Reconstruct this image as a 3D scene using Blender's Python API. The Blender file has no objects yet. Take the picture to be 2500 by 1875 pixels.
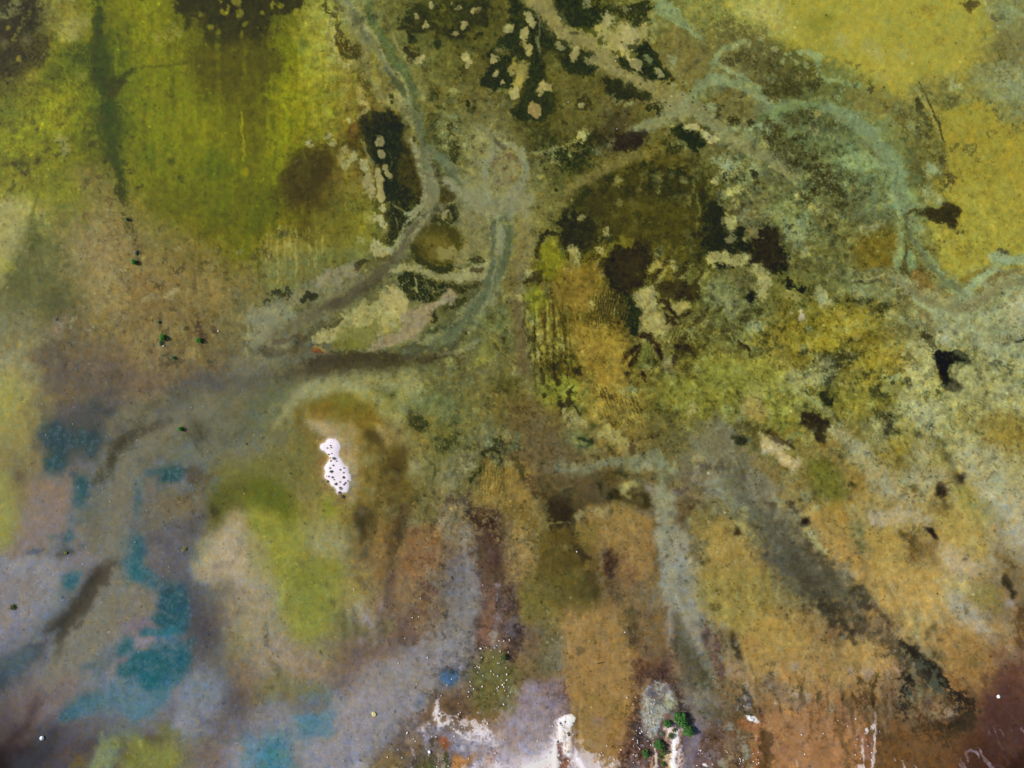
import bpy, bmesh, math, random
import numpy as np
from mathutils import Vector, Matrix

# ---------------------------------------------------------------- camera, light, exposure
sc = bpy.context.scene
COL = sc.collection
cd = bpy.data.cameras.new('camera'); cam = bpy.data.objects.new('camera', cd); COL.objects.link(cam)
cd.lens = 24; cd.sensor_width = 36; cd.clip_start = 1; cd.clip_end = 12000
cam.location = (0, 0, 83.33)                    # a drone 83 m up, looking straight down
cam.rotation_euler = (0, 0, 0)
sc.camera = cam
SUN_EL, SUN_AZ = math.radians(43), math.radians(285)    # azimuth clockwise from the top of the picture
w = bpy.data.worlds.new('World'); sc.world = w; w.use_nodes = True
nt = w.node_tree
sky = nt.nodes.new('ShaderNodeTexSky'); sky.sky_type = 'NISHITA'; sky.sun_disc = False
sky.sun_elevation = SUN_EL; sky.sun_rotation = SUN_AZ; sky.altitude = 50
nt.links.new(sky.outputs[0], nt.nodes['Background'].inputs[0]); nt.nodes['Background'].inputs[1].default_value = 0.09
sd = bpy.data.lights.new('sun', 'SUN'); sun = bpy.data.objects.new('sun', sd); COL.objects.link(sun)
sd.energy = 3.7; sd.angle = math.radians(0.5); sd.color = (1.0, 0.93, 0.83)
toward = Vector((math.sin(SUN_AZ)*math.cos(SUN_EL), math.cos(SUN_AZ)*math.cos(SUN_EL), math.sin(SUN_EL)))
sun.rotation_euler = toward.to_track_quat('Z', 'Y').to_euler(); sun.location = (0, 0, 60)
sc.view_settings.view_transform = 'Standard'; sc.view_settings.look = 'None'
sc.view_settings.exposure = 0.42; sc.view_settings.gamma = 1.0
sc.cycles.max_bounces = 6; sc.cycles.transparent_max_bounces = 12; sc.cycles.use_denoising = True

ALB = np.array([.98, 1.01, 1.045], np.float32); OFF = np.array([.0035, .005, .0094], np.float32)
# ---------------------------------------------------------------- lake bed map
# All bed features are laid out on a plan drawing of the lagoon; 1 plan unit = PX metres.
PX = 0.05                       # metres per plan unit
PW, PH = 2500, 1875             # size of the surveyed part of the plan
MG = 140                        # surveyed margin round it
CS = 2.0                        # plan units per cell
GW, GH = int((PW + 2*MG)/CS) + 1, int((PH + 2*MG)/CS) + 1
gx = np.arange(GW)*CS - MG
gy = np.arange(GH)*CS - MG
X0, Y0 = np.meshgrid(gx.astype(np.float32), gy.astype(np.float32))
rng = np.random.default_rng(11)

def fnoise(scale, beta=1.6, stretch=1.0, ang=0.0, lo=0.0, seed=None):
    r = np.random.default_rng(seed if seed is not None else int(rng.integers(1 << 30)))
    n = r.standard_normal((GH, GW)).astype(np.float32)
    fy = np.fft.fftfreq(GH, CS)[:, None]; fx = np.fft.rfftfreq(GW, CS)[None, :]
    a = math.radians(ang)
    u = (fx*math.cos(a) + fy*math.sin(a))*stretch
    v = (-fx*math.sin(a) + fy*math.cos(a))
    f = np.sqrt(u*u + v*v)*scale
    amp = 1.0/(1.0 + f**2)**(beta/2 + 0.5)
    if lo > 0: amp = amp*(1 - np.exp(-(f/lo)**2))
    o = np.fft.irfft2(np.fft.rfft2(n)*amp, s=(GH, GW))
    o -= o.mean(); o /= o.std()
    return o.astype(np.float32)

def sm(x, a, b):
    t = np.clip((x - a)/(b - a), 0, 1); return t*t*(3 - 2*t)

def hexc(h): return np.array([int(h[i:i+2], 16)/255 for i in (0, 2, 4)], np.float32)

BX = X0 + 7*fnoise(60) + 4*fnoise(14)
BY = Y0 + 7*fnoise(60) + 4*fnoise(14)
WX = X0 + 1.9*fnoise(40, 2.2) + 0.9*fnoise(9, 1.6)
WY = Y0 + 1.9*fnoise(40, 2.2) + 0.9*fnoise(9, 1.6)
NE = 0.75*fnoise(20, 2.0) + 0.4*fnoise(6, 1.6)     # ragged edges
NF = 0.5*fnoise(3, 1.4) + 0.75*fnoise(9, 1.5)     # fleck noise
NE /= NE.std(); NF /= NF.std()

def interp_grid(cells, x0, y0, dx, dy, X, Y):
    c = np.array(cells, np.float32); H, W = c.shape[:2]
    u = np.clip((X - x0)/dx, 0, W - 1.001); v = np.clip((Y - y0)/dy, 0, H - 1.001)
    i = u.astype(int); j = v.astype(int); a = u - i; b = v - j
    a = a*a*(3 - 2*a)*.5 + a*.5; b = b*b*(3 - 2*b)*.5 + b*.5
    if c.ndim == 3: a = a[..., None]; b = b[..., None]
    return (c[j, i]*(1-a)*(1-b) + c[j, i+1]*a*(1-b) + c[j+1, i]*(1-a)*b + c[j+1, i+1]*a*b)

BASE = """
5c5a36 8a863c 737412 8a8a1c 64641a 3e3c14|5e5c18 a09c48 827f54 66643a 4a4a24 504e2a|6e6638 4a4c20 6e6a38 7c7a4e 8c8852 a09a5a|9c9850 aaa048 b4a44c aa9c48 a4964a 8c8860
3e3824 767c16 4a560e 828210 737312 4a4410|7c7a0a a39c46 887d4c 706f48 6b6638 5a5530|726c38 50502a 68623a 7c7444 7c7450 7c765a|6a6c46 8c8a50 aea250 aa9c48 a8995c 847c54
6f7020 8b8c18 4e5c10 7a7e0a 7a7c08 5a520c|7e7c0a a0983a 7e6e3a 8a8058 706a40 706844|4c4a20 625a30 62583a 7a7048 7c7448 767458|5f6040 6f7450 8a8450 8c8454 8c8450 8c8c6c
82841a 84861a 424e0c 7c800a 80820a 727008|807f08 8e8630 6a5828 42401e 7b7a58 7c7458|5a5636 5c5430 4c4230 6c6438 6c6448 757862|6e7558 66705a 7f8a6e 807c50 8c8040 a0904a
807e20 7e7e22 787430 787a12 72740c 686a0c|76760e 5a4c24 8c7a3a 3a3a1a 5e5c3c 8a8662|6e6a4a 50502a 64582a 5a5024 6a643a 7a7a58|666650 7a8466 7f8c70 6a6a48 9a8a40 a89648
a39e56 7c7c30 8c8048 746f28 666408 666808|6c6806 5a5022 7c7832 4a4a28 706c50 84806a|847c58 5c5c30 4c4818 54501c 4a4a24 74705a|7c805a 6c6c4c 6f7460 7c805c a89840 ac9c48
84804a 66683a 947f58 78703a 706826 6a6a08|8a803c 7c7638 7c7848 55522e 6a6238 7a7654|7c7440 524c1e 4a4018 5c501c 4a4624 68644c|646040 6f7050 7a6a30 7c7a50 a89848 a89c54
6a6a40 62603a 8c7c50 886e42 86723e 7c6e3a|787848 6f6c50 6c6850 78745a 5a5634 746f54|7a6c3c 70602a 40381a 6c6434 6a6a40 6c6a48|6e6c40 70704c 807c5a 7a6c4c 908c68 94927c
807a58 74684e 80704e 806c48 6e5e38 6c6644|6c6c58 605c48 84805a 8f8660 6c6a50 6c7054|706a40 7c6826 6c5c2c 7c7048 6c6840 787854|8c7c34 8c7c30 7c7038 908c70 908c70 9a9880
948a64 706450 6f6054 836c50 7e6c48 6c6656|6a665a 605850 706c58 6f6c50 706c54 7a7050|6a6034 7c6a2c 98803c 6c6438 746c38 888048|98884a 747048 98883c a49870 6c6848 a09878
988e54 766854 645c5c 7f705c 68624e 6f6a56|6c6c4c 8a8050 867c40 88845a 74704c 786c44|746438 888044 988044 78703c 746c34 8c8448|8c8850 74703c 80784a a8a278 aca47c a89c70
908450 6c605a 4c545c 706a5a 66685e 706e5a|7a7448 98805a b09478 8c7844 706c3c 78745a|706044 70684c 947c48 706440 7c7458 706844|86783c 8c7c50 98906a 908450 aaa27a a09060
80744e 80706a 607074 6c6a5a 607478 74683e|7a7438 9a8050 8c7640 6c5c28 7c7448 6c6238|6c5c40 6c5c3c 6c5c38 7a6c48 84786a 7c7c64|8c7848 84783c a08c60 a89a70 a09060 aaa07c
90884c 88766c 706c68 706c5a 6c6462 7c7040|7c7a18 948438 7c6830 786838 7c6c48 846a40|80703a 4c4028 7c6c38 7c6850 74683c 8a8458|888060 a0823c a08c54 a48c4c a88c48 a09470
847464 807478 7c7874 787466 4c6c74 8a7c5c|8c8a24 908444 846c3c 7c6238 80684c 5c4438|8c783c 6c5a20 7c5c34 8c6e3c 847c5c 9a7e3c|605c48 a88a50 a4823c 94783c b49c58 98885c
84787a 64787e 605c50 787468 386878 7c6c50|989070 8a8438 8c7844 846844 84745a 6c5044|746030 846c30 745c34 84744c 8c8448 988034|847840 74683c a0803c b08c44 ac9858 846c40
787888 5c6c6c 7c7868 747078 346070 8a7c58|8c8454 8c8440 7c6c50 7c6050 84745f 8a6858|705c40 907030 8a6a34 806444 847c60 8c7034|a08038 846440 8c7040 ac9050 a88a4c a08450
4c6478 807468 7c8080 3c6c7c 586878 7c7058|948468 80704c 887460 7c7068 6c7080 74643c|7c6438 a0743c 9c7438 6c4c38 747054 987c48|a88048 a07838 a07848 706440 9c7034 7c5438
6a5a5a 6c646c 587480 74808c 68788c 6c5e54|70808c 4c7c90 9a8c90 908080 7c6440 7c5a3c|94787c a08054 a47038 7c7468 6c6048 785c34|ac7c40 986a3c 806440 7c6038 80582c 5c3438
3a2a2c 504850 5c584e 7a7c3c 746e50 786c70|408090 8a8488 8c8c90 7c6848 7c6c74 b09a98|c8b8b8 a88c84 906048 6c5048 7c6060 906c3c|a86c38 a46c3c 88582c 704420 683c1c 4c2828
"""
rows = [[hexc(t) for t in ln.replace('|', ' ').split()] for ln in BASE.strip().split('\n')]
assert all(len(r) == 24 for r in rows) and len(rows) == 20
C = interp_grid(rows, PW/48, PH/40, PW/24, PH/20, BX, BY).astype(np.float32)
WET = np.zeros((GH, GW), np.float32)       # bed height in metres, 0 = general bed

def region(x0, y0, x1, y1, m):
    i0 = max(0, int((x0 - m + MG)/CS)); i1 = min(GW, int((x1 + m + MG)/CS) + 2)
    j0 = max(0, int((y0 - m + MG)/CS)); j1 = min(GH, int((y1 + m + MG)/CS) + 2)
    return slice(j0, j1), slice(i0, i1)

OPK = 1.0
def put(sl, mask, color, rise=0.0):
    mask = mask*OPK
    if isinstance(color, str): color = hexc(color)
    C[sl] += mask[..., None]*(color - C[sl])
    if rise: WET[sl] = np.maximum(WET[sl], mask*rise) if rise > 0 else np.minimum(WET[sl], mask*rise)

def flecked(mask, sl, spk):
    if spk: return mask*sm(NF[sl] + (mask - .5)*1.6, spk - 1.0, spk + 1.1)
    return mask

class Sheet:
    """One drawing sheet: features in sheet units, moved and scaled to the plan."""
    def __init__(s, ox, oy, k, g=1.4): s.ox, s.oy, s.k, s.g = ox, oy, k, g
    def pt(s, p): return (s.ox + p[0]*s.k, s.oy + p[1]*s.k)
    def P(s, color, pts, soft=30, op=.85, rough=25, spk=0, rise=0):
        soft *= s.g if soft > 12 else 1 + (s.g - 1)*.5
        q = [s.pt(p) for p in pts]; soft *= s.k; rough *= s.k*.85
        xs = [p[0] for p in q]; ys = [p[1] for p in q]
        sl = region(min(xs), min(ys), max(xs), max(ys), soft + 2.5*rough + 14)
        X, Y = WX[sl], WY[sl]
        d2 = np.full(X.shape, 1e12, np.float32); ins = np.zeros(X.shape, bool)
        for (ax, ay), (bx, by) in zip(q, q[1:] + q[:1]):
            ex, ey = bx - ax, by - ay; L = ex*ex + ey*ey + 1e-9
            t = np.clip(((X - ax)*ex + (Y - ay)*ey)/L, 0, 1)
            d2 = np.minimum(d2, (X - ax - t*ex)**2 + (Y - ay - t*ey)**2)
            c = ((ay > Y) != (by > Y)) & (X < ex*(Y - ay)/(ey if abs(ey) > 1e-9 else 1e-9) + ax)
            ins ^= c
        d = np.sqrt(d2)*np.where(ins, 1, -1) + rough*NE[sl]
        put(sl, flecked(sm(d, -soft/2, soft/2), sl, spk)*op, color, rise)
    def S(s, color, pts, soft=12, op=.85, rough=8, spk=0, rise=0):
        soft *= s.g if soft > 12 else 1 + (s.g - 1)*.5
        q = [(*s.pt(p), (p[2] if len(p) > 2 else 10)*s.k) for p in pts]; soft *= s.k; rough *= s.k*.85
        w = max(p[2] for p in q)
        sl = region(min(p[0] for p in q), min(p[1] for p in q), max(p[0] for p in q), max(p[1] for p in q), w + soft + 2.5*rough + 14)
        X, Y = WX[sl], WY[sl]; d = np.full(X.shape, -1e6, np.float32)
        if len(q) == 1: q = q*2
        for (ax, ay, wa), (bx, by, wb) in zip(q, q[1:]):
            ex, ey = bx - ax, by - ay; L = ex*ex + ey*ey + 1e-9
            t = np.clip(((X - ax)*ex + (Y - ay)*ey)/L, 0, 1)
            d = np.maximum(d, wa + (wb - wa)*t - np.sqrt((X - ax - t*ex)**2 + (Y - ay - t*ey)**2))
        d += rough*NE[sl]
        put(sl, flecked(sm(d, -soft/2, soft/2), sl, spk)*op, color, rise)
    def B(s, color, spots, soft=10, op=.85, rough=6, spk=0, rise=0):
        for p in spots: s.S(color, [p], soft, op, rough, spk, rise)

def tile(i, j): return Sheet(i*625, j*468.75, 1/3.538, 2.1 if i == 0 and j > 1 else 1.8 if (i, j) in ((1, 3), (0, 1), (0, 0)) else 1.4)
def quad(i, j, g=1.4): return Sheet(i*1250, j*937.5, .9843, g)
def survey():
 T = tile(0,0)
 T.P('35321c',[(-400,40),(250,-300),(360,-300),(340,150),(280,300),(390,350),(400,450),(330,560),(150,640),(-400,680)],60,.85,30)
 T.S('84803a',[(110,330,14),(200,200,18),(260,100,16)],14,.7,10,.1)
 T.P('8a8a56',[(-300,170),(60,60),(130,-100),(220,-100),(190,70),(60,170)],50,.75,25,.1)
 T.B('8c7e34',[(160,502,22),(60,230,22)],12); T.B('6c6448',[(230,340,50),(30,370,40)],40,.7)
 T.B('a8a05c',[(640,220,110),(600,320,60)],90,.6,30); T.B('9a8c24',[(780,300,40),(560,120,60)],60,.5)
 T.S('38460e',[(850,-300,40),(850,60,34),(850,250,36),(860,420,70),(870,600,85),(905,750,70),(920,900,75),(930,1050,85),(955,1200,65),(990,1350,48),(1030,1500,38),(1050,1690,26)],40,.85,22)
 T.S('2c470b',[(865,460,30),(860,600,50),(880,720,40),(915,900,35),(935,1070,50)],40,.75,12)
 T.S('2c3410',[(960,740,70),(1040,680,45),(1120,630,25)],30,.85,14); T.S('4c5a0c',[(1000,480,70),(960,330,60)],60,.6,25,.25)
 T.P('414e0e',[(510,420),(640,380),(800,380),(800,660),(640,620),(520,740),(380,700),(400,600),(520,540)],60,.75,30,.15)
 T.P('32310f',[(1480,-300),(2300,-300),(2300,300),(2100,330),(1880,420),(1750,350),(1740,220),(1700,180),(1600,220),(1620,130),(1520,100)],40,.85,22)
 T.S('96902a',[(1890,20,12),(1905,100,14),(1945,118,14),(1970,50,12)],12,.8)
 T.B('8a8432',[(2040,10,35),(2060,110,28),(2105,205,20),(1730,120,22),(1820,240,20),(1875,290,22),(1885,390,22),(2080,290,16),(2020,420,20)],16,.8)
 T.P('4e460a',[(1580,500),(1750,360),(1900,420),(2300,300),(2300,650),(2150,800),(1900,820),(1720,760),(1650,620)],120,.8,30)
 T.P('5a5208',[(2050,760),(2300,700),(2300,1000),(2180,1659),(2060,1300)],80,.5)
 T.S('505408',[(1150,592,5),(1330,572,9),(1600,545,14)],14,.8,3); T.S('5c640c',[(1200,560,5),(1290,450,9),(1310,100,12)],20,.4,3)
 T.S('a09c2c',[(2085,970,7),(2098,1150,9),(2100,1390,16)],10,.7,5); T.B('98941e',[(2110,1480,35),(1980,1580,16),(2030,1600,14)],20,.7)
 T.B('3a400c',[(1470,1390,26),(1560,1530,26)],24,.7); T.B('4c6008',[(1850,1450,130),(1290,1330,80)],150,.5); T.B('5c6c0a',[(1270,900,60)],60,.5)
 T.B('a8a05e',[(1500,260,70),(1360,350,40),(1420,300,50)],50,.55,20,.2)
 T.B('40460e',[(400,1210,60),(180,1390,60),(60,1400,40),(240,1180,50)],60,.6,30,.2)
 T.B('606c24',[(80,900,110),(50,1060,80)],90,.5,30,.2); T.B('9aa018',[(130,1220,120),(330,1100,90),(80,1330,60),(480,900,100)],90,.4,30,.1)
 T.S('9c9444',[(20,1080,6),(60,1130,7)],8,.7); T.B('8a8230',[(280,640,60),(200,690,50)],40,.6)
 T.B('8a7e4c',[(730,1540,110),(900,1600,70)],120,.5)
 
 T = tile(1,0)
 T.P('35340f',[(-60,-200),(420,-200),(400,30),(390,60),(280,130),(150,110),(100,220),(30,310),(-60,320)],26,.85,16)
 T.B('98902e',[(205,45,30),(60,100,22),(140,45,20),(10,235,14),(340,100,30)],14,.8)
 T.P('504a0c',[(-60,450),(180,450),(240,520),(200,600),(120,700),(90,790),(-60,740)],70,.85)
 T.S('78803e',[(400,400,50),(380,330,30)],50,.55); T.B('68703a',[(410,410,34)],34,.5)
 T.S('aca474',[(655,130,24),(625,210,40),(680,300,30),(650,420,20),(700,520,30),(800,560,30),(850,520,22)],22,.65,18,.15)
 T.S('45401f',[(590,10,12),(600,80,10),(680,140,9),(700,200,9),(690,320,10),(740,470,16),(860,500,22)],12,.7,9)
 T.S('4e4822',[(860,610,30),(940,700,34),(1000,820,30),(1000,920,26),(900,1040,22)],30,.7,16,.2)
 T.P('4a3f1c',[(700,270),(800,330),(960,400),(960,470),(870,490),(740,460)],34,.75,16,.1)
 T.S('5c6a48',[(940,-60,36),(1000,160,40),(1080,330,46),(1180,480,56),(1300,660,60),(1370,850,40),(1385,1000,34),(1440,1180,40)],34,.7,16)
 T.S('85825e',[(690,-60,70),(780,80,70),(860,240,42),(950,350,36),(1060,460,30),(1160,590,24)],34,.75,14)
 T.S('95946f',[(940,140,6),(1000,280,10),(1090,460,10),(1170,590,12),(1240,640,14),(1300,790,18),(1330,940,18),(1350,1130,20)],14,.75,6)
 T.S('a09a74',[(950,235,22),(1170,605,10),(1225,640,10)],12,.7)
 T.S('988e66',[(1180,290,9),(1220,400,10),(1290,480,18),(1320,520,20)],14,.6,7)
 T.S('8c845a',[(930,360,18),(980,560,22),(1000,730,34),(1110,850,40),(1220,850,36),(1290,950,40),(1290,1050,30)],34,.75,14)
 T.B('363a22',[(870,190,44),(900,160,26)],20,.75,12,.15); T.B('a49c78',[(938,238,26)],10)
 T.S('26300f',[(1130,580,12),(1160,640,14),(1200,700,30),(1260,780,26),(1290,820,8)],14,.85,8)
 T.B('2e3416',[(1172,828,20),(1180,875,18)],10,.85); T.B('4a4520',[(1090,640,20),(1060,560,16),(1290,930,20)],16,.5,8,.3)
 T.P('2a2d12',[(900,1010),(1000,940),(1060,950),(1190,930),(1230,1050),(1245,1110),(1200,1180),(1300,1180),(1340,1280),(1360,1400),(1420,1560),(1440,1760),(1090,1760),(1060,1560),(1080,1450),(1020,1400),(960,1300),(930,1200),(880,1080)],30,.92,18)
 T.B('50451e',[(1300,1520,90),(1260,1270,60),(1380,1600,40)],70,.55,20,.1); T.B('6a5c2a',[(990,1010,50),(1310,1250,30)],40,.5,12,.1)
 T.B('18240e',[(960,1130,30),(1050,1240,70),(1280,1600,70),(1150,1600,60)],50,.5)
 T.B('b09e72',[(1065,1220,36),(1090,1325,36)],8,.95,3); T.B('8c7c4c',[(1215,1360,18),(1090,1120,20),(1270,1350,10)],12,.8); T.S('ac9c6c',[(1100,1400,12),(1115,1440,26),(1150,1500,28)],9,.92,5)
 T.S('a48e5c',[(1040,1470,22),(1065,1560,24),(1075,1690,30)],12,.85); T.B('9c8e60',[(960,1540,50),(980,1600,30),(930,1400,44),(900,1380,30)],20,.8,12); T.B('a09460',[(720,1390,42),(810,1345,40)],34,.65,16)
 T.P('4e4223',[(350,1320),(480,1280),(640,1260),(700,1230),(850,1180),(900,1200),(930,1300),(840,1300),(700,1300),(620,1400),(620,1520),(520,1600),(500,1700),(150,1700),(240,1500)],90,.75,26)
 T.S('7c5c30',[(820,1180,26),(860,1080,30)],26,.6); T.B('b4ac84',[(630,1160,18),(650,1220,22),(440,1240,22),(480,1250,16),(800,1030,20),(340,1390,14)],10,.7,10,.1)
 T.S('6c6468',[(430,1400,60),(380,1550,60)],80,.3)
 T.S('a89660',[(885,770,26),(905,860,32),(940,890,20)],16,.8); T.S('b0a06c',[(850,1030,9),(910,980,9),(960,935,20)],9,.7)
 T.P('32351a',[(1220,160),(1350,20),(1500,60),(1560,20),(1700,40),(1850,10),(1990,10),(2000,150),(1950,230),(1860,210),(1800,310),(1700,330),(1500,270),(1420,290),(1300,330),(1250,240)],40,.85,26)
 T.B('5e5c26',[(1640,150,100),(1560,110,60)],90,.7,30,.1); T.B('8c8c2e',[(1620,80,26)],20,.5,10,.2)
 T.B('28301a',[(1360,335,40),(1330,320,30),(1560,385,34)],24,.85,12); T.S('2a3018',[(1885,320,12),(1950,287,14)],8,.85,6); T.S('242f18',[(2100,360,30),(2230,350,60)],24,.9,12)
 T.S('30331a',[(1790,300,20),(1660,315,10)],10,.7)
 T.P('272f17',[(1990,370),(2060,400),(2130,470),(2240,440),(2240,760),(2100,770),(1950,750),(1950,680),(2000,590),(2010,500)],22,.9,16)
 T.S('7a7c54',[(2090,330,6),(2130,400,8),(2230,430,10)],8,.7)
 T.P('3a371e',[(1280,410),(1400,430),(1430,480),(1360,540),(1280,480)],24,.8); T.B('464224',[(1800,590,50),(1480,590,42),(1560,540,30)],40,.6,14,.1); T.B('30331c',[(1838,900,24)],12,.9)
 T.B('444626',[(1520,1010,46),(1530,770,44),(1690,1090,30),(1600,1100,18),(1690,850,34),(1880,960,34),(1560,830,20)],18,.75,12,.15); T.S('38401f',[(1710,1180,20),(1735,1290,24),(1700,1370,34)],14,.75,12,.05); T.B('8c8a68',[(1660,1260,50)],30,.7)
 T.B('45422c',[(1570,1510,22),(1592,1573,14),(1530,1420,16),(1640,1600,22),(1600,1640,30),(1355,1240,14),(1350,1290,14),(1875,1275,14)],8,.85,6); T.B('4c4a2c',[(1520,1170,30)],12,.5,10,.3)
 T.B('3a3a24',[(1560,490,5),(1820,1450,30),(2070,1600,30),(2140,1590,24),(2180,1380,40),(1800,1460,20)],20,.5,12,.3)
 T.S('8c886a',[(1380,1260,30),(1385,1340,30),(1440,1450,28),(1480,1560,34),(1500,1690,50)],20,.75,8); T.S('6c7254',[(1430,1240,26),(1440,1360,22),(1500,1500,20),(1560,1690,34)],20,.75,8)
 T.S('6e745a',[(1480,1250,30),(1600,1360,36),(1740,1480,40),(1860,1600,50),(1900,1690,50)],34,.7,12)
 T.S('969068',[(1940,1220,90),(1880,1340,80)],120,.6,20); T.S('7e7e66',[(1860,1110,12),(1960,1110,16),(2060,1180,20),(2110,1270,26),(2020,1400,36),(1960,1560,40)],22,.75,8); T.S('57583e',[(1650,1440,5),(1690,1490,6),(1790,1610,7)],8,.8,3); T.S('565340',[(1900,1090,14),(2040,1190,7),(2090,1240,5)],14,.5)
 T.B('a89a70',[(1510,38,30),(1375,148,24),(1450,222,26),(1470,235,22),(1750,65,20),(1725,285,25),(1800,195,24),(1792,225,24),(1870,95,24),(1910,80,20),(1695,12,18),(1440,490,26),(1400,515,30),(1370,525,18),(1812,480,34),(1832,520,26),(1820,560,20),(2050,508,34),(2070,640,20),(2120,710,22),(2195,590,26),(2210,630,24),(1050,-20,24)],8,.92,7)
 T.B('8c8f70',[(2180,240,32),(2150,250,20)],12,.8)
 
 T = tile(2,0)
 T.P('2b3218',[(-30,-200),(60,-200),(150,60),(230,100),(350,250),(370,340),(440,440),(440,520),(320,560),(310,660),(350,720),(370,800),(420,880),(360,960),(260,1050),(60,1020),(-20,980),(60,860),(100,760),(60,500),(-30,400)],34,.92,22)
 T.P('8a8050',[(130,-100),(300,-100),(350,100),(460,210),(560,250),(560,330),(440,300),(360,230),(240,120),(150,50)],34,.9,12)
 T.S('6e6638',[(330,480,60),(360,600,60),(420,720,50)],60,.7,14)
 T.P('2c3519',[(310,-200),(640,-200),(700,0),(760,60),(800,60),(900,30),(1160,20),(1180,80),(1100,110),(960,110),(880,100),(870,180),(780,210),(640,240),(480,230),(400,150)],30,.9,20)
 T.P('3c4024',[(870,80),(1180,60),(1195,350),(1060,370),(1000,200)],34,.8,18,.15)
 T.B('9a9060',[(660,10,50),(440,90,26),(930,40,50),(1080,90,40),(520,80,24)],26,.75,16,.15)
 T.P('a29862',[(790,150),(820,100),(860,110),(870,190),(950,200),(1060,230),(1110,180),(1160,180),(1190,290),(1100,380),(980,390),(960,440),(880,450),(800,370),(770,280),(730,260),(720,210)],24,.9,14)
 T.B('5c5a34',[(900,230,40),(1100,270,30),(700,250,30),(930,340,30)],24,.5,14,.4)
 T.B('b0a276',[(835,140,38),(1000,240,60),(1140,210,34),(1070,330,40)],24,.8); T.B('aa9050',[(745,240,28)],10,.9)
 T.S('8c8252',[(600,250,24),(700,350,26),(780,450,24)],16,.85)
 T.S('8f8558',[(150,-60,50),(250,110,40),(370,240,44),(520,320,40),(680,390,50),(780,500,56),(900,610,50),(1050,690,50),(1200,770,42),(1330,850,46),(1450,880,56)],24,.9,9)
 T.S('9e9264',[(380,240,10),(520,310,8),(700,380,8),(790,520,18),(950,640,12),(1150,720,8)],14,.5)
 T.P('252f19',[(440,500),(500,540),(590,530),(600,470),(680,470),(720,480),(720,520),(750,560),(700,650),(620,660),(520,640),(440,600)],20,.93,14)
 T.P('282f19',[(400,340),(490,350),(500,450),(480,540),(445,540),(460,450)],16,.9,10); T.B('8a9064',[(420,385,26),(440,405,20),(380,370,20)],12,.85)
 T.B('ac9c6c',[(545,460,34),(560,430,26),(515,500,30),(540,500,30)],9,.93); T.S('a09466',[(690,530,36),(790,540,30)],16,.85)
 T.P('24301c',[(900,520),(960,490),(1000,540),(1080,640),(1130,600),(1150,560),(1110,480),(1010,440),(1050,400),(1120,370),(1200,420),(1300,530),(1370,650),(1290,700),(1190,690),(1080,650),(1010,600),(960,590)],20,.92,12)
 T.P('b2a679',[(1005,480),(1060,490),(1110,530),(1140,560),(1130,600),(1100,620),(1060,580),(1020,530)],12,.93,7); T.B('aca476',[(1250,605,26),(1270,635,24)],8,.93); T.B('929a6c',[(1190,545,22),(1120,490,12),(1170,560,18)],10,.85); T.B('9a9068',[(970,450,44)],30,.6,14,.15)
 T.B('2b2f1b',[(830,700,48),(880,720,50),(930,690,26),(900,760,30),(1010,740,42),(1040,790,40),(1110,810,42),(1165,830,32),(920,850,26),(970,810,30)],14,.92,12)
 T.B('565030',[(1010,760,14),(1060,790,14),(870,690,12),(1130,800,12)],12,.6)
 T.S('98a07a',[(1190,-60,34),(1280,10,40),(1360,60,40),(1410,130,36),(1440,180,14)],26,.8,12); T.S('98986a',[(1210,130,30),(1230,250,36),(1215,340,28)],24,.75,12); T.B('9a9e7a',[(1360,500,36),(1400,520,36),(1350,550,20)],20,.7,12)
 T.S('8e9878',[(1500,200,10),(1600,300,12),(1680,380,14)],16,.6); T.S('909c7e',[(1760,440,14),(1850,400,18),(1900,360,20),(2000,340,24)],18,.8,12,.05); T.S('8c9678',[(1760,480,10),(1780,560,18),(1880,610,18),(2000,700,22),(2130,800,22),(2240,880,22)],16,.75,10)
 T.S('7f8464',[(1440,880,40),(1560,830,32),(1630,740,26),(1700,640,20),(1740,560,14)],26,.75,10); T.S('808a6c',[(1600,700,14),(1800,700,20),(1950,740,22),(2080,800,20),(2230,900,18)],18,.7,8)
 T.P('665e3e',[(1650,230),(1900,150),(2100,300),(2211,330),(2211,780),(2000,690),(1900,590),(1800,540),(1760,480),(1900,380)],70,.5,30,.15)
 T.P('80743c',[(1640,820),(1780,740),(1760,860),(1620,920)],40,.6)
 T.S('888866',[(1000,1110,20),(1180,1080,30),(1300,1010,36),(1450,930,50),(1600,970,36),(1700,1040,44),(1820,1140,40),(1900,1240,34),(2050,1300,26),(2240,1390,30)],24,.85,9); T.S('9aa07e',[(1000,1100,8),(1250,1080,8),(1500,900,10),(1640,990,10),(1760,1090,10)],12,.5)
 T.S('9aa88a',[(1920,1110,20),(2060,1120,20),(2150,1080,24),(2230,1130,30)],18,.7,12); T.S('5c5838',[(1470,1000,16),(1560,1030,16),(1640,1100,12)],16,.5)
 T.S('82763f',[(1330,1250,36),(1100,1330,46),(950,1400,44),(820,1440,40)],44,.75,16); T.S('8a8460',[(700,1290,10),(400,1290,14),(220,1310,16)],16,.7,7)
 T.B('28231e',[(1095,1165,46),(1020,1200,56),(960,1240,52),(920,1280,34),(1090,1210,44),(900,1240,24)],14,.93,9)
 T.B('3a3822',[(865,1165,28),(810,1220,36),(700,1180,44),(770,1300,30)],16,.8,10); T.B('2a3118',[(1530,1190,46),(1600,1240,58),(1420,1140,36),(1480,1170,36),(1560,1160,40)],14,.92,10); T.S('3c3c20',[(1600,1080,12),(1700,1120,16),(1680,1160,14)],12,.8,6,.1)
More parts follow.
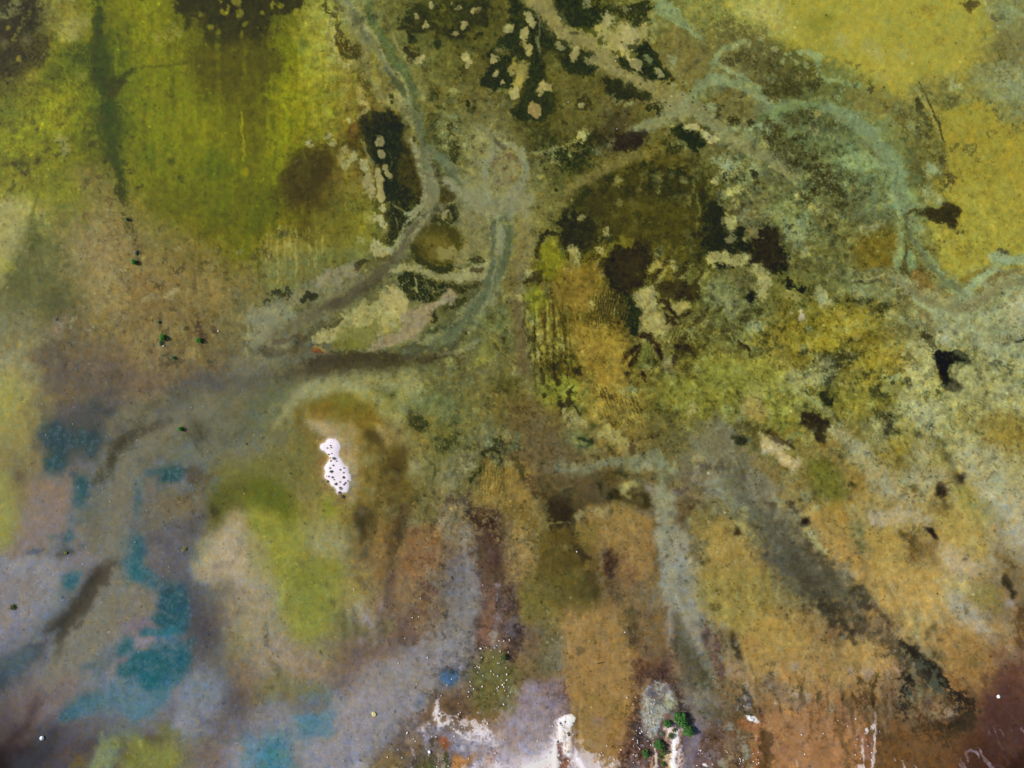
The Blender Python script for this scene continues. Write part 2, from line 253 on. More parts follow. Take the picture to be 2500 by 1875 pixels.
 T.B('aea67e',[(1540,1090,30),(1590,1110,26),(1630,1130,20),(1690,1190,34),(1750,1200,34),(1710,1210,30)],12,.92,8)
 T.B('32331c',[(1260,935,44),(1200,925,24),(1270,990,26)],16,.85,12,.05); T.B('36351d',[(1370,1270,40),(1310,1230,30),(1420,1270,20)],20,.75,12,.1); T.B('a09c68',[(1390,1235,12),(1260,950,12)],7,.8)
 T.B('6c6434',[(1120,1020,70)],10,.4)
 T.B('262f18',[(330,920,30),(100,1010,40),(260,990,50),(150,820,40)],30,.7)
 T.P('b0955f',[(130,890),(200,885),(250,920),(250,970),(200,1005),(160,980),(130,930)],10,.93,5); T.P('ae9a5e',[(220,750),(280,705),(340,720),(355,775),(320,790),(270,800),(240,825),(215,800)],10,.93,6)
 T.B('36341a',[(640,900,44),(570,860,36),(620,960,34),(500,800,24)],20,.8,12,.05); T.B('aa9a60',[(590,895,22),(610,915,26)],8,.93)
 T.S('9c8e58',[(580,1175,22),(625,1190,14)],10,.85)
 T.B('2a3420',[(710,1165,28),(660,1190,30)],18,.6)
 T.B('a8a07a',[(140,130,28),(165,170,30),(185,205,22)],10,.93); T.S('a09258',[(100,260,28),(95,330,20),(95,380,28),(140,400,30),(150,455,18)],10,.92,7)
 T.S('a89654',[(125,540,30),(110,620,46),(60,690,48),(30,730,30)],12,.93,8); T.S('8c8444',[(20,520,30),(50,600,40)],16,.85); T.B('a69a64',[(20,800,52),(40,770,30)],9,.93)
 T.S('80805a',[(240,170,6),(228,260,7),(203,320,7),(225,400,7),(240,440,7)],6,.8,2)
 T.P('3e4226',[(100,1050),(300,1050),(420,1150),(500,1230),(400,1280),(200,1290),(140,1200)],50,.6,26,.25)
 T.B('27301a',[(430,1320,54),(540,1320,40),(470,1360,36),(320,1340,24),(580,1420,50),(470,1450,34),(600,1480,34),(640,1300,40),(620,1250,28),(530,1400,40),(590,1350,40)],18,.85,16,.02)
 T.S('848456',[(490,1240,6),(490,1340,7)],7,.7,3); T.S('848456',[(355,1300,6),(350,1380,7)],7,.7,3); T.B('8a8c6c',[(250,1440,30),(460,1470,12),(575,1430,12),(630,1360,20),(340,1240,14)],14,.7,8,.05)
 T.B('988e48',[(920,1540,34),(890,1580,40),(1270,1520,34),(1270,1550,24),(1280,1640,30),(720,1600,30)],16,.85,8); T.B('8c9058',[(1480,1560,44),(1400,1500,20),(1150,1470,24)],24,.7,14,.1)
 T.P('383b1e',[(1180,1480),(1350,1430),(1550,1450),(1600,1550),(1640,1660),(1500,1700),(1180,1700),(1160,1580)],44,.7,26,.1); T.S('2a2f17',[(860,1540,24),(840,1600,20),(800,1650,14)],14,.8)
 T.B('38401f',[(1140,1400,26),(1130,1440,16)],14,.8,10); T.B('454930',[(1850,1520,30),(1830,1500,24),(2100,1500,36),(1740,1490,24),(1930,1560,40)],20,.75,12,.05); T.B('929c7c',[(1850,1420,60),(1900,1400,40),(1960,1590,30)],40,.8,20); T.B('aaa67c',[(1760,1560,24),(1740,1570,16)],9,.9)
 T.B('4e4a2e',[(1980,825,26),(1790,920,30),(1830,990,40),(1770,960,20),(1940,1040,34),(2120,1010,26),(2100,920,40),(2190,1240,20)],24,.7,14,.1); T.B('9ca082',[(1720,930,34),(1390,720,24),(2160,330,24),(1590,1540,12)],18,.75,12)
 T.B('c4c4a4',[(2210,1230,24)],14,.7)
 
 T = tile(3,0)
 T.P('ac9f4a',[(-60,-300),(1850,-300),(1850,0),(1960,200),(1830,480),(1750,620),(1500,620),(1350,640),(1300,720),(1180,800),(980,760),(900,650),(700,560),(450,480),(200,440),(60,300),(-20,150)],90,.75,44)
 T.P('a69642',[(1330,860),(1450,960),(1700,900),(1850,850),(1950,950),(2050,1050),(2100,1180),(2500,1230),(2500,1760),(1600,1760),(1560,1400),(1520,1250),(1440,1050)],60,.8,40)
 T.B('b6ae74',[(100,200,110),(30,100,90),(-80,120,100),(-150,60,80)],130,.65,30); T.B('b4a450',[(1050,560,150),(800,250,120),(1150,650,90)],160,.5)
 T.S('8e8c54',[(1050,150,26),(1090,280,34),(1140,370,24)],40,.6,14,.1); T.B('5e5432',[(1750,50,44),(1770,20,50),(1710,30,20)],24,.85,12); T.S('8a8838',[(420,200,70),(530,150,50)],70,.6)
 T.B('8c7c3c',[(1340,90,50),(1480,340,40),(1410,60,40)],60,.5,20,.2); T.B('aaa478',[(900,400,60),(650,350,60),(960,470,50),(1190,460,60)],70,.45,24)
 T.P('8c8c6e',[(2080,480),(2000,540),(1780,560),(1760,640),(1850,760),(2050,850),(2100,1020),(2600,1150),(2600,-200),(1880,-200),(2000,230),(2040,400)],90,.5,30)
 T.P('7e734c',[(1990,280),(2500,200),(2500,560),(2200,560),(2080,470),(1990,400)],90,.6,30); T.P('a0a28a',[(1950,560),(2180,500),(2500,700),(2500,900),(2150,900),(1990,760)],90,.6,40,.1)
 T.S('b0ac94',[(1870,0,10),(1910,80,14),(1960,150,10),(2000,210,8)],14,.7); T.S('5c5038',[(1955,130,10),(1985,175,8)],9,.8); T.S('98a084',[(2090,60,10),(2240,170,12)],18,.6); T.S('8a9478',[(1950,60,60),(2100,120,60)],70,.4)
 T.S('5c5238',[(2020,480,34),(2110,540,14),(2145,600,14)],20,.7,12,.05); T.S('8a7e40',[(1880,440,60),(1900,620,40)],70,.4,20,.3)
 T.S('45412c',[(1310,710,4),(1385,860,6),(1440,1000,7),(1500,1110,8),(1530,1220,6)],7,.85,3); T.S('4a462e',[(1300,850,14),(1310,905,24),(1340,920,12)],12,.85,8); T.S('4e4e34',[(1310,940,14),(1370,1000,26),(1410,1110,34),(1390,1150,20)],20,.75,14,.05); T.S('504c34',[(1470,1220,22),(1200,1050,10)],18,.5,12,.4); T.S('a8a070',[(1280,740,12),(1370,900,10),(1450,1060,9),(1500,1200,9)],12,.5)
 T.S('65764e',[(-60,1020,34),(150,970,24),(300,905,22),(420,890,22),(520,920,16)],22,.75,9)
 T.S('83937a',[(430,900,20),(560,920,32),(660,975,42),(780,1070,54),(900,1180,60),(1000,1290,66),(1080,1400,80),(1130,1520,90),(1150,1760,100)],40,.88,14)
 T.S('6c6c4e',[(800,1210,16),(920,1320,26),(980,1390,20)],30,.8,8); T.P('8e9e80',[(610,1370),(740,1310),(900,1320),(970,1370),(970,1430),(850,1480),(660,1460)],30,.85,14)
 T.S('92a07c',[(170,460,14),(250,435,14),(370,450,16),(430,520,16),(460,640,22),(520,690,26),(660,700,24),(800,740,20)],22,.75,12); T.B('8e9c80',[(560,1170,60),(430,1130,50),(300,1600,50)],50,.6,24,.1)
 T.P('3f3e28',[(-60,360),(100,400),(200,560),(440,560),(520,720),(300,800),(100,860),(-60,860)],60,.6,40,.35)
 T.P('444029',[(-60,1020),(300,930),(560,1010),(720,1100),(560,1120),(420,1040),(200,1160),(420,1320),(340,1400),(-60,1300)],60,.6,40,.35)
 T.P('3c3826',[(100,1350),(380,1380),(600,1500),(700,1700),(200,1700),(350,1500)],60,.65,40,.3)
 T.P('58543a',[(1000,950),(1400,1000),(1550,1320),(1560,1700),(1480,1700),(1420,1300),(1200,1100)],80,.6,40,.3); T.P('867848',[(700,760),(900,820),(1200,900),(1150,1040),(950,1000),(740,960)],80,.6,30,.05); T.B('4e4830',[(900,770,40),(1070,1080,18),(1500,1380,40),(1580,1530,50),(1530,1600,40),(60,1270,30),(600,1080,34)],24,.75,14,.05)
 T.B('a4ac90',[(1250,1090,40),(660,770,24),(1400,1480,60),(1470,1460,40),(600,830,24),(1350,1640,50)],30,.7,16,.05)
 T.B('605c38',[(1600,850,60),(1560,900,40),(1540,730,30),(1910,1170,34),(1970,1140,30),(2010,1010,40),(1750,1290,60),(1620,1260,36),(1800,1380,50),(1830,860,26)],30,.7,16,.15); T.B('a8ac98',[(1590,740,50),(1570,690,26)],34,.6,20,.1)
 T = tile(0,1)
 T.P('8a8c1c',[(-60,-60),(700,-60),(640,60),(450,140),(250,60),(100,20),(-60,80)],100,.6,40,.1)
 T.S('5c6410',[(330,10,8),(290,130,12),(255,250,16)],20,.6)
 T.S('4c5428',[(330,270,22),(270,330,50),(300,420,80),(200,500,80),(130,600,60),(100,700,50)],70,.7,26)
 T.S('5c5f34',[(250,620,110),(160,820,90),(60,760,50)],120,.6,30); T.S('5a5c34',[(640,700,80),(560,900,110),(420,1000,90)],130,.65,30)
 T.P('a3a060',[(-200,80),(80,70),(170,180),(160,330),(60,520),(-200,560)],90,.6,30); T.B('909022',[(40,620,70)],60,.5,20)
 T.P('66660a',[(1320,-60),(2300,-60),(2300,260),(2100,380),(1900,420),(1700,300),(1500,200),(1330,180)],90,.7,30); T.P('5c6600',[(1750,-60),(1980,-60),(1960,260),(1800,240)],90,.5); T.S('475010',[(1310,80,16),(1330,200,16),(1450,130,50)],40,.6,20,.1)
 T.S('3e4022',[(1040,0,40),(1060,120,20),(1070,230,30),(1110,300,44),(1150,370,50),(1170,420,30)],30,.8,18,.12); T.S('453b28',[(1150,490,22),(1200,500,26),(1230,460,10)],14,.8,10,.05); T.S('4a4a36',[(1180,470,20),(1190,560,26),(1210,660,12),(1220,740,6)],16,.7,10,.1)
 T.S('4a5a40',[(1185,500,12),(1175,560,14)],10,.6)
 T.S('5c4c34',[(1260,760,30),(1300,840,24),(1280,900,16)],40,.6,18,.2); T.S('6c5634',[(1230,740,6),(1240,880,8),(1260,1000,24),(1340,1050,30)],40,.6,12)
 T.S('a4935e',[(1180,1250,30),(1200,1400,50),(1280,1500,60),(1560,1530,40),(1640,1400,70),(1620,1300,50),(1520,1200,50)],60,.7,20,.05)
 T.S('3f3a26',[(1380,1040,12),(1380,1120,10),(1390,1180,8)],8,.7,5); T.S('3f3a26',[(1440,1120,6),(1448,1180,7),(1445,1210,5)],8,.75,3); T.S('3e3e30',[(1400,1280,20),(1430,1350,24),(1440,1420,20)],20,.65,14,.2)
 T.B('2e3020',[(1450,1470,40),(1500,1440,34),(1540,1480,26),(1480,1500,26),(1400,1420,20)],20,.8,20,.15); T.B('4c4434',[(1580,1500,60),(1370,1480,60),(1510,1400,50),(1420,1540,60)],50,.6,24,.4)
 T.S('443230',[(1690,1050,8),(1700,1120,30),(1720,1180,44),(1740,1240,40),(1745,1330,24),(1750,1365,8)],18,.85,12,.02); T.S('48382e',[(1630,1160,14),(1640,1210,20),(1630,1290,18)],16,.7,12,.1); T.B('3e2e2c',[(1850,1195,30),(1870,1210,18)],10,.85,6)
 T.B('4a3f28',[(1470,640,14),(1500,1130,14),(1640,640,12),(1660,800,12),(1670,830,12),(1550,900,8)],10,.8,6); T.S('6a5430',[(1525,640,8),(1530,760,10),(1540,1100,8)],20,.5); T.S('5c4a2c',[(1640,620,10),(1670,700,10),(1680,880,16)],20,.6)
 T.S('a8904c',[(1840,560,20),(1830,700,40),(1850,900,40)],60,.45,20); T.S('aa9854',[(1700,650,30),(1780,640,30)],20,.5,10,.2)
 T.S('787040',[(1500,500,16),(1700,520,12),(1880,500,10)],20,.5); T.S('645c30',[(1680,600,10),(1890,600,10)],14,.6); T.B('585020',[(1960,660,60),(2080,640,60),(2020,720,50)],40,.6,24,.35)
 T.B('5c5c38',[(2060,960,80),(2100,1200,60),(2180,820,40)],90,.6,30,.1); T.P('84846a',[(2150,980),(2300,960),(2300,1300),(2180,1280),(2070,1160)],60,.6,24)
 T.P('5e5652',[(480,1380),(700,1500),(560,1700),(450,1700),(380,1500)],110,.5); T.P('585860',[(1530,1600),(1700,1560),(1900,1580),(2050,1540),(2300,1500),(2300,1720),(1500,1720)],60,.7,24)
 T.B('94847a',[(480,1200,44),(500,1140,36),(560,1090,20)],50,.6); T.B('a0947a',[(630,1100,18),(850,1010,16),(560,575,12),(700,540,12),(720,550,10),(800,1170,14),(760,1200,14),(615,1150,12)],10,.7)
 T.B('a49060',[(900,700,90),(860,850,60),(950,900,40)],100,.5,20,.1); T.B('504628',[(920,1100,16),(960,860,14),(980,680,12),(880,1190,12),(970,800,16),(900,1000,10),(760,380,30),(720,200,30),(940,80,40)],14,.6,10,.2)
 T.B('7a6c28',[(830,1090,90),(900,1180,40)],80,.5,30,.1); T.S('5a4e46',[(300,1420,60),(420,1380,50),(480,1300,30)],80,.5)
 
 T = tile(1,1)
 T.P('5e6200',[(-60,-60),(220,-60),(230,120),(120,240),(60,360),(-60,400)],70,.75,20)
 T.P('7e762c',[(480,170),(900,180),(960,60),(990,400),(960,520),(860,560),(560,620),(500,400)],80,.55,20)
 T.P('757a50',[(600,480),(900,460),(980,520),(900,580),(600,600),(420,640),(60,760),(60,600)],90,.55,24)
 T.S('33351e',[(1560,100,14),(1545,170,14),(1530,230,20),(1580,240,20),(1650,190,20),(1640,140,16),(1700,140,34),(1720,190,16)],14,.85,10); T.S('a4966c',[(1620,200,14),(1670,165,8),(1610,215,12)],8,.85)
 T.P('746c34',[(1450,430),(1560,400),(1580,480),(1520,560),(1450,540)],60,.7); T.P('948c58',[(1530,500),(1620,480),(1730,490),(1720,540),(1650,570),(1640,600),(1560,570)],20,.85,10); T.P('938868',[(1700,590),(1740,560),(1800,500),(1830,500),(1800,600),(1740,620)],20,.7)
 T.P('32361c',[(1480,640),(1540,600),(1590,620),(1640,610),(1720,640),(1700,700),(1640,710),(1560,690),(1500,680)],16,.85,10); T.S('2e3420',[(1830,590,22),(1870,590,20),(1950,580,20)],12,.8,8,.02); T.B('8c8c70',[(1840,600,12),(1870,590,8),(1895,590,8)],6,.5)
 T.B('34341e',[(1780,830,20),(1760,850,16),(1720,820,14)],10,.8); T.B('504a2a',[(1890,820,30),(1920,800,20),(1790,930,30)],20,.6,14,.1)
 T.P('847f48',[(1880,1400),(1960,1320),(2030,1250),(2060,1340),(2000,1460),(1900,1520),(1860,1480)],50,.75,16); T.S('454426',[(2060,1330,12),(2030,1360,12),(2010,1400,10)],10,.7,8); T.S('98906c',[(1830,1530,14),(1920,1560,14)],24,.6); T.B('5c5034',[(2100,1260,34),(2000,1240,30),(1780,1420,50),(1640,1380,30),(1720,1460,40)],34,.6,20,.25)
 T.P('a09a76',[(500,1660),(700,1600),(820,1580),(1000,1640),(1200,1600),(1260,1550),(1440,1600),(1440,1720),(500,1720)],50,.7,24)
 T = tile(2,1)
 T.S('8a8056',[(60,-60,120),(120,200,110),(100,420,90),(60,620,70)],90,.6,24)
 T.S('756a42',[(20,700,70),(30,1000,60),(70,1300,60),(90,1700,70)],60,.6,16)
 T.P('3a3d1c',[(510,40),(560,-40),(700,-40),(680,100),(640,200),(560,200),(500,120)],44,.75,26,.12); T.B('a8986e',[(510,225,24)],10,.85); T.B('a09868',[(590,230,28),(520,70,20),(640,60,16)],12,.85)
 T.P('4c421a',[(680,80),(900,60),(980,160),(1000,300),(900,360),(860,320),(780,300),(700,300),(640,220)],60,.8,20)
 T.P('2c2d16',[(420,250),(520,240),(640,250),(700,330),(720,420),(640,520),(560,500),(500,450),(440,460),(410,360)],26,.9,16); T.P('554e1a',[(600,400),(680,330),(760,420),(740,480),(640,510)],50,.7)
 T.P('2b2b15',[(880,-60),(1060,-60),(1060,60),(960,60)],30,.8,16,.05); T.S('2c3016',[(1180,-40,20),(1320,-20,40),(1360,60,50),(1330,110,20)],24,.85,14); T.P('5e541c',[(1000,60),(1300,60),(1560,120),(1600,300),(1500,420),(1300,380),(1100,380),(1050,250)],70,.6,26,.02)
 T.B('96904a',[(1270,0,24),(1400,40,14)],10,.85); T.B('8e8444',[(930,110,44),(900,90,24),(960,130,30)],34,.75,14,.02)
 T.S('32351e',[(1080,160,20),(1110,230,24),(1170,290,26),(1200,310,20),(1220,240,24)],16,.75,14,.12)
 T.B('9e9450',[(810,355,32),(795,370,24)],9,.9,6); T.P('8c8030',[(910,390),(970,340),(1020,380),(1070,460),(1040,470),(980,420),(930,430)],20,.85,10); T.P('847a28',[(720,520),(780,430),(830,380),(880,430),(840,500),(760,560)],26,.75)
 T.P('352e15',[(800,560),(880,420),(1000,430),(1140,420),(1210,470),(1170,560),(1160,660),(1200,720),(1140,790),(1080,840),(1000,830),(960,890),(900,850),(860,760),(800,700),(780,620)],34,.9,18)
 T.P('443818',[(900,560),(1140,560),(1150,700),(1000,780),(920,700)],60,.6); T.S('25240f',[(820,640,30),(860,700,34),(910,760,34),(950,830,34),(990,870,20)],20,.8,12); T.B('1f1c14',[(1070,800,24),(1110,790,16)],12,.8)
 T.P('2d3a22',[(930,960),(980,900),(1040,930),(1080,1060),(1100,1090),(1040,1110),(930,1070),(900,1020)],30,.85,14); T.S('25270f',[(980,880,22),(1010,930,26),(1040,960,24)],16,.85)
 T.P('746828',[(1180,480),(1300,360),(1440,400),(1560,400),(1600,520),(1400,560),(1300,560),(1200,560)],60,.6,26,.02); T.B('a0904a',[(1240,630,50),(1300,610,30),(1200,650,30)],30,.75,16,.02)
 T.P('2a3018',[(1600,60),(1660,-60),(1740,80),(1780,120),(1830,200),(1850,330),(1850,400),(1880,460),(1960,470),(2020,440),(1960,350),(1940,280),(1980,300),(2020,360),(2080,430),(2140,490),(2080,500),(2000,510),(1920,540),(1860,530),(1800,510),(1740,500),(1700,560),(1660,540),(1640,420),(1680,380),(1700,300),(1640,250),(1700,180)],22,.9,14)
 T.B('8c8c5c',[(1780,295,12),(1690,70,22),(1760,330,10),(1640,330,14)],8,.7); T.S('9a9264',[(1580,60,6),(1600,160,7),(1600,260,8),(1590,400,6)],12,.7,5)
 T.S('a09a6c',[(1860,200,26),(1900,240,34),(1920,300,24),(1900,350,20),(1910,410,44)],12,.9,8); T.S('9a8e5a',[(2020,395,24),(2030,430,12)],9,.9)
 T.S('a8a070',[(1700,570,34),(1750,540,34),(1820,540,30),(1880,580,30),(1930,600,40),(1990,590,34),(2040,540,26),(1930,550,24)],14,.9,9); T.B('9c9458',[(2100,490,24),(2090,560,20)],9,.9); T.B('98a080',[(1870,590,26)],20,.6)
 T.P('2e2f1a',[(2000,640),(2060,570),(2110,560),(2110,600),(2060,640)],12,.9,8); T.S('2e2f1a',[(2150,530,40),(2190,620,30),(2190,700,16),(2160,650,12)],16,.88,12); T.S('2c2e1a',[(1780,630,10),(1830,625,14),(1880,645,10),(1960,650,10)],9,.85,7)
 T.P('4a4a28',[(1490,400),(1640,420),(1660,560),(1600,680),(1440,700),(1400,600),(1500,560)],44,.7,30,.3); T.B('a8a480',[(1400,640,30),(1380,690,20),(1420,740,20)],20,.75,14,.1); T.B('34301a',[(1280,720,40),(1240,730,40),(1180,740,24)],20,.8,14,.05)
 T.P('86844a',[(1600,680),(1700,640),(1760,700),(1860,690),(1920,760),(1700,780),(1620,760)],50,.6,24,.05)
 T.P('6c6c4c',[(1720,720),(1900,640),(2040,660),(2080,780),(2000,880),(1900,1000),(1700,960),(1640,860)],60,.6,30,.05); T.S('3e3c24',[(1990,900,22),(2050,880,34),(2100,890,24),(1940,720,34),(1900,700,20)],20,.7,18,.15)
 T.S('aaa278',[(2110,640,24),(2160,700,34),(2170,850,44),(2120,850,20)],20,.8,12); T.P('84846a',[(1780,960),(1900,900),(2000,960),(1960,1060),(1840,1080)],60,.6)
 T.P('a89a6a',[(1060,850),(1130,850),(1180,810),(1240,810),(1240,900),(1260,960),(1180,960),(1120,1000),(1080,960),(1060,920)],18,.88,12); T.P('a49668',[(1080,1080),(1180,1020),(1300,1040),(1320,1120),(1260,1160),(1200,1220),(1150,1170),(1100,1100)],22,.85,14); T.B('6c6a60',[(1180,970,26),(1220,1000,24)],20,.6,14,.05)
 T.P('36301c',[(1240,820),(1300,790),(1400,780),(1500,800),(1560,900),(1580,960),(1460,960),(1400,930),(1350,910),(1310,980),(1270,900)],24,.85,18,.03); T.S('98925c',[(1340,790,10),(1380,870,12),(1390,900,8)],9,.75); T.B('2a2a1a',[(1590,870,40)],20,.85,14,.04)
 T.P('a49a62',[(1380,1000),(1450,960),(1520,960),(1560,1000),(1480,1030),(1420,1040)],14,.85,10); T.S('3a3019',[(1330,960,8),(1340,1000,30),(1400,1060,26),(1450,1090,20),(1530,1040,24)],14,.85,10); T.S('9c9458',[(1320,980,7),(1370,1060,7),(1420,1120,10),(1430,1140,8)],8,.85,4)
 T.P('3c3019',[(1280,1140),(1330,1060),(1400,1080),(1420,1130),(1350,1180),(1290,1190)],12,.88,8); T.P('a8a062',[(1350,1110),(1400,1090),(1420,1120),(1370,1145)],8,.85,5)
 for k in range(9):
     T.S('968c48',[(1280+k*24,1250-k*10,4),(1320+k*22,1210-k*8,7),(1370+k*13,1150+k*6,4)],7,.7,4)
 T.S('35251c',[(1130,1230,14),(1220,1270,20),(1280,1340,16),(1270,1420,12),(1200,1230,14)],14,.8,12,.02); T.S('a4986a',[(1060,1270,12),(1140,1290,12),(1200,1280,10),(1250,1330,8),(1300,1360,8)],12,.7,9)
 T.S('362f18',[(940,1480,8),(970,1420,14),(1010,1370,6)],7,.88,3); T.S('3a3020',[(1030,1400,14),(1060,1340,26),(1100,1320,14),(1070,1400,16)],9,.85,6); T.S('5c5426',[(960,1659,14),(1020,1560,16),(1060,1460,16),(1040,1420,12)],14,.75,8)
 T.P('6c7240',[(1100,1340),(1180,1270),(1230,1380),(1200,1500),(1120,1500),(1070,1440)],50,.7,20); T.S('38361e',[(1220,1400,14),(1240,1460,16),(1200,1540,10)],12,.7,12,.05); T.P('94886a',[(1300,1440),(1380,1420),(1420,1480),(1400,1560),(1320,1540)],34,.7,16); T.B('2e2024',[(1410,1450,22),(1430,1490,14),(1150,1590,22)],14,.8,12); T.S('3c351c',[(1450,1370,60),(1560,1360,50),(1520,1300,40)],60,.6,26,.15)
 for k in range(11):
     x = 760 + k*17; y = 1000 - abs(k-6)*8
     T.S('362e18',[(x+40, y-150+k*6,3),(x+16, y-20,9),(x, y+110+k*3,4)],9,.75,6,.02)
 for k in range(9):
     x = 752 + k*18; y = 1010
     T.S('98823c',[(x+38, y-200+k*10,3),(x+14, y-20,5),(x, y+100,3)],6,.6,4)
 T.P('8c7a34',[(640,560),(780,560),(800,700),(860,800),(800,900),(740,1000),(720,1150),(500,1100),(400,900),(480,700)],80,.5,24); T.S('786824',[(620,600,60),(700,720,60)],60,.5)
 T.P('9c9438',[(240,430),(340,380),(420,420),(430,560),(340,640),(260,620),(230,520)],40,.75,18); T.S('2f2e18',[(390,340,10),(430,480,18),(430,590,14),(450,560,14)],14,.8,12,.02); T.S('34301a',[(240,420,8),(225,520,8),(245,600,8),(260,640,6)],8,.75,6); T.B('3f3822',[(330,340,40),(290,390,26)],18,.7,14,.15)
 T.S('3a3418',[(285,690,16),(240,750,20),(215,800,10)],9,.88,4); T.S('453e20',[(120,770,10),(170,730,12),(210,710,8)],8,.8,4); T.B('aaa078',[(130,690,30),(170,700,20),(230,710,18)],12,.8,9); T.S('5c5430',[(130,790,20),(200,780,30)],30,.5)
 T.S('6c7a3c',[(120,820,20),(150,900,30),(190,1000,36),(180,1100,30)],34,.6,14,.02); T.S('a8a064',[(50,900,30),(80,1000,12)],26,.6)
 T.P('a89a70',[(470,470),(520,450),(570,480),(570,540),(530,560),(490,520)],14,.85,10); T.S('a09668',[(530,590,16),(570,620,20)],12,.8); T.P('ac9c50',[(720,480),(800,460),(810,500),(760,560),(700,540)],26,.6); T.S('b0905a',[(430,630,10),(460,670,24),(500,680,14)],12,.8); T.B('b49048',[(640,655,10)],8,.7)
 T.S('302b15',[(450,500,14),(490,590,20),(510,650,12),(590,560,20),(620,600,14),(720,570,24)],12,.85,12,.03); T.S('3a3418',[(740,680,14),(780,600,10),(820,540,6)],8,.8,4)
 T.S('4a3a24',[(460,720,20),(440,800,24),(420,880,18),(480,760,24)],24,.7,20,.3); T.B('a4905c',[(690,960,40),(700,1000,30)],34,.7,14,.03); T.S('8c6840',[(620,860,60),(600,1000,40)],80,.4)
 T.P('a08640',[(500,1150),(700,1130),(780,1240),(900,1240),(1000,1260),(960,1500),(900,1700),(620,1700),(600,1450),(460,1300)],80,.7,24); T.B('b08c50',[(870,1600,80),(680,1380,80)],110,.5)
 for k,(x, y0, y1) in enumerate([(145,1100,1300),(160,1150,1330),(178,1180,1340),(200,1160,1260),(335,1150,1400),(410,1160,1420),(440,1200,1500),(375,1250,1500),(130,1050,1160),(470,1000,1130),(420,1010,1090),(500,1020,1100),(540,1010,1110)]):
     T.S('3a341a',[(x,y0,3),(x+10,(y0+y1)/2,9),(x+16,y1,3)],12,.6,8,.1)
 T.P('4e421c',[(210,1330),(300,1280),(420,1250),(480,1450),(580,1520),(620,1659),(340,1700),(220,1480)],60,.6,26,.1); T.S('2c241c',[(215,1180,10),(215,1250,16),(210,1290,8)],9,.85,5); T.S('a09668',[(240,1170,12),(260,1240,30),(250,1300,18)],18,.7,12); T.S('b0a878',[(155,1200,7),(150,1300,10),(170,1380,8),(150,1500,9)],12,.6,10,.05)
 T.B('8c8a38',[(500,1480,40),(450,1620,50),(580,1640,26)],40,.6,22,.05); T.B('2e2c1e',[(370,1620,44),(180,1280,24)],24,.7,16,.1); T.B('b08c68',[(260,1430,14)],12,.7)
 T.P('8a8446',[(1560,1480),(1700,1380),(1900,1380),(2050,1500),(2260,1560),(2260,1720),(1560,1720)],90,.6,34); T.S('4a3e24',[(2010,1320,12),(2040,1360,14),(2060,1400,8)],10,.8,6); T.B('a89848',[(2040,1290,60),(2100,1250,40)],60,.5,24); T.B('969a78',[(2050,1160,60),(1880,1210,34),(1680,1090,60),(2180,1130,50)],50,.6,22,.02); T.B('504828',[(1850,1250,40),(1690,1300,30),(1800,1360,24),(1960,1180,20),(1830,620,20)],30,.6,20,.15)
 T.P('3a2f22',[(2110,380),(2300,300),(2300,560),(2180,540),(2120,460)],44,.85,22)
 T = tile(3,1)
 T.P('2e2b1a',[(-80,340),(30,340),(50,440),(140,490),(150,600),(100,660),(40,690),(-20,640),(-80,600)],22,.9,16,.02); T.B('a89c58',[(60,590,22),(100,600,12),(40,540,10)],9,.8); T.B('8c8458',[(80,400,40)],30,.5,20,.1)
 T.P('84946f',[(1060,-60),(1250,-60),(1300,60),(1250,150),(1160,140),(1080,60)],40,.7,16); T.B('a0a88c',[(1480,90,30)],12,.85); T.B('909878',[(1340,120,30),(1250,220,34),(1290,300,50),(1350,240,30)],30,.7,16)
 T.P('4a4228',[(1270,150),(1340,180),(1420,140),(1560,100),(1640,100),(1690,160),(1640,230),(1610,320),(1560,310),(1480,270),(1380,230),(1290,190)],18,.92,10); T.S('4a4830',[(1150,160,12),(1200,190,24),(1260,160,14)],12,.8,8); T.S('3f3e28',[(1180,200,20),(1200,270,20),(1215,350,24),(1230,420,18),(1300,470,10)],18,.75,10)
 T.S('8a9a78',[(1170,240,10),(1150,400,20),(1140,560,20),(1130,680,16)],16,.75,8); T.S('4c4a34',[(1190,450,9),(1195,640,12),(1210,740,16)],12,.6,8)
 T.S('8c9e80',[(1230,520,16),(1240,600,34),(1270,640,20),(1220,660,14)],16,.8,8); T.S('8c9a78',[(1250,430,20),(1340,500,18),(1420,600,16),(1490,700,20),(1550,800,24),(1620,860,34),(1700,920,44)],18,.75,8); T.S('5e5e40',[(1270,450,16),(1340,560,16),(1420,660,20),(1460,700,12)],14,.7,7)
 T.P('8a7448',[(1230,680),(1290,650),(1350,680),(1400,760),(1440,820),(1440,880),(1340,900),(1280,820),(1240,760)],18,.85,8); T.S('54482e',[(1230,750,10),(1290,820,12),(1320,840,6)],9,.75,5); T.S('545138',[(1210,800,16),(1260,880,18),(1330,930,14)],14,.7,8)
 T.P('a79a48',[(1380,260),(1560,330),(1640,320),(1700,180),(1660,60),(1640,-60),(2500,-60),(2500,540),(2200,540),(2080,530),(1990,500),(1910,520),(1900,600),(1830,680),(1760,700),(1680,770),(1600,700),(1520,640),(1480,500),(1420,400)],34,.85,18)
 T.B('949058',[(1490,420,30),(1440,400,24),(1600,440,60),(1750,520,40)],30,.55,22,.15); T.B('3c3f2c',[(1490,415,14),(1520,420,8),(1650,350,14),(1680,350,8)],10,.7,8,.02); T.S('7a6a44',[(1400,480,16),(1460,560,16),(1490,640,14)],18,.7,10,.03); T.P('8a7a3c',[(1640,760),(1740,700),(1850,660),(1900,640),(1860,700),(1760,760),(1680,820)],16,.8,8)
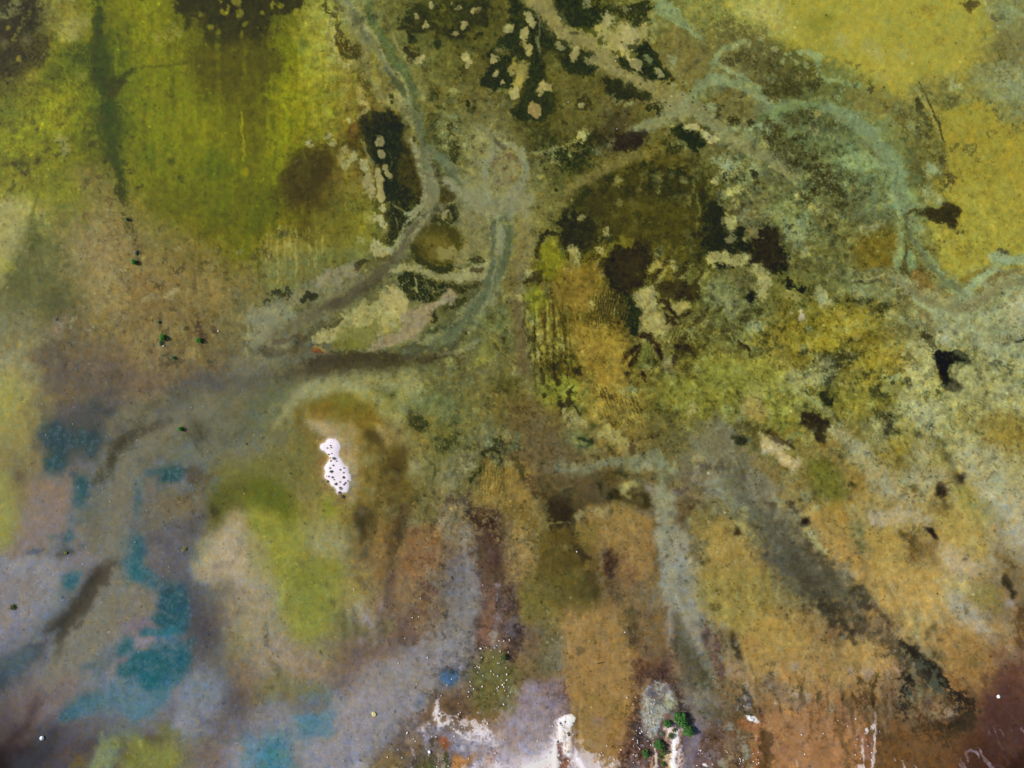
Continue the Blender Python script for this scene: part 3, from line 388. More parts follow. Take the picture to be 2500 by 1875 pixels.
 T.S('9ca490',[(1930,570,34),(2020,570,50),(2120,580,34),(2260,580,26)],18,.85,10); T.S('565040',[(2000,500,16),(2060,520,14),(2080,530,8)],10,.8,6)
 T.S('a4aa90',[(1690,850,20),(1780,790,26),(1860,740,34),(1940,680,34),(1990,640,24)],20,.85,12); T.S('a0aa90',[(1660,860,24),(1740,840,34),(1720,920,40),(1640,880,24)],24,.75,10)
 T.S('8a7e5c',[(1480,900,60),(1600,960,60),(1740,980,50),(1860,880,60),(1980,780,60),(2120,700,50),(2300,690,50)],44,.85,14); T.S('746c4c',[(1560,1000,14),(1720,1040,18),(1860,960,20),(1960,860,20)],24,.5,10)
 T.S('9ea68c',[(1220,900,16),(1320,960,24),(1420,1020,34),(1540,1040,24),(1640,1070,30),(1720,1080,30)],20,.8,12)
 T.P('9c7c4c',[(1320,1010),(1370,1010),(1410,1080),(1430,1160),(1380,1120),(1320,1080)],30,.6)
 T.P('a8a898',[(1440,1060),(1600,1100),(1700,1080),(2000,1000),(2100,900),(2300,850),(2300,1500),(1900,1500),(1700,1300),(1500,1300),(1440,1180)],60,.7,40)
 T.P('bab4a4',[(2060,1000),(2160,880),(2400,820),(2400,1200),(2200,1220),(2080,1120)],50,.75,26); T.B('b8b4a4',[(1550,1220,70),(1520,1260,40),(1820,1290,50),(1900,1330,50)],50,.7,24,.02); T.B('8a6a44',[(2140,930,30),(2200,860,26),(2080,1130,24),(2010,690,40)],34,.6,20,.1)
 T.P('5c5038',[(1330,1100),(1400,1130),(1440,1200),(1400,1260),(1330,1250),(1290,1180)],40,.65,24,.2); T.S('34301f',[(1330,1245,14),(1380,1250,20),(1410,1255,10)],9,.9,5)
 T.P('17201c',[(1445,1410),(1500,1380),(1590,1400),(1600,1370),(1680,1370),(1720,1370),(1700,1400),(1640,1420),(1700,1450),(1670,1480),(1580,1490),(1560,1540),(1580,1600),(1620,1640),(1700,1690),(1600,1720),(1540,1720),(1480,1600),(1460,1500)],12,.96,9); T.S('3a2c20',[(1490,1520,26),(1490,1580,26),(1500,1620,10)],14,.8); T.S('1c2420',[(1700,1440,6),(1750,1460,18),(1790,1445,6)],7,.93,4); T.B('2c2a20',[(1440,1330,12),(1640,1340,20),(1500,1310,12)],10,.8,8,.03)
 T.B('9c9068',[(1650,1390,60),(1560,1340,40)],30,.5)
 T.P('b6ae82',[(1570,1540),(1600,1490),(1700,1480),(1780,1520),(1900,1560),(2000,1600),(2000,1720),(1700,1720),(1620,1620)],24,.85,14); T.S('34352a',[(1980,1500,16),(2060,1510,20),(2100,1540,20),(1890,1470,10),(2140,1500,12)],16,.85,14,.04); T.P('3e3c2e',[(2000,1250),(2060,1190),(2110,1220),(2160,1300),(2100,1380),(2020,1340)],34,.75,26,.12); T.S('1e2424',[(2160,1300,8),(2230,1260,14)],8,.85)
 T.P('807c56',[(1870,1180),(2000,1120),(2060,1190),(2000,1300),(1900,1280)],50,.6,30,.05)
 T.P('7c6c30',[(740,400),(900,340),(1120,340),(1150,420),(1120,560),(1060,640),(760,660),(740,560)],40,.8,18); T.P('847238',[(560,260),(700,260),(750,330),(760,420),(660,420),(560,340)],50,.5,26,.1)
 T.S('a09c80',[(820,290,24),(930,280,34),(1000,250,24),(880,310,20)],22,.6,14,.03); T.S('3a3a28',[(1030,180,8),(1080,220,10),(1110,250,8)],12,.7,9,.04); T.P('4c4a30',[(440,40),(640,20),(760,100),(700,160),(560,140)],60,.6,34,.25); T.B('a09868',[(450,140,40),(500,270,34),(590,200,26),(280,20,34)],26,.7,14,.04)
 T.S('8a9474',[(1080,60,24),(1120,160,18),(880,120,50),(960,170,50)],34,.5,20,.05)
 T.P('8a9278',[(100,220),(330,200),(420,300),(400,400),(300,500),(160,460),(110,340)],70,.65,30); T.B('9aa086',[(220,340,70)],90,.4); T.P('757148',[(380,430),(600,460),(700,520),(720,620),(560,600),(400,600)],50,.5,34,.02)
 T.S('7e7c5c',[(560,700,26),(760,700,30),(900,690,30),(1040,680,30),(1100,700,20)],20,.8,8); T.S('9c9c80',[(720,780,8),(820,760,10),(940,730,10),(1010,710,6)],10,.7,6); T.S('40403c',[(740,800,5),(800,775,10),(870,785,14),(960,760,14)],10,.8,8,.04)
 T.B('a4a080',[(440,860,50),(480,920,50),(610,860,24),(530,960,40),(800,880,44)],26,.7,14); T.B('ac9c90',[(300,1070,36),(285,1040,18),(220,1040,16)],12,.8,7); T.P('8c9070',[(700,830),(900,790),(1100,820),(1100,900),(940,960),(760,900)],60,.6,26)
 T.B('3c3c24',[(320,840,30),(250,790,30),(300,930,20),(680,920,16),(600,940,34),(340,1170,34),(700,1000,30),(130,1180,24),(990,1000,60),(1110,970,20),(960,1080,24),(840,1110,14)],22,.7,20,.15); T.S('38371f',[(620,940,16),(760,930,40),(880,950,30)],30,.65,22,.2)
 T.P('a4923c',[(480,1060),(620,960),(700,1020),(860,1040),(900,1160),(780,1260),(600,1240),(520,1200)],50,.7,30); T.P('a8943a',[(320,1260),(420,1220),(540,1250),(600,1320),(540,1360),(420,1380),(330,1320)],34,.75,20); T.P('9a8a3a',[(180,1140),(340,1160),(330,1260),(280,1380),(380,1500),(300,1520),(180,1400)],70,.55,30); T.P('a8964a',[(940,1360),(1180,1340),(1180,1460),(1100,1500),(960,1480)],50,.7,24); T.B('ac9840',[(730,1180,80)],70,.5)
 T.P('48462c',[(400,1320),(640,1270),(780,1380),(740,1480),(600,1560),(480,1480),(400,1400)],60,.6,38,.3); T.P('a0a088',[(440,1430),(540,1440),(600,1540),(560,1640),(400,1700),(200,1700),(60,1600),(200,1560),(420,1560)],40,.6,30); T.P('3e402c',[(560,1400),(700,1350),(740,1460),(700,1500),(580,1540)],34,.6,26,.2); T.S('3a3a24',[(400,1460,14),(430,1500,16),(560,1570,30),(500,1650,24),(880,1340,14)],18,.7,14,.1)
 T.P('b0a884',[(1170,1400),(1300,1320),(1420,1350),(1450,1500),(1460,1660),(1250,1720),(1200,1560),(1240,1460)],44,.75,24); T.P('665a38',[(1140,1120),(1240,1140),(1260,1260),(1160,1320),(1040,1280)],60,.5,34,.25); T.S('a0ac98',[(1120,1590,30),(1050,1620,20)],30,.6,20); T.B('36362a',[(1060,1640,24),(1210,1620,24),(640,1640,14),(950,1600,20),(860,1590,16)],18,.65,16,.1)
 T = tile(0,2)
 T.P('a09c54',[(-300,-60),(90,-60),(170,80),(100,260),(20,420),(-300,460)],110,.6,30); T.P('98944a',[(-300,700),(40,760),(110,900),(100,1120),(110,1330),(20,1440),(-300,1460)],70,.7,26); T.B('8c9030',[(40,1300,60),(20,1180,40)],50,.5,24,.05)
 T.P('86756a',[(250,880),(400,840),(560,860),(600,1000),(560,1120),(400,1260),(260,1340),(160,1300),(180,1100)],90,.7,20); T.S('8a8a74',[(350,790,10),(420,800,30),(520,840,16),(600,900,10)],24,.6,10)
 T.P('52555f',[(560,200),(700,160),(860,160),(900,240),(900,420),(860,560),(800,600),(720,560),(600,600),(420,580),(320,540),(300,480),(420,340),(520,280)],60,.8,18)
 T.P('2a4a54',[(340,480),(440,370),(560,420),(640,400),(700,470),(700,560),(580,580),(560,620),(470,600),(400,560)],40,.85,20); T.P('28474f',[(700,430),(760,410),(860,420),(860,560),(820,600),(760,600),(740,540),(700,500)],26,.85,14); T.P('335c62',[(390,640),(460,620),(540,640),(560,700),(500,740),(380,750),(370,690)],20,.85,12)
 T.S('3c4454',[(890,250,14),(950,245,36),(1000,240,24)],12,.85,5); T.S('365058',[(830,180,50),(780,290,16),(810,370,10)],40,.6,14); T.P('6f6f78',[(580,620),(700,600),(760,640),(820,700),(780,780),(660,760),(560,720)],34,.7,14); T.S('6c5c6c',[(560,290,30),(640,200,30)],50,.5)
 T.S('3c5c68',[(650,640,24),(430,740,10),(470,775,12)],20,.6,10); T.S('2c5058',[(610,780,18),(680,800,20),(640,860,24),(700,870,50),(770,860,16)],14,.8,12); T.S('2c525c',[(690,930,34),(740,960,30),(690,980,30),(620,1030,24),(680,1060,16)],16,.8,12); T.S('2f4448',[(620,790,7),(600,840,4),(520,760,6),(480,790,6)],6,.6,6); T.S('34464c',[(600,1000,6),(610,1060,7),(630,1090,5)],6,.7,5)
 T.S('5c747c',[(690,1030,50),(640,1130,44),(600,1210,44),(620,1290,50),(540,1400,60),(480,1480,60)],60,.6,20); T.S('3a4c50',[(640,1140,5),(610,1180,8),(560,1210,5)],6,.7,5); T.S('2f6668',[(420,1330,16),(450,1320,14),(430,1380,10)],12,.8,7); T.S('38606a',[(560,1350,30),(610,1310,34),(640,1320,14)],16,.8,10)
 T.S('484c4c',[(470,1320,6),(510,1340,9),(560,1230,4)],7,.6,6); T.S('2c4454',[(225,1465,10),(270,1455,24),(320,1440,16),(370,1420,6)],12,.85,7); T.S('3c3c30',[(500,1480,10),(560,1455,16),(600,1440,16),(630,1450,6)],9,.8,7); T.B('9c984c',[(560,1460,8),(575,1440,6),(310,1470,5)],4,.8,3); T.S('36505c',[(540,1480,20),(600,1450,26),(560,1420,16)],26,.5,12)
 T.S('2f5864',[(685,1390,10),(700,1405,14)],10,.7,4); T.P('80747a',[(300,1260),(450,1180),(560,1180),(520,1260),(420,1330),(300,1400),(130,1440),(180,1360)],60,.6,16); T.P('888c94',[(60,1500),(240,1480),(420,1560),(500,1600),(420,1700),(60,1700),(-60,1640)],70,.7,24); T.B('44443c',[(270,1610,26),(240,1640,20),(100,1600,6)],14,.7,10,.1)
 T.P('76705c',[(900,300),(1060,180),(1300,140),(1340,260),(1200,380),(1080,400),(1020,500),(960,620),(900,760),(840,860),(800,860),(820,700),(880,500)],44,.7,14)
 T.S('68665e',[(1420,350,60),(1250,560,70),(1120,640,70),(1060,760,50),(1060,900,50),(1060,1100,50),(1040,1300,50)],50,.6,14); T.P('6e6c58',[(800,1000),(960,930),(1040,1100),(1000,1400),(960,1480),(780,1500),(700,1300),(720,1100)],70,.7,18)
 T.S('3b382a',[(835,880,8),(880,810,20),(930,740,44),(980,640,50),(1030,560,50),(1080,490,56),(1160,440,60),(1240,410,40),(1340,425,16),(1380,420,6)],26,.88,12,.02); T.S('3f3c30',[(960,760,26),(975,860,20),(970,930,10)],24,.75,10); T.S('4c4a3c',[(1120,390,20),(1180,330,34),(1260,240,36),(1340,160,26),(1400,140,16)],34,.65,16,.1); T.S('443f2e',[(1270,380,18),(1310,360,16)],14,.7,10)
 T.P('53555a',[(1340,220),(1400,170),(1540,130),(1640,170),(1690,250),(1680,330),(1620,320),(1560,320),(1480,340),(1420,370),(1350,370),(1330,300)],40,.85,16); T.S('3a3c36',[(1540,110,16),(1600,90,24),(1650,170,24),(1680,250,20),(1690,340,24),(1740,400,30),(1740,470,30),(1780,540,30),(1740,580,20)],20,.75,14,.12); T.S('45484a',[(1340,310,20),(1400,270,16)],26,.5); T.B('34302c',[(1488,235,14),(1440,290,10)],7,.75,5)
 T.P('7c705c',[(1420,420),(1500,360),(1600,350),(1640,420),(1500,440)],30,.6,10); T.S('3a362a',[(1530,400,5),(1590,400,8),(1700,480,18),(1650,460,10),(1690,560,16)],8,.75,6,.05)
 T.S('4c4c3a',[(1930,520,16),(2010,480,18),(2080,430,26),(2120,350,26),(2120,310,20)],34,.65,12); T.B('44443a',[(1910,470,20),(1950,500,16)],12,.6,10,.1); T.P('70705c',[(1740,100),(2100,100),(2240,200),(2200,500),(1900,700),(1780,600),(1800,300)],90,.4,24); T.S('50505c',[(1860,20,34),(1900,50,26),(1880,75,14)],24,.8,8); T.B('54423a',[(1210,45,20),(1290,20,30),(1050,100,14),(1400,30,20)],18,.6,12,.15); T.B('5a5560',[(1000,380,34),(1390,640,36),(1110,800,16),(1080,1010,26),(1860,680,26)],26,.65,12)
 T.P('77767a',[(1260,700),(1340,640),(1500,680),(1660,640),(1740,620),(1700,700),(1600,700),(1420,710),(1400,740),(1280,740)],34,.65,12); T.P('2d545c',[(1385,760),(1400,720),(1480,700),(1570,700),(1600,740),(1560,800),(1500,850),(1440,860),(1390,880),(1365,840)],16,.9,8); T.P('43636e',[(1235,745),(1320,740),(1380,730),(1380,800),(1300,820),(1240,810)],18,.85,8); T.S('7c7284',[(1380,880,12),(1460,880,14),(1540,900,16),(1590,840,16),(1620,760,14)],20,.7,7)
 T.P('58747e',[(1160,830),(1240,820),(1250,900),(1220,960),(1230,1080),(1200,1160),(1160,1140),(1150,1020)],30,.75,12); T.S('345c6a',[(1200,930,16),(1180,980,26),(1195,1040,20),(1170,1060,16),(1185,1120,16)],18,.75,8); T.S('4c4a54',[(1250,840,7),(1280,900,12),(1290,960,9),(1300,1020,12),(1280,1090,16),(1270,1150,10),(1280,1200,16),(1240,1270,10)],10,.65,8)
 T.P('78706e',[(1260,830),(1360,820),(1380,900),(1320,960),(1320,1200),(1280,1250),(1300,1100),(1240,1000)],30,.6,12); T.P('56606a',[(1130,1180),(1240,1220),(1280,1280),(1180,1320),(1120,1280)],44,.6)
 T.P('4a6d76',[(1000,1400),(1100,1340),(1180,1280),(1240,1290),(1280,1400),(1260,1520),(1240,1720),(1080,1720),(1060,1600),(1010,1520)],44,.8,14); T.P('2b6069',[(1150,1360),(1230,1340),(1240,1440),(1220,1500),(1180,1500),(1150,1440)],30,.75,14); T.P('2c6a70',[(1060,1540),(1160,1510),(1240,1550),(1220,1720),(1130,1720),(1090,1620)],24,.8,12)
 T.P('625f68',[(1290,1300),(1450,1240),(1620,1180),(1700,1250),(1660,1400),(1640,1720),(1260,1720),(1260,1500)],70,.75,20); T.S('50504c',[(1680,1180,40),(1640,1300,30),(1760,1120,30)],44,.6,16); T.S('55505c',[(1300,1320,40),(1400,1360,40)],50,.5)
 T.P('7c6a4c',[(1380,940),(1540,920),(1640,960),(1560,1080),(1440,1100),(1360,1040)],50,.7,18); T.P('7a6e50',[(1520,1000),(1700,940),(1800,960),(1780,1060),(1600,1160),(1500,1120)],50,.65,18); T.P('544030',[(1620,700),(1690,680),(1760,740),(1760,840),(1720,880),(1640,860),(1600,800)],24,.8,18,.1); T.P('685230',[(1740,800),(1870,720),(1880,800),(1800,900),(1720,960),(1600,1000),(1540,980)],34,.65,22,.1)
 T.P('5c5e20',[(1840,880),(1980,840),(2200,860),(2300,900),(2300,1060),(2000,1060),(1920,1200),(1860,1260),(1780,1200),(1800,1040)],70,.8,24); T.P('7c7c34',[(1880,700),(2100,680),(2300,640),(2300,860),(2000,840),(1900,860)],80,.6); T.B('2c2c22',[(1850,1090,30),(1830,1110,24),(1880,1130,20),(1850,1060,16),(1870,1160,14)],14,.75,12,.12); T.P('86882a',[(2060,960),(2300,880),(2300,1300),(2180,1260),(2120,1100)],70,.75,24)
 T.P('ac9c74',[(1760,1400),(1860,1300),(1960,1200),(2020,1120),(2120,1120),(2140,1260),(2200,1400),(2200,1720),(1660,1720),(1660,1560)],60,.85,26); T.P('bca98c',[(1880,1440),(2000,1320),(2100,1400),(2120,1600),(2000,1700),(1840,1600)],70,.6); T.P('8c8448',[(1680,1420),(1780,1280),(1880,1260),(1840,1400),(1820,1540),(1700,1600)],60,.6,30,.15); T.S('8a8c3c',[(2120,1300,34),(2160,1420,50),(2200,1560,40)],44,.6,24,.1); T.B('50452c',[(1740,1620,50),(1880,1560,60),(2060,1400,80),(1980,1560,60)],50,.5,30,.55)
 T.B('7c7a3c',[(1590,1425,20)],9,.85,7); T.B('4c4034',[(1590,1455,10),(160,780,40),(150,820,30)],16,.5,12,.1)
 T.S('37342a',[(1000,1500,34),(930,1560,50),(870,1620,50),(800,1700,50)],40,.88,14); T.P('504440',[(740,1620),(860,1560),(900,1620),(780,1700)],40,.5)
 
 T = tile(1,2)
 T.P('686c56',[(-60,-60),(420,-60),(380,60),(260,200),(100,400),(0,560),(-60,500)],70,.7,20); T.S('9c9670',[(120,400,8),(240,240,30),(360,130,44),(480,60,60),(640,40,60),(820,30,66),(980,70,60),(1060,150,40),(1060,210,20)],50,.75,18)
 T.S('8c8866',[(20,340,20),(150,200,24),(300,80,24),(440,10,20)],44,.5); T.P('7f6a2c',[(380,160),(560,120),(740,60),(900,120),(1040,200),(1080,330),(1000,400),(900,360),(700,300),(520,280),(400,300),(340,340),(320,240)],50,.85,22); T.P('7a7834',[(600,100),(740,50),(900,110),(980,220),(820,230),(700,180)],60,.6); T.P('5c5228',[(330,200),(380,130),(440,170),(430,230),(380,260)],30,.7,16,.05); T.S('604c24',[(370,240,24),(380,320,26),(300,340,14)],24,.6,16,.2)
 T.P('9c7c44',[(430,240),(560,240),(560,340),(460,330)],50,.5); T.P('78733a',[(320,320),(420,400),(520,440),(560,560),(540,760),(600,960),(460,1060),(300,900),(220,600)],90,.55,24); T.S('806434',[(400,400,50),(460,480,30),(530,600,26),(570,760,20)],50,.6,20,.02)
 T.S('b09a7c',[(430,320,14),(480,340,34),(560,370,44),(650,420,56),(760,560,44),(830,700,50),(860,840,44),(830,980,34)],34,.85,12); T.B('a89478',[(660,430,70),(620,380,60),(830,480,50)],60,.6,20); T.B('ab9e7e',[(790,500,44)],50,.5)
 T.B('8e6c5a',[(660,455,26),(630,480,16),(560,560,16),(590,640,30),(560,700,24),(780,560,20),(580,900,16)],22,.5,12)
 global ISL
 ISL = [(600,480),(640,472),(680,478),(712,510),(728,550),(722,590),(712,630),(735,655),(752,690),(790,698),(812,740),(828,790),(824,830),(800,860),(806,905),(780,935),(740,938),(730,925),(715,940),(700,965),(690,920),(672,890),(635,860),(620,820),(600,800),(606,778),(625,768),(608,740),(612,690),(626,640),(640,612),(625,590),(590,570),(562,545),(558,515),(575,512),(600,505)]
 T.P('e9dfe4', ISL,7,1,4,0,0.35); T.B('d8cbb4',[(710,800,36),(740,780,26),(700,840,26)],30,.7); T.B('b0a09a',[(620,540,8),(660,640,24),(700,600,12),(650,780,16),(740,860,24),(730,900,24),(690,860,14)],14,.45,10,.3); T.B('b87c5c',[(765,872,12),(748,900,10)],8,.6)
 T.S('7c5c3c',[(700,960,20),(730,950,24),(750,980,20),(720,1000,14)],14,.7,12,.1); T.S('6c5034',[(560,480,6),(600,470,6)],6,.6)
 T.P('8a7432',[(880,360),(960,340),(1000,460),(1060,540),(1060,960),(960,960),(860,960),(900,700),(840,480)],60,.6,20)
 T.S('4e4420',[(960,400,8),(980,480,9),(985,620,10),(960,760,14),(950,850,16)],16,.75,7); T.S('584820',[(890,340,14),(960,420,14),(985,500,10)],16,.6,8); T.P('4c3f24',[(960,400),(1040,410),(1090,480),(1140,490),(1060,520),(1000,490)],20,.8,12); T.S('54461c',[(1070,500,12),(1070,660,14),(1075,820,14),(1060,960,18)],22,.75,8)
 T.P('43391c',[(1210,580),(1260,560),(1290,640),(1320,700),(1300,760),(1240,820),(1200,880),(1130,860),(1120,760),(1160,680)],44,.88,16); T.S('51461f',[(1130,880,24),(1100,980,24),(1160,920,30)],40,.6,16,.02); T.P('82742e',[(1090,560),(1200,520),(1200,620),(1120,700),(1090,640)],40,.6)
 T.P('796a34',[(1200,900),(1280,760),(1380,860),(1340,960),(1240,1060),(1180,1100)],50,.6); T.S('50401f',[(1260,780,5),(1240,860,6),(1200,960,6)],12,.5); T.P('847e54',[(1300,500),(1420,480),(1560,560),(1600,700),(1560,820),(1500,900),(1380,900),(1300,780),(1320,640)],60,.6,24); T.B('98906e',[(1370,720,50),(1340,700,40)],20,.8,10); T.S('a09a78',[(1320,700,7),(1360,690,7),(1410,730,7),(1380,760,5)],8,.5)
 T.S('3c3c20',[(1480,560,8),(1460,620,7),(1510,690,8),(1545,720,8),(1555,790,12),(1530,830,6)],8,.75,5); T.S('34351f',[(1460,420,20),(1420,400,24),(1340,330,34),(1300,260,24),(1250,240,10)],16,.85,16,.03); T.P('303520',[(1300,240),(1400,240),(1480,320),(1500,370),(1460,400),(1380,380),(1320,320)],16,.85,16,.02); T.S('2e3420',[(1470,20,8),(1060,15,30),(1130,60,20),(1190,90,24),(1160,110,16)],16,.0)
 T.S('333a24',[(1060,10,24),(1130,40,20),(1180,30,14)],14,.8,14,.04); T.S('363a26',[(1160,120,14),(1200,90,24)],12,.8,10,.04); T.P('9a9264',[(1280,10),(1420,-20),(1440,40),(1400,80),(1320,60)],20,.8,10); T.P('96906a',[(1100,240),(1160,180),(1220,120),(1300,160),(1260,230),(1260,300),(1180,320)],40,.6,16); T.P('8c7c5c',[(1140,320),(1300,340),(1320,460),(1240,560),(1160,480)],50,.6,16)
 T.S('343c28',[(1560,440,14),(1600,500,30),(1640,560,20),(1560,560,20),(1600,600,10)],14,.8,14,.05); T.S('383c26',[(1620,420,10),(1700,460,24),(1760,400,20),(1720,520,30),(1660,480,24)],16,.7,16,.12); T.P('6e7454',[(1380,80),(1600,60),(1760,160),(1760,330),(1600,340),(1480,260),(1300,200)],70,.6,26); T.B('948e66',[(1590,260,34),(1260,270,60)],34,.5)
 T.S('32361f',[(1840,860,6),(1900,780,14),(1960,720,16),(2000,660,10),(1960,590,14),(2040,560,14),(2100,580,14),(2110,660,14),(2060,740,14),(2040,760,8)],10,.85,7); T.P('34371f',[(1990,560),(2080,460),(2140,440),(2260,420),(2300,560),(2240,600),(2120,560),(2020,600)],24,.8,18,.03); T.S('3a2f20',[(2240,560,60),(2160,560,40)],40,.7,16,.05)
 T.P('827c60',[(1640,640),(1780,560),(1900,560),(1900,720),(1780,820),(1700,960),(1620,1000),(1580,900),(1620,760)],60,.65,20); T.P('8a7a64',[(1560,1100),(1660,1000),(1800,1040),(1820,1200),(1880,1400),(1800,1420),(1660,1340),(1600,1200)],60,.65,22); T.P('6f6c4a',[(1660,1120),(1760,1140),(1760,1220),(1680,1240)],30,.6,14,.02)
 T.P('9c7e3c',[(1940,860),(2000,640),(2100,780),(2240,640),(2400,700),(2400,1160),(2000,1060),(1900,1020)],60,.7,24)
 for k in range(13):
     x = 1940 + k*24
     T.S('5a4a20',[(x+16,640+(k%3)*50,3),(x+6,760+(k%4)*30,7),(x-10,900+(k%5)*24,3)],8,.6,4)
     T.S('aa9450',[(x+26,660+(k%4)*40,3),(x+16,800+(k%3)*40,6),(x+4,960+(k%5)*20,3)],8,.5,4)
 T.P('5a4836',[(1660,940),(1760,960),(1860,1050),(1980,1080),(2120,1100),(2240,1180),(2180,1300),(2120,1500),(2140,1720),(1960,1720),(1900,1500),(1900,1320),(1860,1200),(1780,1080),(1660,1010)],40,.75,30,.1); T.S('3a2c24',[(1780,1000,16),(1860,1060,30),(1840,1110,26),(1900,1180,20),(2050,1240,20),(2040,1170,20)],20,.75,18,.2); T.S('664c42',[(2000,1300,40),(2020,1400,40),(2050,1560,50)],50,.6,20,.05)
 T.P('493c22',[(860,1050),(920,1040),(980,1060),(980,1180),(950,1260),(930,1400),(900,1400),(880,1300),(850,1180)],26,.85,12); T.B('6c5c4c',[(915,1110,44)],40,.7); T.S('3f3820',[(880,1200,14),(920,1220,22),(910,1300,16)],24,.7,10); T.S('4a402a',[(950,1380,16),(940,1440,30),(920,1500,20)],20,.7,16,.12)
 T.S('4a3826',[(1270,1060,26),(1250,1140,34),(1240,1240,40),(1230,1320,34),(1200,1420,24),(1170,1520,20),(1150,1700,18)],34,.75,12); T.S('5c4428',[(1330,990,20),(1380,940,20),(1290,1200,20),(1300,1340,20)],34,.5,16,.02)
 T.P('6f6a2e',[(1440,1060),(1500,1040),(1580,1140),(1500,1200),(1420,1160)],40,.5,24,.1); T.S('433a1e',[(1470,1060,8),(1460,1180,12),(1450,1240,8)],12,.7); T.P('8c6c3c',[(1000,1200),(1180,1180),(1180,1440),(1130,1700),(960,1700),(1000,1500)],60,.6,20); T.P('946c44',[(1320,1240),(1560,1220),(1620,1340),(1620,1560),(1500,1659),(1240,1700),(1220,1500),(1280,1400)],60,.65,24); T.B('5c4030',[(1390,1290,44),(1380,1520,40),(1340,1500,40),(1500,1500,40),(1300,1640,20)],30,.55,22,.35)
 T.P('a49a74',[(400,1240),(560,1160),(660,1200),(760,1280),(800,1400),(760,1520),(640,1540),(500,1480),(420,1360)],90,.6,28); T.P('5e6818',[(-60,820),(60,820),(220,860),(320,960),(340,1100),(280,1210),(160,1100),(-60,1040)],90,.85,24); T.P('989630',[(-60,1060),(160,1110),(280,1220),(400,1300),(400,1460),(340,1720),(-60,1720)],80,.65,26); T.P('8f9022',[(560,1000),(660,980),(700,1080),(640,1160),(560,1160)],50,.7,22); T.B('2c3810',[(588,1100,16)],8,.85); T.P('9c9278',[(-60,1260),(80,1380),(110,1720),(-60,1720)],70,.6); T.P('7c7c20',[(400,1480),(560,1500),(700,1500),(760,1600),(700,1720),(380,1720)],80,.6); T.S('8e7c48',[(440,960,60),(500,1100,60)],80,.6)
 T.S('5c502c',[(800,1240,30),(820,1380,30),(800,1480,24)],34,.5,22,.35); T.B('40381c',[(770,1180,12),(910,850,12),(860,1250,10),(800,1470,10)],8,.7,6); T.P('7a7276',[(1640,1640),(1700,1480),(1800,1460),(1860,1560),(1900,1720),(1640,1720)],44,.75,16); T.P('8a7f60',[(-20,200),(60,120),(0,60)],30,.0)
 T.P('4c4a28',[(2020,-60),(2300,-60),(2300,160),(2160,120),(2060,60)],70,.4)
 
 T = tile(2,2)
 T.P('8a8a38',[(170,-60),(580,-60),(560,120),(480,200),(360,160),(330,250),(260,180),(200,110)],40,.75,26); T.B('3a3a1c',[(220,20,34),(240,70,20),(420,110,30),(350,60,20),(290,30,20)],20,.6,18,.15); T.P('3c3424',[(380,170),(440,140),(500,80),(520,100),(540,180),(500,220),(420,260),(390,230)],18,.85,14); T.S('35341d',[(500,90,12),(540,180,10),(570,260,16),(590,270,20)],10,.85,6)
 T.P('735f3c',[(-60,100),(180,120),(290,200),(420,260),(440,420),(500,560),(540,620),(380,700),(240,760),(60,700),(-60,620)],70,.6,24); T.S('6c7a5c',[(-20,560,24),(30,520,30),(60,430,20)],24,.7,12); T.S('2e3a24',[(0,500,20),(40,550,30),(60,510,24)],18,.75,14,.05)
 T.S('3e3a24',[(20,640,20),(60,720,34),(90,800,24),(60,860,14)],18,.8,10); T.S('443428',[(100,800,30),(160,860,40),(200,930,26),(190,980,14)],34,.75,16,.02)
 T.P('a89a74',[(450,340),(480,250),(560,240),(590,290),(660,330),(680,380),(620,400),(560,350),(520,380)],22,.75,16,.02); T.P('a39460',[(720,400),(820,340),(880,400),(1000,430),(1010,540),(1020,600),(940,590),(880,560),(860,480),(800,460),(740,460)],26,.85,12); T.P('a8904a',[(640,60),(800,0),(980,-20),(1040,60),(940,240),(840,300),(700,260)],70,.6,26); T.S('5c5024',[(740,110,10),(800,210,14),(870,330,10),(930,410,8),(1040,460,16),(1050,580,20)],14,.7,12,.1); T.S('3c2c22',[(1040,500,20),(1045,560,24),(1060,590,12)],12,.8,10)
 for k in range(10):
     x = 760 + k*26; T.S('5a4c22',[(x,160+k*8,2),(x+40,250+k*8,5),(x+80,350+k*10,2)],6,.6,3); T.S('aa9c4e',[(x+14,150+k*8,2),(x+54,240+k*8,5),(x+90,340+k*10,2)],6,.5,3)
 T.P('7c8058',[(500,420),(600,400),(700,480),(720,540),(600,560),(520,540),(480,480)],30,.7,18); T.S('2d4228',[(580,530,8),(640,530,9),(690,495,14),(710,495,8)],7,.85,4); T.S('3a4628',[(580,520,6),(600,490,6),(680,470,6)],8,.6,6); T.S('2f3a1e',[(820,530,12),(850,550,16),(860,580,8)],9,.85,5); T.B('3a4222',[(700,370,30),(640,430,24)],20,.6,14,.1)
 T.S('3c3a22',[(570,610,5),(650,600,8),(730,630,9),(740,650,8),(680,700,8),(620,715,6)],7,.8,5); T.B('5c4030',[(565,670,16),(610,650,14)],10,.6); T.P('84764c',[(580,620),(700,620),(720,650),(640,700),(580,700)],24,.5)
 T.P('80806a',[(380,700),(420,600),(460,680),(480,720),(600,720),(700,680),(840,620),(1000,630),(1180,600),(1240,540),(1280,560),(1340,640),(1420,760),(1340,780),(1260,720),(1100,700),(960,700),(760,730),(620,790),(460,780),(400,760)],24,.8,12); T.S('8e9270',[(1250,560,14),(1310,650,24),(1390,740,14)],18,.7,9); T.S('848c70',[(1320,800,30),(1290,900,30),(1260,1040,30)],34,.6,14)
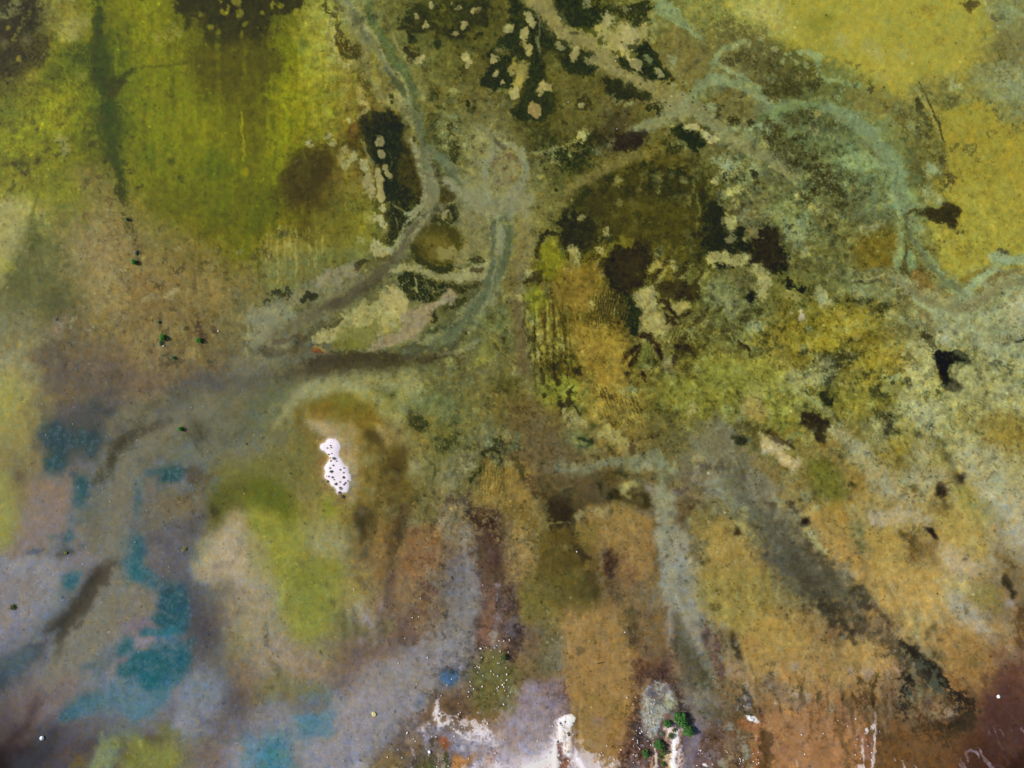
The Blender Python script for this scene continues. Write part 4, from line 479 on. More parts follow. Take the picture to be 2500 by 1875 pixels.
 T.P('524424',[(240,800),(460,800),(640,760),(820,740),(960,720),(900,900),(920,960),(840,1020),(700,1060),(540,1100),(520,1180),(340,1180),(300,1060),(200,960)],50,.65,22); T.S('3c3a22',[(300,860,8),(340,920,12),(420,945,16),(480,910,12),(440,960,9)],12,.7,8); T.S('2c331c',[(410,930,8),(460,915,14)],7,.85,4); T.S('908660',[(350,880,8),(420,900,8),(500,880,6)],7,.6,5); T.P('33291c',[(280,960),(500,980),(540,1040),(520,1200),(500,1240),(400,1270),(340,1230),(320,1140),(290,1040)],34,.85,18)
 T.S('33321c',[(770,840,10),(780,900,12),(765,970,10)],9,.8,6); T.P('2d3020',[(870,900),(920,920),(940,980),(880,1000),(850,1040),(830,990)],12,.9,8); T.P('38381f',[(880,740),(960,730),(1000,780),(960,830),(900,800)],30,.75,16,.03); T.P('3e321a',[(840,1000),(960,900),(1040,920),(1200,960),(1220,1060),(1140,1100),(1080,1100),(1040,1020),(960,1000)],34,.75,18); T.P('a49a64',[(920,870),(960,840),(1060,830),(1110,860),(1080,900),(1010,910),(990,940),(1060,960),(1020,1000),(960,960),(930,930)],14,.85,9); T.S('45371c',[(1020,920,6),(1090,900,8)],8,.6)
 T.P('8f8272',[(1140,880),(1200,840),(1280,900),(1290,960),(1240,1010),(1190,960)],26,.75,12); T.B('b0a080',[(1180,715,30),(1150,690,24)],14,.7,9); T.P('96947c',[(1240,1010),(1300,920),(1420,950),(1400,1160),(1480,1280),(1540,1300),(1560,1560),(1480,1720),(1300,1720),(1300,1500),(1240,1380),(1260,1200)],50,.7,22); T.P('a49c84',[(1380,1220),(1480,1280),(1520,1400),(1420,1560),(1360,1500),(1400,1400)],40,.6,20,.02); T.S('b0a898',[(1260,1340,14),(1330,1560,14),(1330,1700,12)],16,.6,12,.05); T.S('c0b898',[(1510,1560,8),(1550,1540,12),(1555,1490,8)],9,.7,5)
 T.P('46402c',[(1250,1400),(1300,1440),(1310,1600),(1270,1620),(1240,1520)],24,.7,22,.15); T.S('3a341e',[(1490,1490,7),(1500,1520,8),(1530,1480,6)],6,.7); T.S('40331f',[(1480,1180,14),(1520,1120,26),(1560,1060,30),(1600,1030,26)],18,.75,16,.05); T.P('5c4628',[(1420,980),(1560,1000),(1640,1060),(1560,1180),(1500,1240),(1440,1160)],60,.5,26,.2); T.S('443040',[(1440,920,30),(1500,940,30)],34,.5,18,.1)
 T.P('887e72',[(1560,520),(1700,380),(1860,360),(1960,480),(2060,620),(2200,800),(2300,900),(2300,1200),(2100,1100),(1900,1020),(1740,960),(1600,800)],80,.55,34); T.P('84887a',[(1640,460),(1720,320),(1800,280),(1880,340),(1920,440),(1980,520),(1900,600),(1760,560)],50,.6,24); T.S('4a443c',[(1640,700,30),(1680,730,26),(1800,740,40),(1860,760,30)],24,.6,22,.35); T.P('8a9078',[(1700,840),(1840,780),(1960,860),(2100,1040),(2200,1180),(2100,1200),(1960,1100),(1760,960)],70,.6,26)
 T.P('8c8a44',[(1300,-60),(1900,-60),(2060,40),(2000,160),(1900,330),(1780,260),(1620,300),(1300,200)],90,.5,30); T.P('aa9048',[(2010,230),(2100,190),(2180,220),(2200,330),(2100,340),(2030,290)],44,.7,18); T.B('988e62',[(1560,230,50),(2100,60,60),(2180,20,60)],50,.6,24); T.P('4a3f1e',[(1920,360),(2060,330),(2200,380),(2120,440),(1940,440)],30,.65,22,.1); T.P('262c1c',[(1955,480),(1990,460),(2030,480),(2020,540),(1980,540),(1955,510)],9,.93,6); T.B('262a1c',[(1925,470,18),(1920,400,10),(1985,450,12)],7,.9,5)
 T.P('b0a078',[(2140,440),(2240,430),(2340,560),(2300,640),(2200,560)],34,.7,16); T.P('957a48',[(2040,600),(2160,640),(2300,760),(2300,860),(2160,760),(2060,680)],60,.6,22); T.P('5c5a44',[(2050,1130),(2140,1100),(2240,1130),(2240,1260),(2160,1280),(2080,1260)],30,.65,24,.1); T.S('2c2620',[(2085,1215,9),(2130,1240,9),(2170,1260,6)],6,.8,4)
 T.B('241a14',[(1890,1160,16),(1893,1185,7),(1895,1205,4)],5,.93,3); T.B('4c3c20',[(1950,1260,30),(1965,1290,24),(1930,1240,20)],14,.85,10); T.P('a8a268',[(1900,1190),(2000,1180),(2060,1280),(2100,1320),(2040,1340),(2000,1260),(1940,1220)],24,.7,12); T.P('908a6c',[(1720,1080),(1850,1020),(1900,1100),(1880,1160),(1760,1140)],40,.6,16)
 T.P('9c7f3e',[(1660,1240),(1860,1140),(1960,1300),(2060,1420),(2120,1500),(2300,1560),(2300,1720),(1640,1720),(1700,1500)],80,.75,26); T.P('a88c44',[(1700,1280),(1840,1240),(1920,1400),(2000,1600),(1800,1660),(1680,1500)],70,.5); T.B('c4b670',[(1660,1415,8),(1770,1345,7),(1825,1505,9),(1915,1555,8),(1670,1600,9),(1650,1500,8),(1910,1390,6),(1700,1430,6),(1780,1600,6),(1850,1560,6)],5,.75,3); T.B('c8b8a8',[(1985,1525,12)],8,.8); T.S('54482a',[(2100,1400,24),(2160,1460,24),(2040,1340,14)],24,.55,20,.2); T.B('2c2020',[(2210,1470,20),(2190,1580,16),(2200,1480,14)],9,.9,7)
 T.P('5c4a1c',[(210,1280),(360,1270),(500,1280),(520,1400),(640,1560),(620,1720),(220,1720)],60,.8,22); T.P('a0824c',[(-60,1150),(100,1200),(200,1260),(220,1720),(-60,1720)],50,.6,24,.02); T.P('8c7440',[(20,700),(100,900),(200,1020),(260,1160),(200,1240),(60,1100),(-60,1000),(-60,760)],44,.75,20); T.P('6c5828',[(-60,980),(60,1000),(200,1060),(230,1240),(180,1260),(60,1180),(-60,1160)],44,.6,24,.05)
 T.P('2c221c',[(510,1370),(560,1380),(600,1440),(680,1480),(700,1520),(620,1530),(560,1480),(520,1430)],20,.88,14); T.B('d8c8a0',[(560,1450,6)],4,.9); T.P('3d2a24',[(780,1480),(850,1400),(880,1390),(870,1460),(950,1500),(950,1560),(880,1600),(880,1700),(830,1700),(780,1540)],34,.8,16,.02); T.P('9c7a40',[(560,1180),(700,1060),(880,1040),(1000,1080),(1100,1120),(1220,1180),(1240,1400),(1240,1560),(1160,1720),(960,1720),(960,1480),(860,1380),(760,1460),(560,1360)],60,.7,24); T.P('7a6c2c',[(520,1200),(700,1180),(760,1300),(700,1420),(600,1380),(520,1320)],60,.6,26); T.P('a89860',[(530,1160),(600,1100),(680,1080),(820,1050),(850,1090),(760,1150),(660,1130),(580,1170)],26,.75,16,.03); T.B('2e2b1a',[(330,1230,20),(350,1260,14),(540,1190,14),(490,1205,8),(630,1150,16)],10,.75,8,.04); T.S('9c8c48',[(330,1210,8),(430,1205,8),(490,1205,10)],8,.7,6); T.P('5c4038',[(1000,1560),(1080,1600),(1060,1720),(960,1720)],40,.5,26,.2); T.B('4a3a24',[(160,1420,10),(240,1405,10),(650,1640,50),(700,1680,40)],14,.6,16,.1); T.S('8c704c',[(760,1440,12),(770,1600,14),(740,1700,12)],24,.6)
 
 T = tile(3,2)
 T.P('2a2620',[(1530,-20),(1600,-40),(1690,-20),(1690,40),(1650,80),(1600,60),(1560,50)],10,.95,7); T.S('2e3224',[(470,110,20),(510,140,30),(550,160,24),(540,180,12)],14,.88,12,.02); T.S('2e3222',[(990,100,16),(1040,95,22),(1075,95,10)],10,.88,7); T.B('3c3a22',[(330,190,30),(1060,160,18),(390,100,16),(740,40,24),(800,50,20),(860,110,18),(1220,20,26),(1740,80,18),(1060,180,12)],16,.7,14,.1)
 T.P('33281c',[(290,260),(340,240),(420,280),(520,300),(540,340),(500,360),(490,430),(500,480),(430,500),(400,420),(360,360),(310,310)],20,.88,16,.02); T.S('98944c',[(400,350,8),(450,350,10)],8,.7); T.B('4a3e20',[(440,470,40),(500,500,30)],24,.6,20,.25)
 T.P('3a4028',[(950,270),(1000,240),(1080,260),(1140,290),(1120,340),(1060,310),(1000,330),(960,300)],26,.8,18,.03); T.P('34341d',[(1000,430),(1020,390),(1050,400),(1060,440),(1030,470)],14,.85,9,.02)
 T.P('3f3018',[(-60,360),(20,380),(80,430),(140,500),(220,500),(230,520),(140,530),(80,500),(0,430),(-60,420)],18,.85,12); T.P('3c2e1c',[(190,490),(225,490),(230,520),(200,520)],10,.8); T.S('43331f',[(90,640,10),(130,700,16),(180,750,12)],22,.6,14,.1); T.P('bca88c',[(-60,470),(40,490),(100,550),(180,600),(280,670),(280,720),(220,750),(150,690),(60,620),(-60,560)],24,.85,16); T.S('8c8848',[(210,200,60),(100,120,50)],80,.5,24)
 T.P('8c8e3c',[(0,20),(100,100),(250,260),(200,400),(120,420),(20,330),(-60,240),(-60,60)],60,.6,26,.02); T.P('92925a',[(130,30),(320,80),(480,160),(620,330),(640,350),(540,330),(400,220),(300,150),(200,120)],34,.6,16); T.S('a8a67a',[(330,100,6),(440,160,8),(540,240,10),(640,350,5)],9,.7,4); T.S('44442a',[(580,270,10),(630,330,10),(650,350,6)],12,.75,6)
 T.P('8a823c',[(560,100),(800,60),(1080,60),(1120,180),(960,240),(820,340),(700,280),(600,200)],60,.7,30); T.B('a69444',[(770,220,50),(720,200,40),(1110,520,70),(1160,560,50)],60,.65,26); T.P('7c6c38',[(700,360),(900,400),(920,500),(840,520),(740,440)],50,.6,28,.05); T.P('a8a47a',[(880,310),(930,300),(990,350),(980,390),(920,410),(880,360)],14,.8,8)
 T.P('b0aa8c',[(1140,60),(1260,60),(1500,180),(1540,300),(1460,440),(1300,380),(1200,330),(1180,240)],70,.75,30); T.P('a8aa98',[(1200,200),(1400,200),(1460,300),(1380,350),(1240,300)],60,.5); T.P('a9a078',[(1500,-60),(2300,-60),(2300,300),(1900,300),(1700,300),(1560,300)],90,.5,34); T.B('b8b4a0',[(2080,60,90),(1950,130,60),(2180,220,60),(1910,380,40)],70,.6,30,.02); T.P('98803e',[(1850,320),(2000,260),(2200,280),(2400,300),(2400,520),(2200,560),(1950,560),(1860,520),(1880,420)],90,.7,34); T.P('948650',[(1580,240),(1760,200),(1780,400),(1650,400)],60,.5,26)
 T.P('a89c7c',[(500,380),(600,380),(700,440),(900,560),(900,640),(1040,740),(1080,830),(1140,900),(1280,960),(1300,1060),(1120,1000),(1000,940),(900,840),(820,760),(700,660),(660,560),(560,460)],40,.8,24); T.P('a8a894',[(660,480),(800,500),(900,560),(880,640),(760,640),(700,600)],44,.5,20,.02); T.B('a4ac94',[(1010,750,20),(920,820,14),(1000,820,24)],16,.6,12)
 T.P('947a40',[(520,440),(640,520),(660,700),(600,760),(480,620),(420,540)],60,.6,24); T.P('6f6e2c',[(350,640),(520,660),(620,780),(680,920),(640,1000),(560,1040),(450,1000),(380,900),(340,760)],90,.75,26); T.P('a0823f',[(660,680),(780,720),(860,860),(900,1020),(840,1100),(700,900),(660,800)],60,.75,22)
 T.P('7c6c30',[(920,600),(1080,540),(1200,600),(1240,700),(1160,760),(1060,780),(1000,700)],70,.75,30,.02); T.P('b0a482',[(1260,480),(1420,480),(1440,600),(1360,680),(1300,620),(1240,560)],60,.7,28); T.P('aea07c',[(1160,760),(1280,700),(1500,720),(1600,820),(1540,860),(1380,880),(1200,860)],70,.7,30); T.S('6c6440',[(1430,460,16),(1520,530,30),(1560,640,26),(1600,740,20),(1640,780,16)],34,.65,14); T.P('8c8040',[(1440,600),(1520,600),(1580,740),(1500,700),(1400,720)],34,.5)
 T.B('42403a',[(1400,340,24),(1300,440,24),(1720,520,14),(1740,600,16),(1700,640,10),(1500,520,20),(1410,360,12)],14,.6,14,.1); T.P('4c4632',[(1640,800),(1700,780),(1760,790),(1760,840),(1680,840),(1620,860)],24,.75,22,.12); T.P('453a26',[(1430,890),(1520,870),(1580,900),(1590,960),(1520,960),(1460,930)],24,.8,22,.08); T.P('54461f',[(1160,900),(1260,850),(1300,880),(1240,950),(1180,960)],30,.7,22,.08); T.P('7c6836',[(1420,1000),(1500,1000),(1580,1060),(1560,1140),(1440,1160)],60,.6,30,.05)
 T.P('b2aa90',[(1640,440),(1800,500),(2000,560),(2100,700),(2080,900),(2300,960),(2300,1500),(2100,1400),(2060,1180),(1900,1000),(1760,900),(1620,700)],90,.65,34); T.P('a39648',[(1620,860),(1740,860),(1780,960),(1860,1100),(1880,1180),(1760,1160),(1660,1060),(1600,960)],60,.7,26); T.P('b39a4c',[(1480,1160),(1600,1100),(1740,1120),(1880,1200),(1900,1400),(1860,1520),(1640,1420),(1500,1320)],70,.7,26); T.S('8c8c64',[(1900,1040,40),(1910,1160,40)],50,.6,18); T.P('baa88c',[(860,1060),(960,1100),(1120,1040),(1280,1080),(1400,1180),(1360,1220),(1200,1180),(980,1230),(900,1200)],60,.7,26)
 T.P('b08c42',[(480,1040),(700,1100),(700,1300),(740,1480),(860,1560),(980,1640),(980,1720),(700,1720),(540,1500),(440,1280),(330,1100)],70,.7,28); T.P('9c7e34',[(460,1000),(640,1010),(660,1100),(560,1140),(460,1080)],50,.6); T.P('7c7c4c',[(700,1180),(800,1160),(860,1220),(860,1340),(940,1440),(900,1540),(820,1460),(740,1360),(700,1280)],50,.7,24,.03); T.S('3f4a2c',[(720,1280,18),(790,1400,16),(830,1460,12),(760,1380,12)],20,.6,18,.2)
 T.P('b39545',[(860,1260),(1040,1240),(1140,1300),(1200,1420),(1220,1560),(1300,1659),(900,1659),(880,1480)],60,.75,24); T.P('5e4c26',[(1150,1260),(1240,1280),(1320,1360),(1380,1400),(1300,1460),(1240,1540),(1210,1480),(1230,1400),(1160,1330)],34,.75,26,.06); T.P('8a6c40',[(1320,1360),(1460,1340),(1460,1420),(1360,1460)],50,.6,24,.05); T.P('34241f',[(1380,1245),(1420,1240),(1460,1290),(1480,1330),(1440,1330),(1390,1280)],10,.92,7)
 T.P('b5a078',[(1500,1380),(1640,1440),(1800,1540),(1860,1600),(1800,1700),(1600,1700),(1480,1500)],60,.7,26); T.B('ccbca8',[(1670,1560,14),(1770,1550,10),(920,1200,14),(1030,1215,12),(380,1315,16),(1730,720,6)],9,.75,6); T.S('38302a',[(1690,1515,6),(1715,1508,9)],5,.85,3); T.S('3c3424',[(1830,1659,5),(1850,1640,7)],6,.8); T.P('7c6230',[(1940,1440),(2060,1440),(2200,1560),(2300,1720),(2060,1720),(2000,1560)],60,.75,28,.04); T.S('3f2e1c',[(2110,1560,14),(2150,1590,20),(2110,1590,16)],14,.75,12,.04); T.P('a8a08a',[(2160,1360),(2300,1300),(2300,1480),(2200,1480)],50,.6,20)
 T.P('4a3a2c',[(150,1000),(200,1010),(260,1100),(280,1130),(240,1130),(200,1060)],14,.75,9,.02); T.P('2e2020',[(5,1040),(50,1030),(60,1060),(30,1070)],6,.9,5); T.P('3c2a20',[(290,1190),(340,1165),(350,1190),(310,1215)],9,.9,6)
 T.P('5c5c4c',[(-60,1040),(60,1160),(180,1280),(220,1400),(300,1500),(500,1580),(620,1720),(-60,1720)],60,.75,30,.02); T.S('48391f',[(240,1240,14),(300,1280,26),(360,1400,26),(430,1540,30),(520,1620,40)],30,.7,24,.08); T.P('a8a46a',[(310,1230),(380,1280),(460,1360),(520,1460),(500,1490),(420,1440),(380,1380),(300,1320)],26,.75,16); T.P('948a6c',[(620,1560),(720,1560),(760,1659),(700,1720),(620,1720)],40,.6); T.S('46402c',[(170,1440,30),(240,1420,24),(460,1500,50),(520,1600,60)],50,.5,26,.15)
 T = tile(0,3)
 T.P('7b7663',[(920,-40),(1100,-40),(1180,60),(1240,160),(1380,220),(1340,320),(1200,400),(1080,420),(1000,560),(860,680),(760,760),(700,860),(560,900),(440,880),(480,700),(560,560),(700,380),(860,160)],50,.8,16); T.S('7c7a62',[(1000,100,60),(860,420,60),(700,600,50)],60,.5)
 T.S('3b372c',[(920,-60,34),(820,60,60),(720,200,66),(640,320,60),(520,400,50),(420,460,40)],44,.85,14); T.S('38342a',[(880,60,14),(760,240,24),(660,360,24),(570,440,20),(545,520,24),(510,600,20),(485,680,12),(470,780,5)],24,.8,8); T.S('4a443a',[(620,180,40),(500,320,44),(440,430,40),(380,520,24)],50,.6,20,.02)
 T.P('887c78',[(-60,-60),(100,-60),(160,60),(100,140),(-60,200)],50,.6); T.P('80746c',[(80,-20),(330,-20),(340,160),(240,260),(60,330),(-60,480),(-60,280)],60,.6,20); T.P('8a7c80',[(-60,340),(120,380),(180,440),(80,520),(-60,560)],60,.6); T.S('6c584c',[(200,40,40),(270,100,50),(300,160,30)],44,.55,20,.25); T.B('3c3e26',[(80,270,24),(120,250,30),(110,290,20),(150,240,12),(210,230,16),(310,205,16),(380,150,10),(220,300,8)],12,.75,10,.08)
 T.S('56727a',[(660,-20,60),(560,80,60),(480,220,60),(400,320,60),(330,430,50),(280,560,40),(200,660,40)],60,.7,18); T.P('266068',[(560,0),(700,-20),(660,70),(600,120),(560,110),(530,50)],20,.88,10); T.S('5c6c7c',[(-60,640,60),(100,560,60),(240,460,60),(330,360,40)],70,.6,20); T.P('7c84a0',[(-60,520),(200,420),(200,620),(60,700),(-60,700)],90,.35)
 T.P('44606c',[(-60,740),(100,700),(240,640),(380,600),(330,700),(220,800),(100,860),(20,960),(-60,1060)],60,.8,18); T.P('2a3c54',[(-60,860),(40,840),(80,900),(0,1020),(-60,1060)],50,.8); T.S('40404c',[(230,600,12),(350,610,20),(380,560,14)],14,.6,7)
 T.P('776760',[(480,880),(700,850),(780,920),(720,1000),(580,1080),(460,1180),(340,1260),(160,1300),(60,1200),(-60,1140),(60,960),(200,880),(320,820)],80,.65,20); T.P('59504f',[(-60,1060),(100,1080),(200,1200),(160,1320),(60,1440),(-60,1500)],100,.7,20); T.S('4a3434',[(320,1060,20),(290,1160,34),(220,1260,34),(140,1380,34),(60,1490,34),(-60,1600,50)],50,.7,14); T.S('2c2428',[(220,1280,10),(120,1400,14),(40,1500,24),(-40,1590,40)],30,.5,10)
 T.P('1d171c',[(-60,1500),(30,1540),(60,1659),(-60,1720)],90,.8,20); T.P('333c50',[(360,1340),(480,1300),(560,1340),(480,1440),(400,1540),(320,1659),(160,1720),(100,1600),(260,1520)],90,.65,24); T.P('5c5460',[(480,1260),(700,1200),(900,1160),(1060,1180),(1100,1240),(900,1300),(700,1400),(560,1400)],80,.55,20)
 T.P('4c6c78',[(860,640),(1000,600),(1060,640),(1020,760),(900,860),(800,900),(780,840),(820,720)],44,.55,18); T.P('2f6870',[(1000,620),(1060,600),(1060,530),(1120,510),(1170,520),(1160,580),(1140,660),(1080,700),(1030,720),(1000,680),(985,640)],14,.9,9); T.P('3c6068',[(690,800),(740,770),(820,720),(840,760),(800,810),(740,830),(695,820)],18,.85,10); T.P('4c7074',[(800,840),(860,800),(880,740),(880,820),(860,880),(810,890)],24,.8,10)
 T.P('7c6c7a',[(1180,380),(1260,380),(1340,400),(1300,460),(1180,480),(1080,470),(1060,440)],44,.7,14); T.P('91828a',[(1180,500),(1340,530),(1360,600),(1240,640),(1180,620),(1100,720),(1020,770),(1000,730),(1100,680),(1170,600)],30,.6,14); T.P('8c6c70',[(1010,740),(1110,680),(1100,720),(1020,770)],10,.8,6)
 T.P('2a6068',[(1380,170),(1480,140),(1600,180),(1620,280),(1600,370),(1500,400),(1440,420),(1350,400),(1300,350),(1380,320),(1400,240)],22,.9,12); T.P('3c6c74',[(1200,-40),(1360,-40),(1370,60),(1340,120),(1260,110),(1220,60)],40,.75,14); T.S('3c646c',[(1400,60,60),(1540,80,60),(1560,160,60)],50,.7,20); T.P('2e6a74',[(1120,-40),(1260,-40),(1240,20),(1140,20)],24,.8); T.P('54606c',[(1380,0),(1620,0),(1640,160),(1500,140),(1400,160)],60,.5)
 T.P('2c6c78',[(1205,470),(1300,450),(1360,460),(1340,520),(1220,535),(1205,500)],14,.88,7); T.P('2a707c',[(1400,440),(1600,390),(1600,500),(1520,510),(1500,540),(1440,530),(1380,540),(1340,510)],20,.85,10); T.P('647484',[(1360,560),(1500,540),(1600,540),(1600,620),(1480,680),(1300,700),(1260,640)],50,.7,16); T.P('887c88',[(1480,540),(1600,500),(1580,580),(1500,590)],34,.5); T.S('4a5c68',[(1340,640,30),(1500,620,20)],30,.5)
 T.P('2a606c',[(1480,700),(1560,620),(1620,640),(1650,700),(1640,800),(1560,900),(1500,920),(1460,860),(1420,740)],34,.85,16); T.B('1f5c64',[(1430,730,24),(1540,700,40)],18,.6,8); T.P('22646e',[(1030,780),(1060,770),(1200,700),(1280,640),(1360,720),(1380,860),(1300,860),(1180,870),(1080,870),(1040,840)],22,.88,12); T.P('17707e',[(1200,850),(1300,820),(1390,850),(1390,920),(1320,970),(1260,1000),(1210,980),(1190,920)],20,.93,9); T.P('47606c',[(1240,700),(1340,740),(1330,800),(1240,820),(1160,780)],30,.55,14)
 T.P('5f8090',[(1060,880),(1180,890),(1240,1010),(1360,970),(1460,900),(1500,940),(1460,1060),(1400,1140),(1280,1200),(1160,1260),(1090,1220),(1070,1100),(1000,1080),(820,1120),(840,1040),(940,960)],44,.8,14); T.P('38707c',[(1400,900),(1500,880),(1540,900),(1470,1000),(1440,1060),(1380,1060),(1370,960)],34,.7,14); T.P('6a8390',[(700,860),(1000,880),(1040,940),(900,1000),(760,1000),(720,920)],60,.55); T.P('4c8088',[(1140,1140),(1260,1100),(1300,1180),(1180,1240),(1120,1200)],34,.6,14)
 T.P('3c6878',[(500,1190),(560,1120),(660,1060),(740,1010),(860,1020),(880,1080),(800,1160),(680,1220),(600,1280),(540,1310),(490,1260)],40,.85,14); T.P('34606c',[(530,1180),(600,1140),(640,1200),(580,1260),(530,1240)],30,.6); T.S('344448',[(970,960,20),(1000,1000,10),(950,1020,14),(1090,935,10),(1140,935,18),(850,1130,16),(1050,1060,14),(1090,1080,8)],8,.0)
 T.B('3a5450',[(975,955,24),(1000,985,16),(960,1010,12),(1095,935,9),(1140,935,14),(1165,938,8),(848,1130,14),(1060,1060,10),(1090,1082,9),(1000,1070,9),(1390,1080,14),(1200,1290,16),(925,1050,8)],9,.7,7,.04); T.B('4a403c',[(980,840,14),(1000,845,8),(1040,790,8),(1000,75,10),(965,65,6),(580,1050,6)],7,.7,6)
 T.P('7c8ba0',[(1540,920),(1640,840),(1760,780),(1900,880),(1960,960),(1960,1060),(1900,1160),(1820,1200),(1640,1220),(1560,1260),(1500,1240),(1480,1140),(1480,1040)],70,.8,20); T.P('6f8b94',[(1680,960),(1800,920),(1900,960),(1920,1060),(1800,1120),(1680,1080)],50,.5); T.P('827a90',[(1460,1000),(1520,920),(1560,940),(1540,1060),(1460,1060)],34,.5)
 T.B('44626c',[(1595,930,18),(1710,935,22),(1780,915,14),(1600,1020,14),(1680,1050,14),(1690,960,8),(1780,975,18),(1830,990,12),(1870,960,8),(1780,1050,14),(1810,1055,10),(1860,1040,20),(1640,1110,14),(1630,1130,9),(1720,1110,14),(1790,1110,14),(1720,970,9),(1750,820,14),(1720,880,8),(1665,920,12),(1770,1000,8),(1700,1140,8),(1560,830,8)],10,.7,5)
 T.P('6c5c5c',[(1460,1080),(1540,1020),(1560,1100),(1560,1200),(1480,1260),(1340,1300),(1220,1360),(1240,1280),(1360,1200)],50,.7,16); T.P('594c4c',[(640,1320),(860,1260),(1100,1240),(1200,1310),(1260,1380),(1120,1330),(940,1280),(860,1380),(760,1500),(660,1560),(480,1659),(360,1700),(480,1500)],80,.6,24); T.P('4c3f34',[(700,1440),(860,1360),(880,1440),(760,1520),(640,1600),(560,1600)],50,.6,20,.02)
 T.P('88965a',[(860,1400),(940,1380),(1040,1400),(1080,1480),(1060,1560),(1000,1640),(960,1740),(740,1740),(760,1640),(800,1540)],44,.85,22,.02); T.P('7c7e30',[(1080,1300),(1180,1320),(1300,1400),(1440,1420),(1560,1500),(1540,1640),(1480,1740),(1000,1740),(1040,1600),(1100,1460)],70,.85,26,.02); T.P('6c6c2c',[(1320,1280),(1500,1260),(1600,1320),(1560,1400),(1380,1400),(1260,1380)],80,.6,24); T.P('746428',[(560,1660),(660,1560),(740,1580),(760,1640),(700,1740),(520,1740)],44,.8,24,.05); T.B('3f4420',[(1060,1440,50),(1100,1520,40),(1160,1620,50),(960,1460,16),(1140,1580,30)],34,.5,26,.3); T.S('4c5a28',[(940,1480,5),(960,1450,7),(1000,1460,6),(1040,1440,5),(1060,1500,6),(1010,1560,5)],6,.6,9)
 T.B('b4b460',[(930,1310,9),(870,1350,12),(880,1380,10),(940,1320,6),(1000,1400,10),(1030,1420,9),(1080,1420,8),(1110,1450,8),(1190,1430,8),(1200,1460,10),(1130,1480,8),(1100,1530,10),(1160,1560,8),(1190,1600,9),(1250,1590,7),(1460,1570,9),(1300,1620,8),(1170,1520,7),(1090,1380,6),(1050,1350,6),(640,1530,6),(600,1590,6),(1240,1350,4)],5,.75,6); T.B('a8a83c',[(1470,1570,50),(1120,1640,60)],50,.5,24,.1)
 T.P('948ca0',[(1500,1260),(1560,1240),(1640,1240),(1640,1290),(1580,1330),(1510,1310)],30,.75,10); T.P('80748a',[(1240,1340),(1260,1300),(1300,1310),(1350,1320),(1350,1370),(1300,1390),(1260,1370)],20,.8,8); T.S('4a4a58',[(1270,1350,7),(1300,1350,14),(1320,1320,12)],9,.7,5); T.B('847c88',[(1830,1350,40)],34,.5); T.S('40343c',[(1280,1400,40),(1360,1420,30)],50,.4)
 T.P('5c5a64',[(1600,80),(1740,60),(1760,200),(1700,380),(1640,360),(1620,180)],60,.65,16); T.P('4c5868',[(1640,240),(1740,240),(1740,380),(1640,380)],50,.5); T.P('5a5250',[(1620,380),(1800,260),(1920,240),(1940,420),(1860,560),(1760,700),(1640,640),(1600,500)],80,.75,20); T.P('68645e',[(1640,660),(1760,640),(1900,640),(2000,800),(2000,940),(1860,880),(1740,780),(1640,860)],80,.65,20); T.P('625a5c',[(1960,940),(2080,900),(2100,1100),(1960,1300),(1880,1280),(1920,1100)],80,.7,20); T.P('585660',[(1840,1180),(2080,1060),(2060,1240),(1900,1360),(1700,1300)],80,.5)
 T.P('8c8054',[(1800,160),(2000,100),(2260,140),(2260,560),(2120,700),(1980,620),(1940,400),(1860,260)],80,.65,28,.02); T.P('a89a80',[(1640,-60),(1900,-60),(2300,-60),(2300,300),(2080,260),(1960,80),(1720,80)],70,.75,28,.02); T.P('6c6c34',[(1980,560),(2100,420),(2120,560),(2060,700),(1980,660)],60,.6,24,.05); T.P('94866c',[(2140,560),(2260,500),(2260,900),(2180,860)],50,.5,24,.03); T.B('4a4428',[(1960,60,60),(2080,130,40),(1880,160,40),(2140,300,40),(2180,460,30),(2060,300,30)],40,.6,28,.35); T.P('867058',[(2000,820),(2200,800),(2300,1000),(2200,1200),(2100,1140),(2080,960)],70,.6,22)
 T.B('b8b06c',[(1510,620,8),(1650,615,9),(1690,600,5),(1740,620,5),(1710,660,6),(1800,660,6),(1745,760,9),(1030,865,5),(1640,205,6),(1620,380,7),(1430,205,4),(1675,830,4),(2040,890,5),(2060,1075,6)],4,.85,3)
 T.P('8a93a8',[(1980,1480),(2120,1400),(2260,1420),(2260,1600),(2120,1720),(2000,1720),(1960,1600)],80,.7,24); T.P('446c80',[(2100,1380),(2160,1330),(2220,1380),(2200,1430),(2120,1420)],24,.7,12,.02); T.S('3c6068',[(1870,1420,12),(1890,1440,16),(2080,1410,12),(2140,1340,10)],12,.7,6); T.S('3a6894',[(1980,1600,14),(1985,1680,16)],20,.6); T.P('7d6e6a',[(1640,1460),(1800,1420),(1960,1500),(1980,1600),(1960,1720),(1720,1720),(1640,1600)],80,.55,24); T.P('8a7a84',[(1880,1420),(1960,1440),(1980,1560),(1880,1560)],50,.5)
 
 T = tile(1,3)
 T.P('9a9070',[(-60,-60),(140,-60),(180,120),(120,260),(-60,400)],70,.6,24); T.P('8a8c30',[(180,-60),(700,-60),(760,100),(700,260),(660,400),(560,500),(420,600),(300,560),(200,300),(180,100)],90,.75,28); T.P('7c8428',[(260,-60),(540,-60),(560,200),(500,420),(300,260)],80,.5); T.P('9c8c40',[(680,60),(860,-40),(1000,-40),(960,200),(860,280),(740,280)],80,.6,24); T.S('5a5a28',[(700,260,14),(740,360,30),(780,440,40)],44,.6,16); T.P('68664a',[(660,380),(840,340),(900,400),(860,520),(740,520)],60,.5)
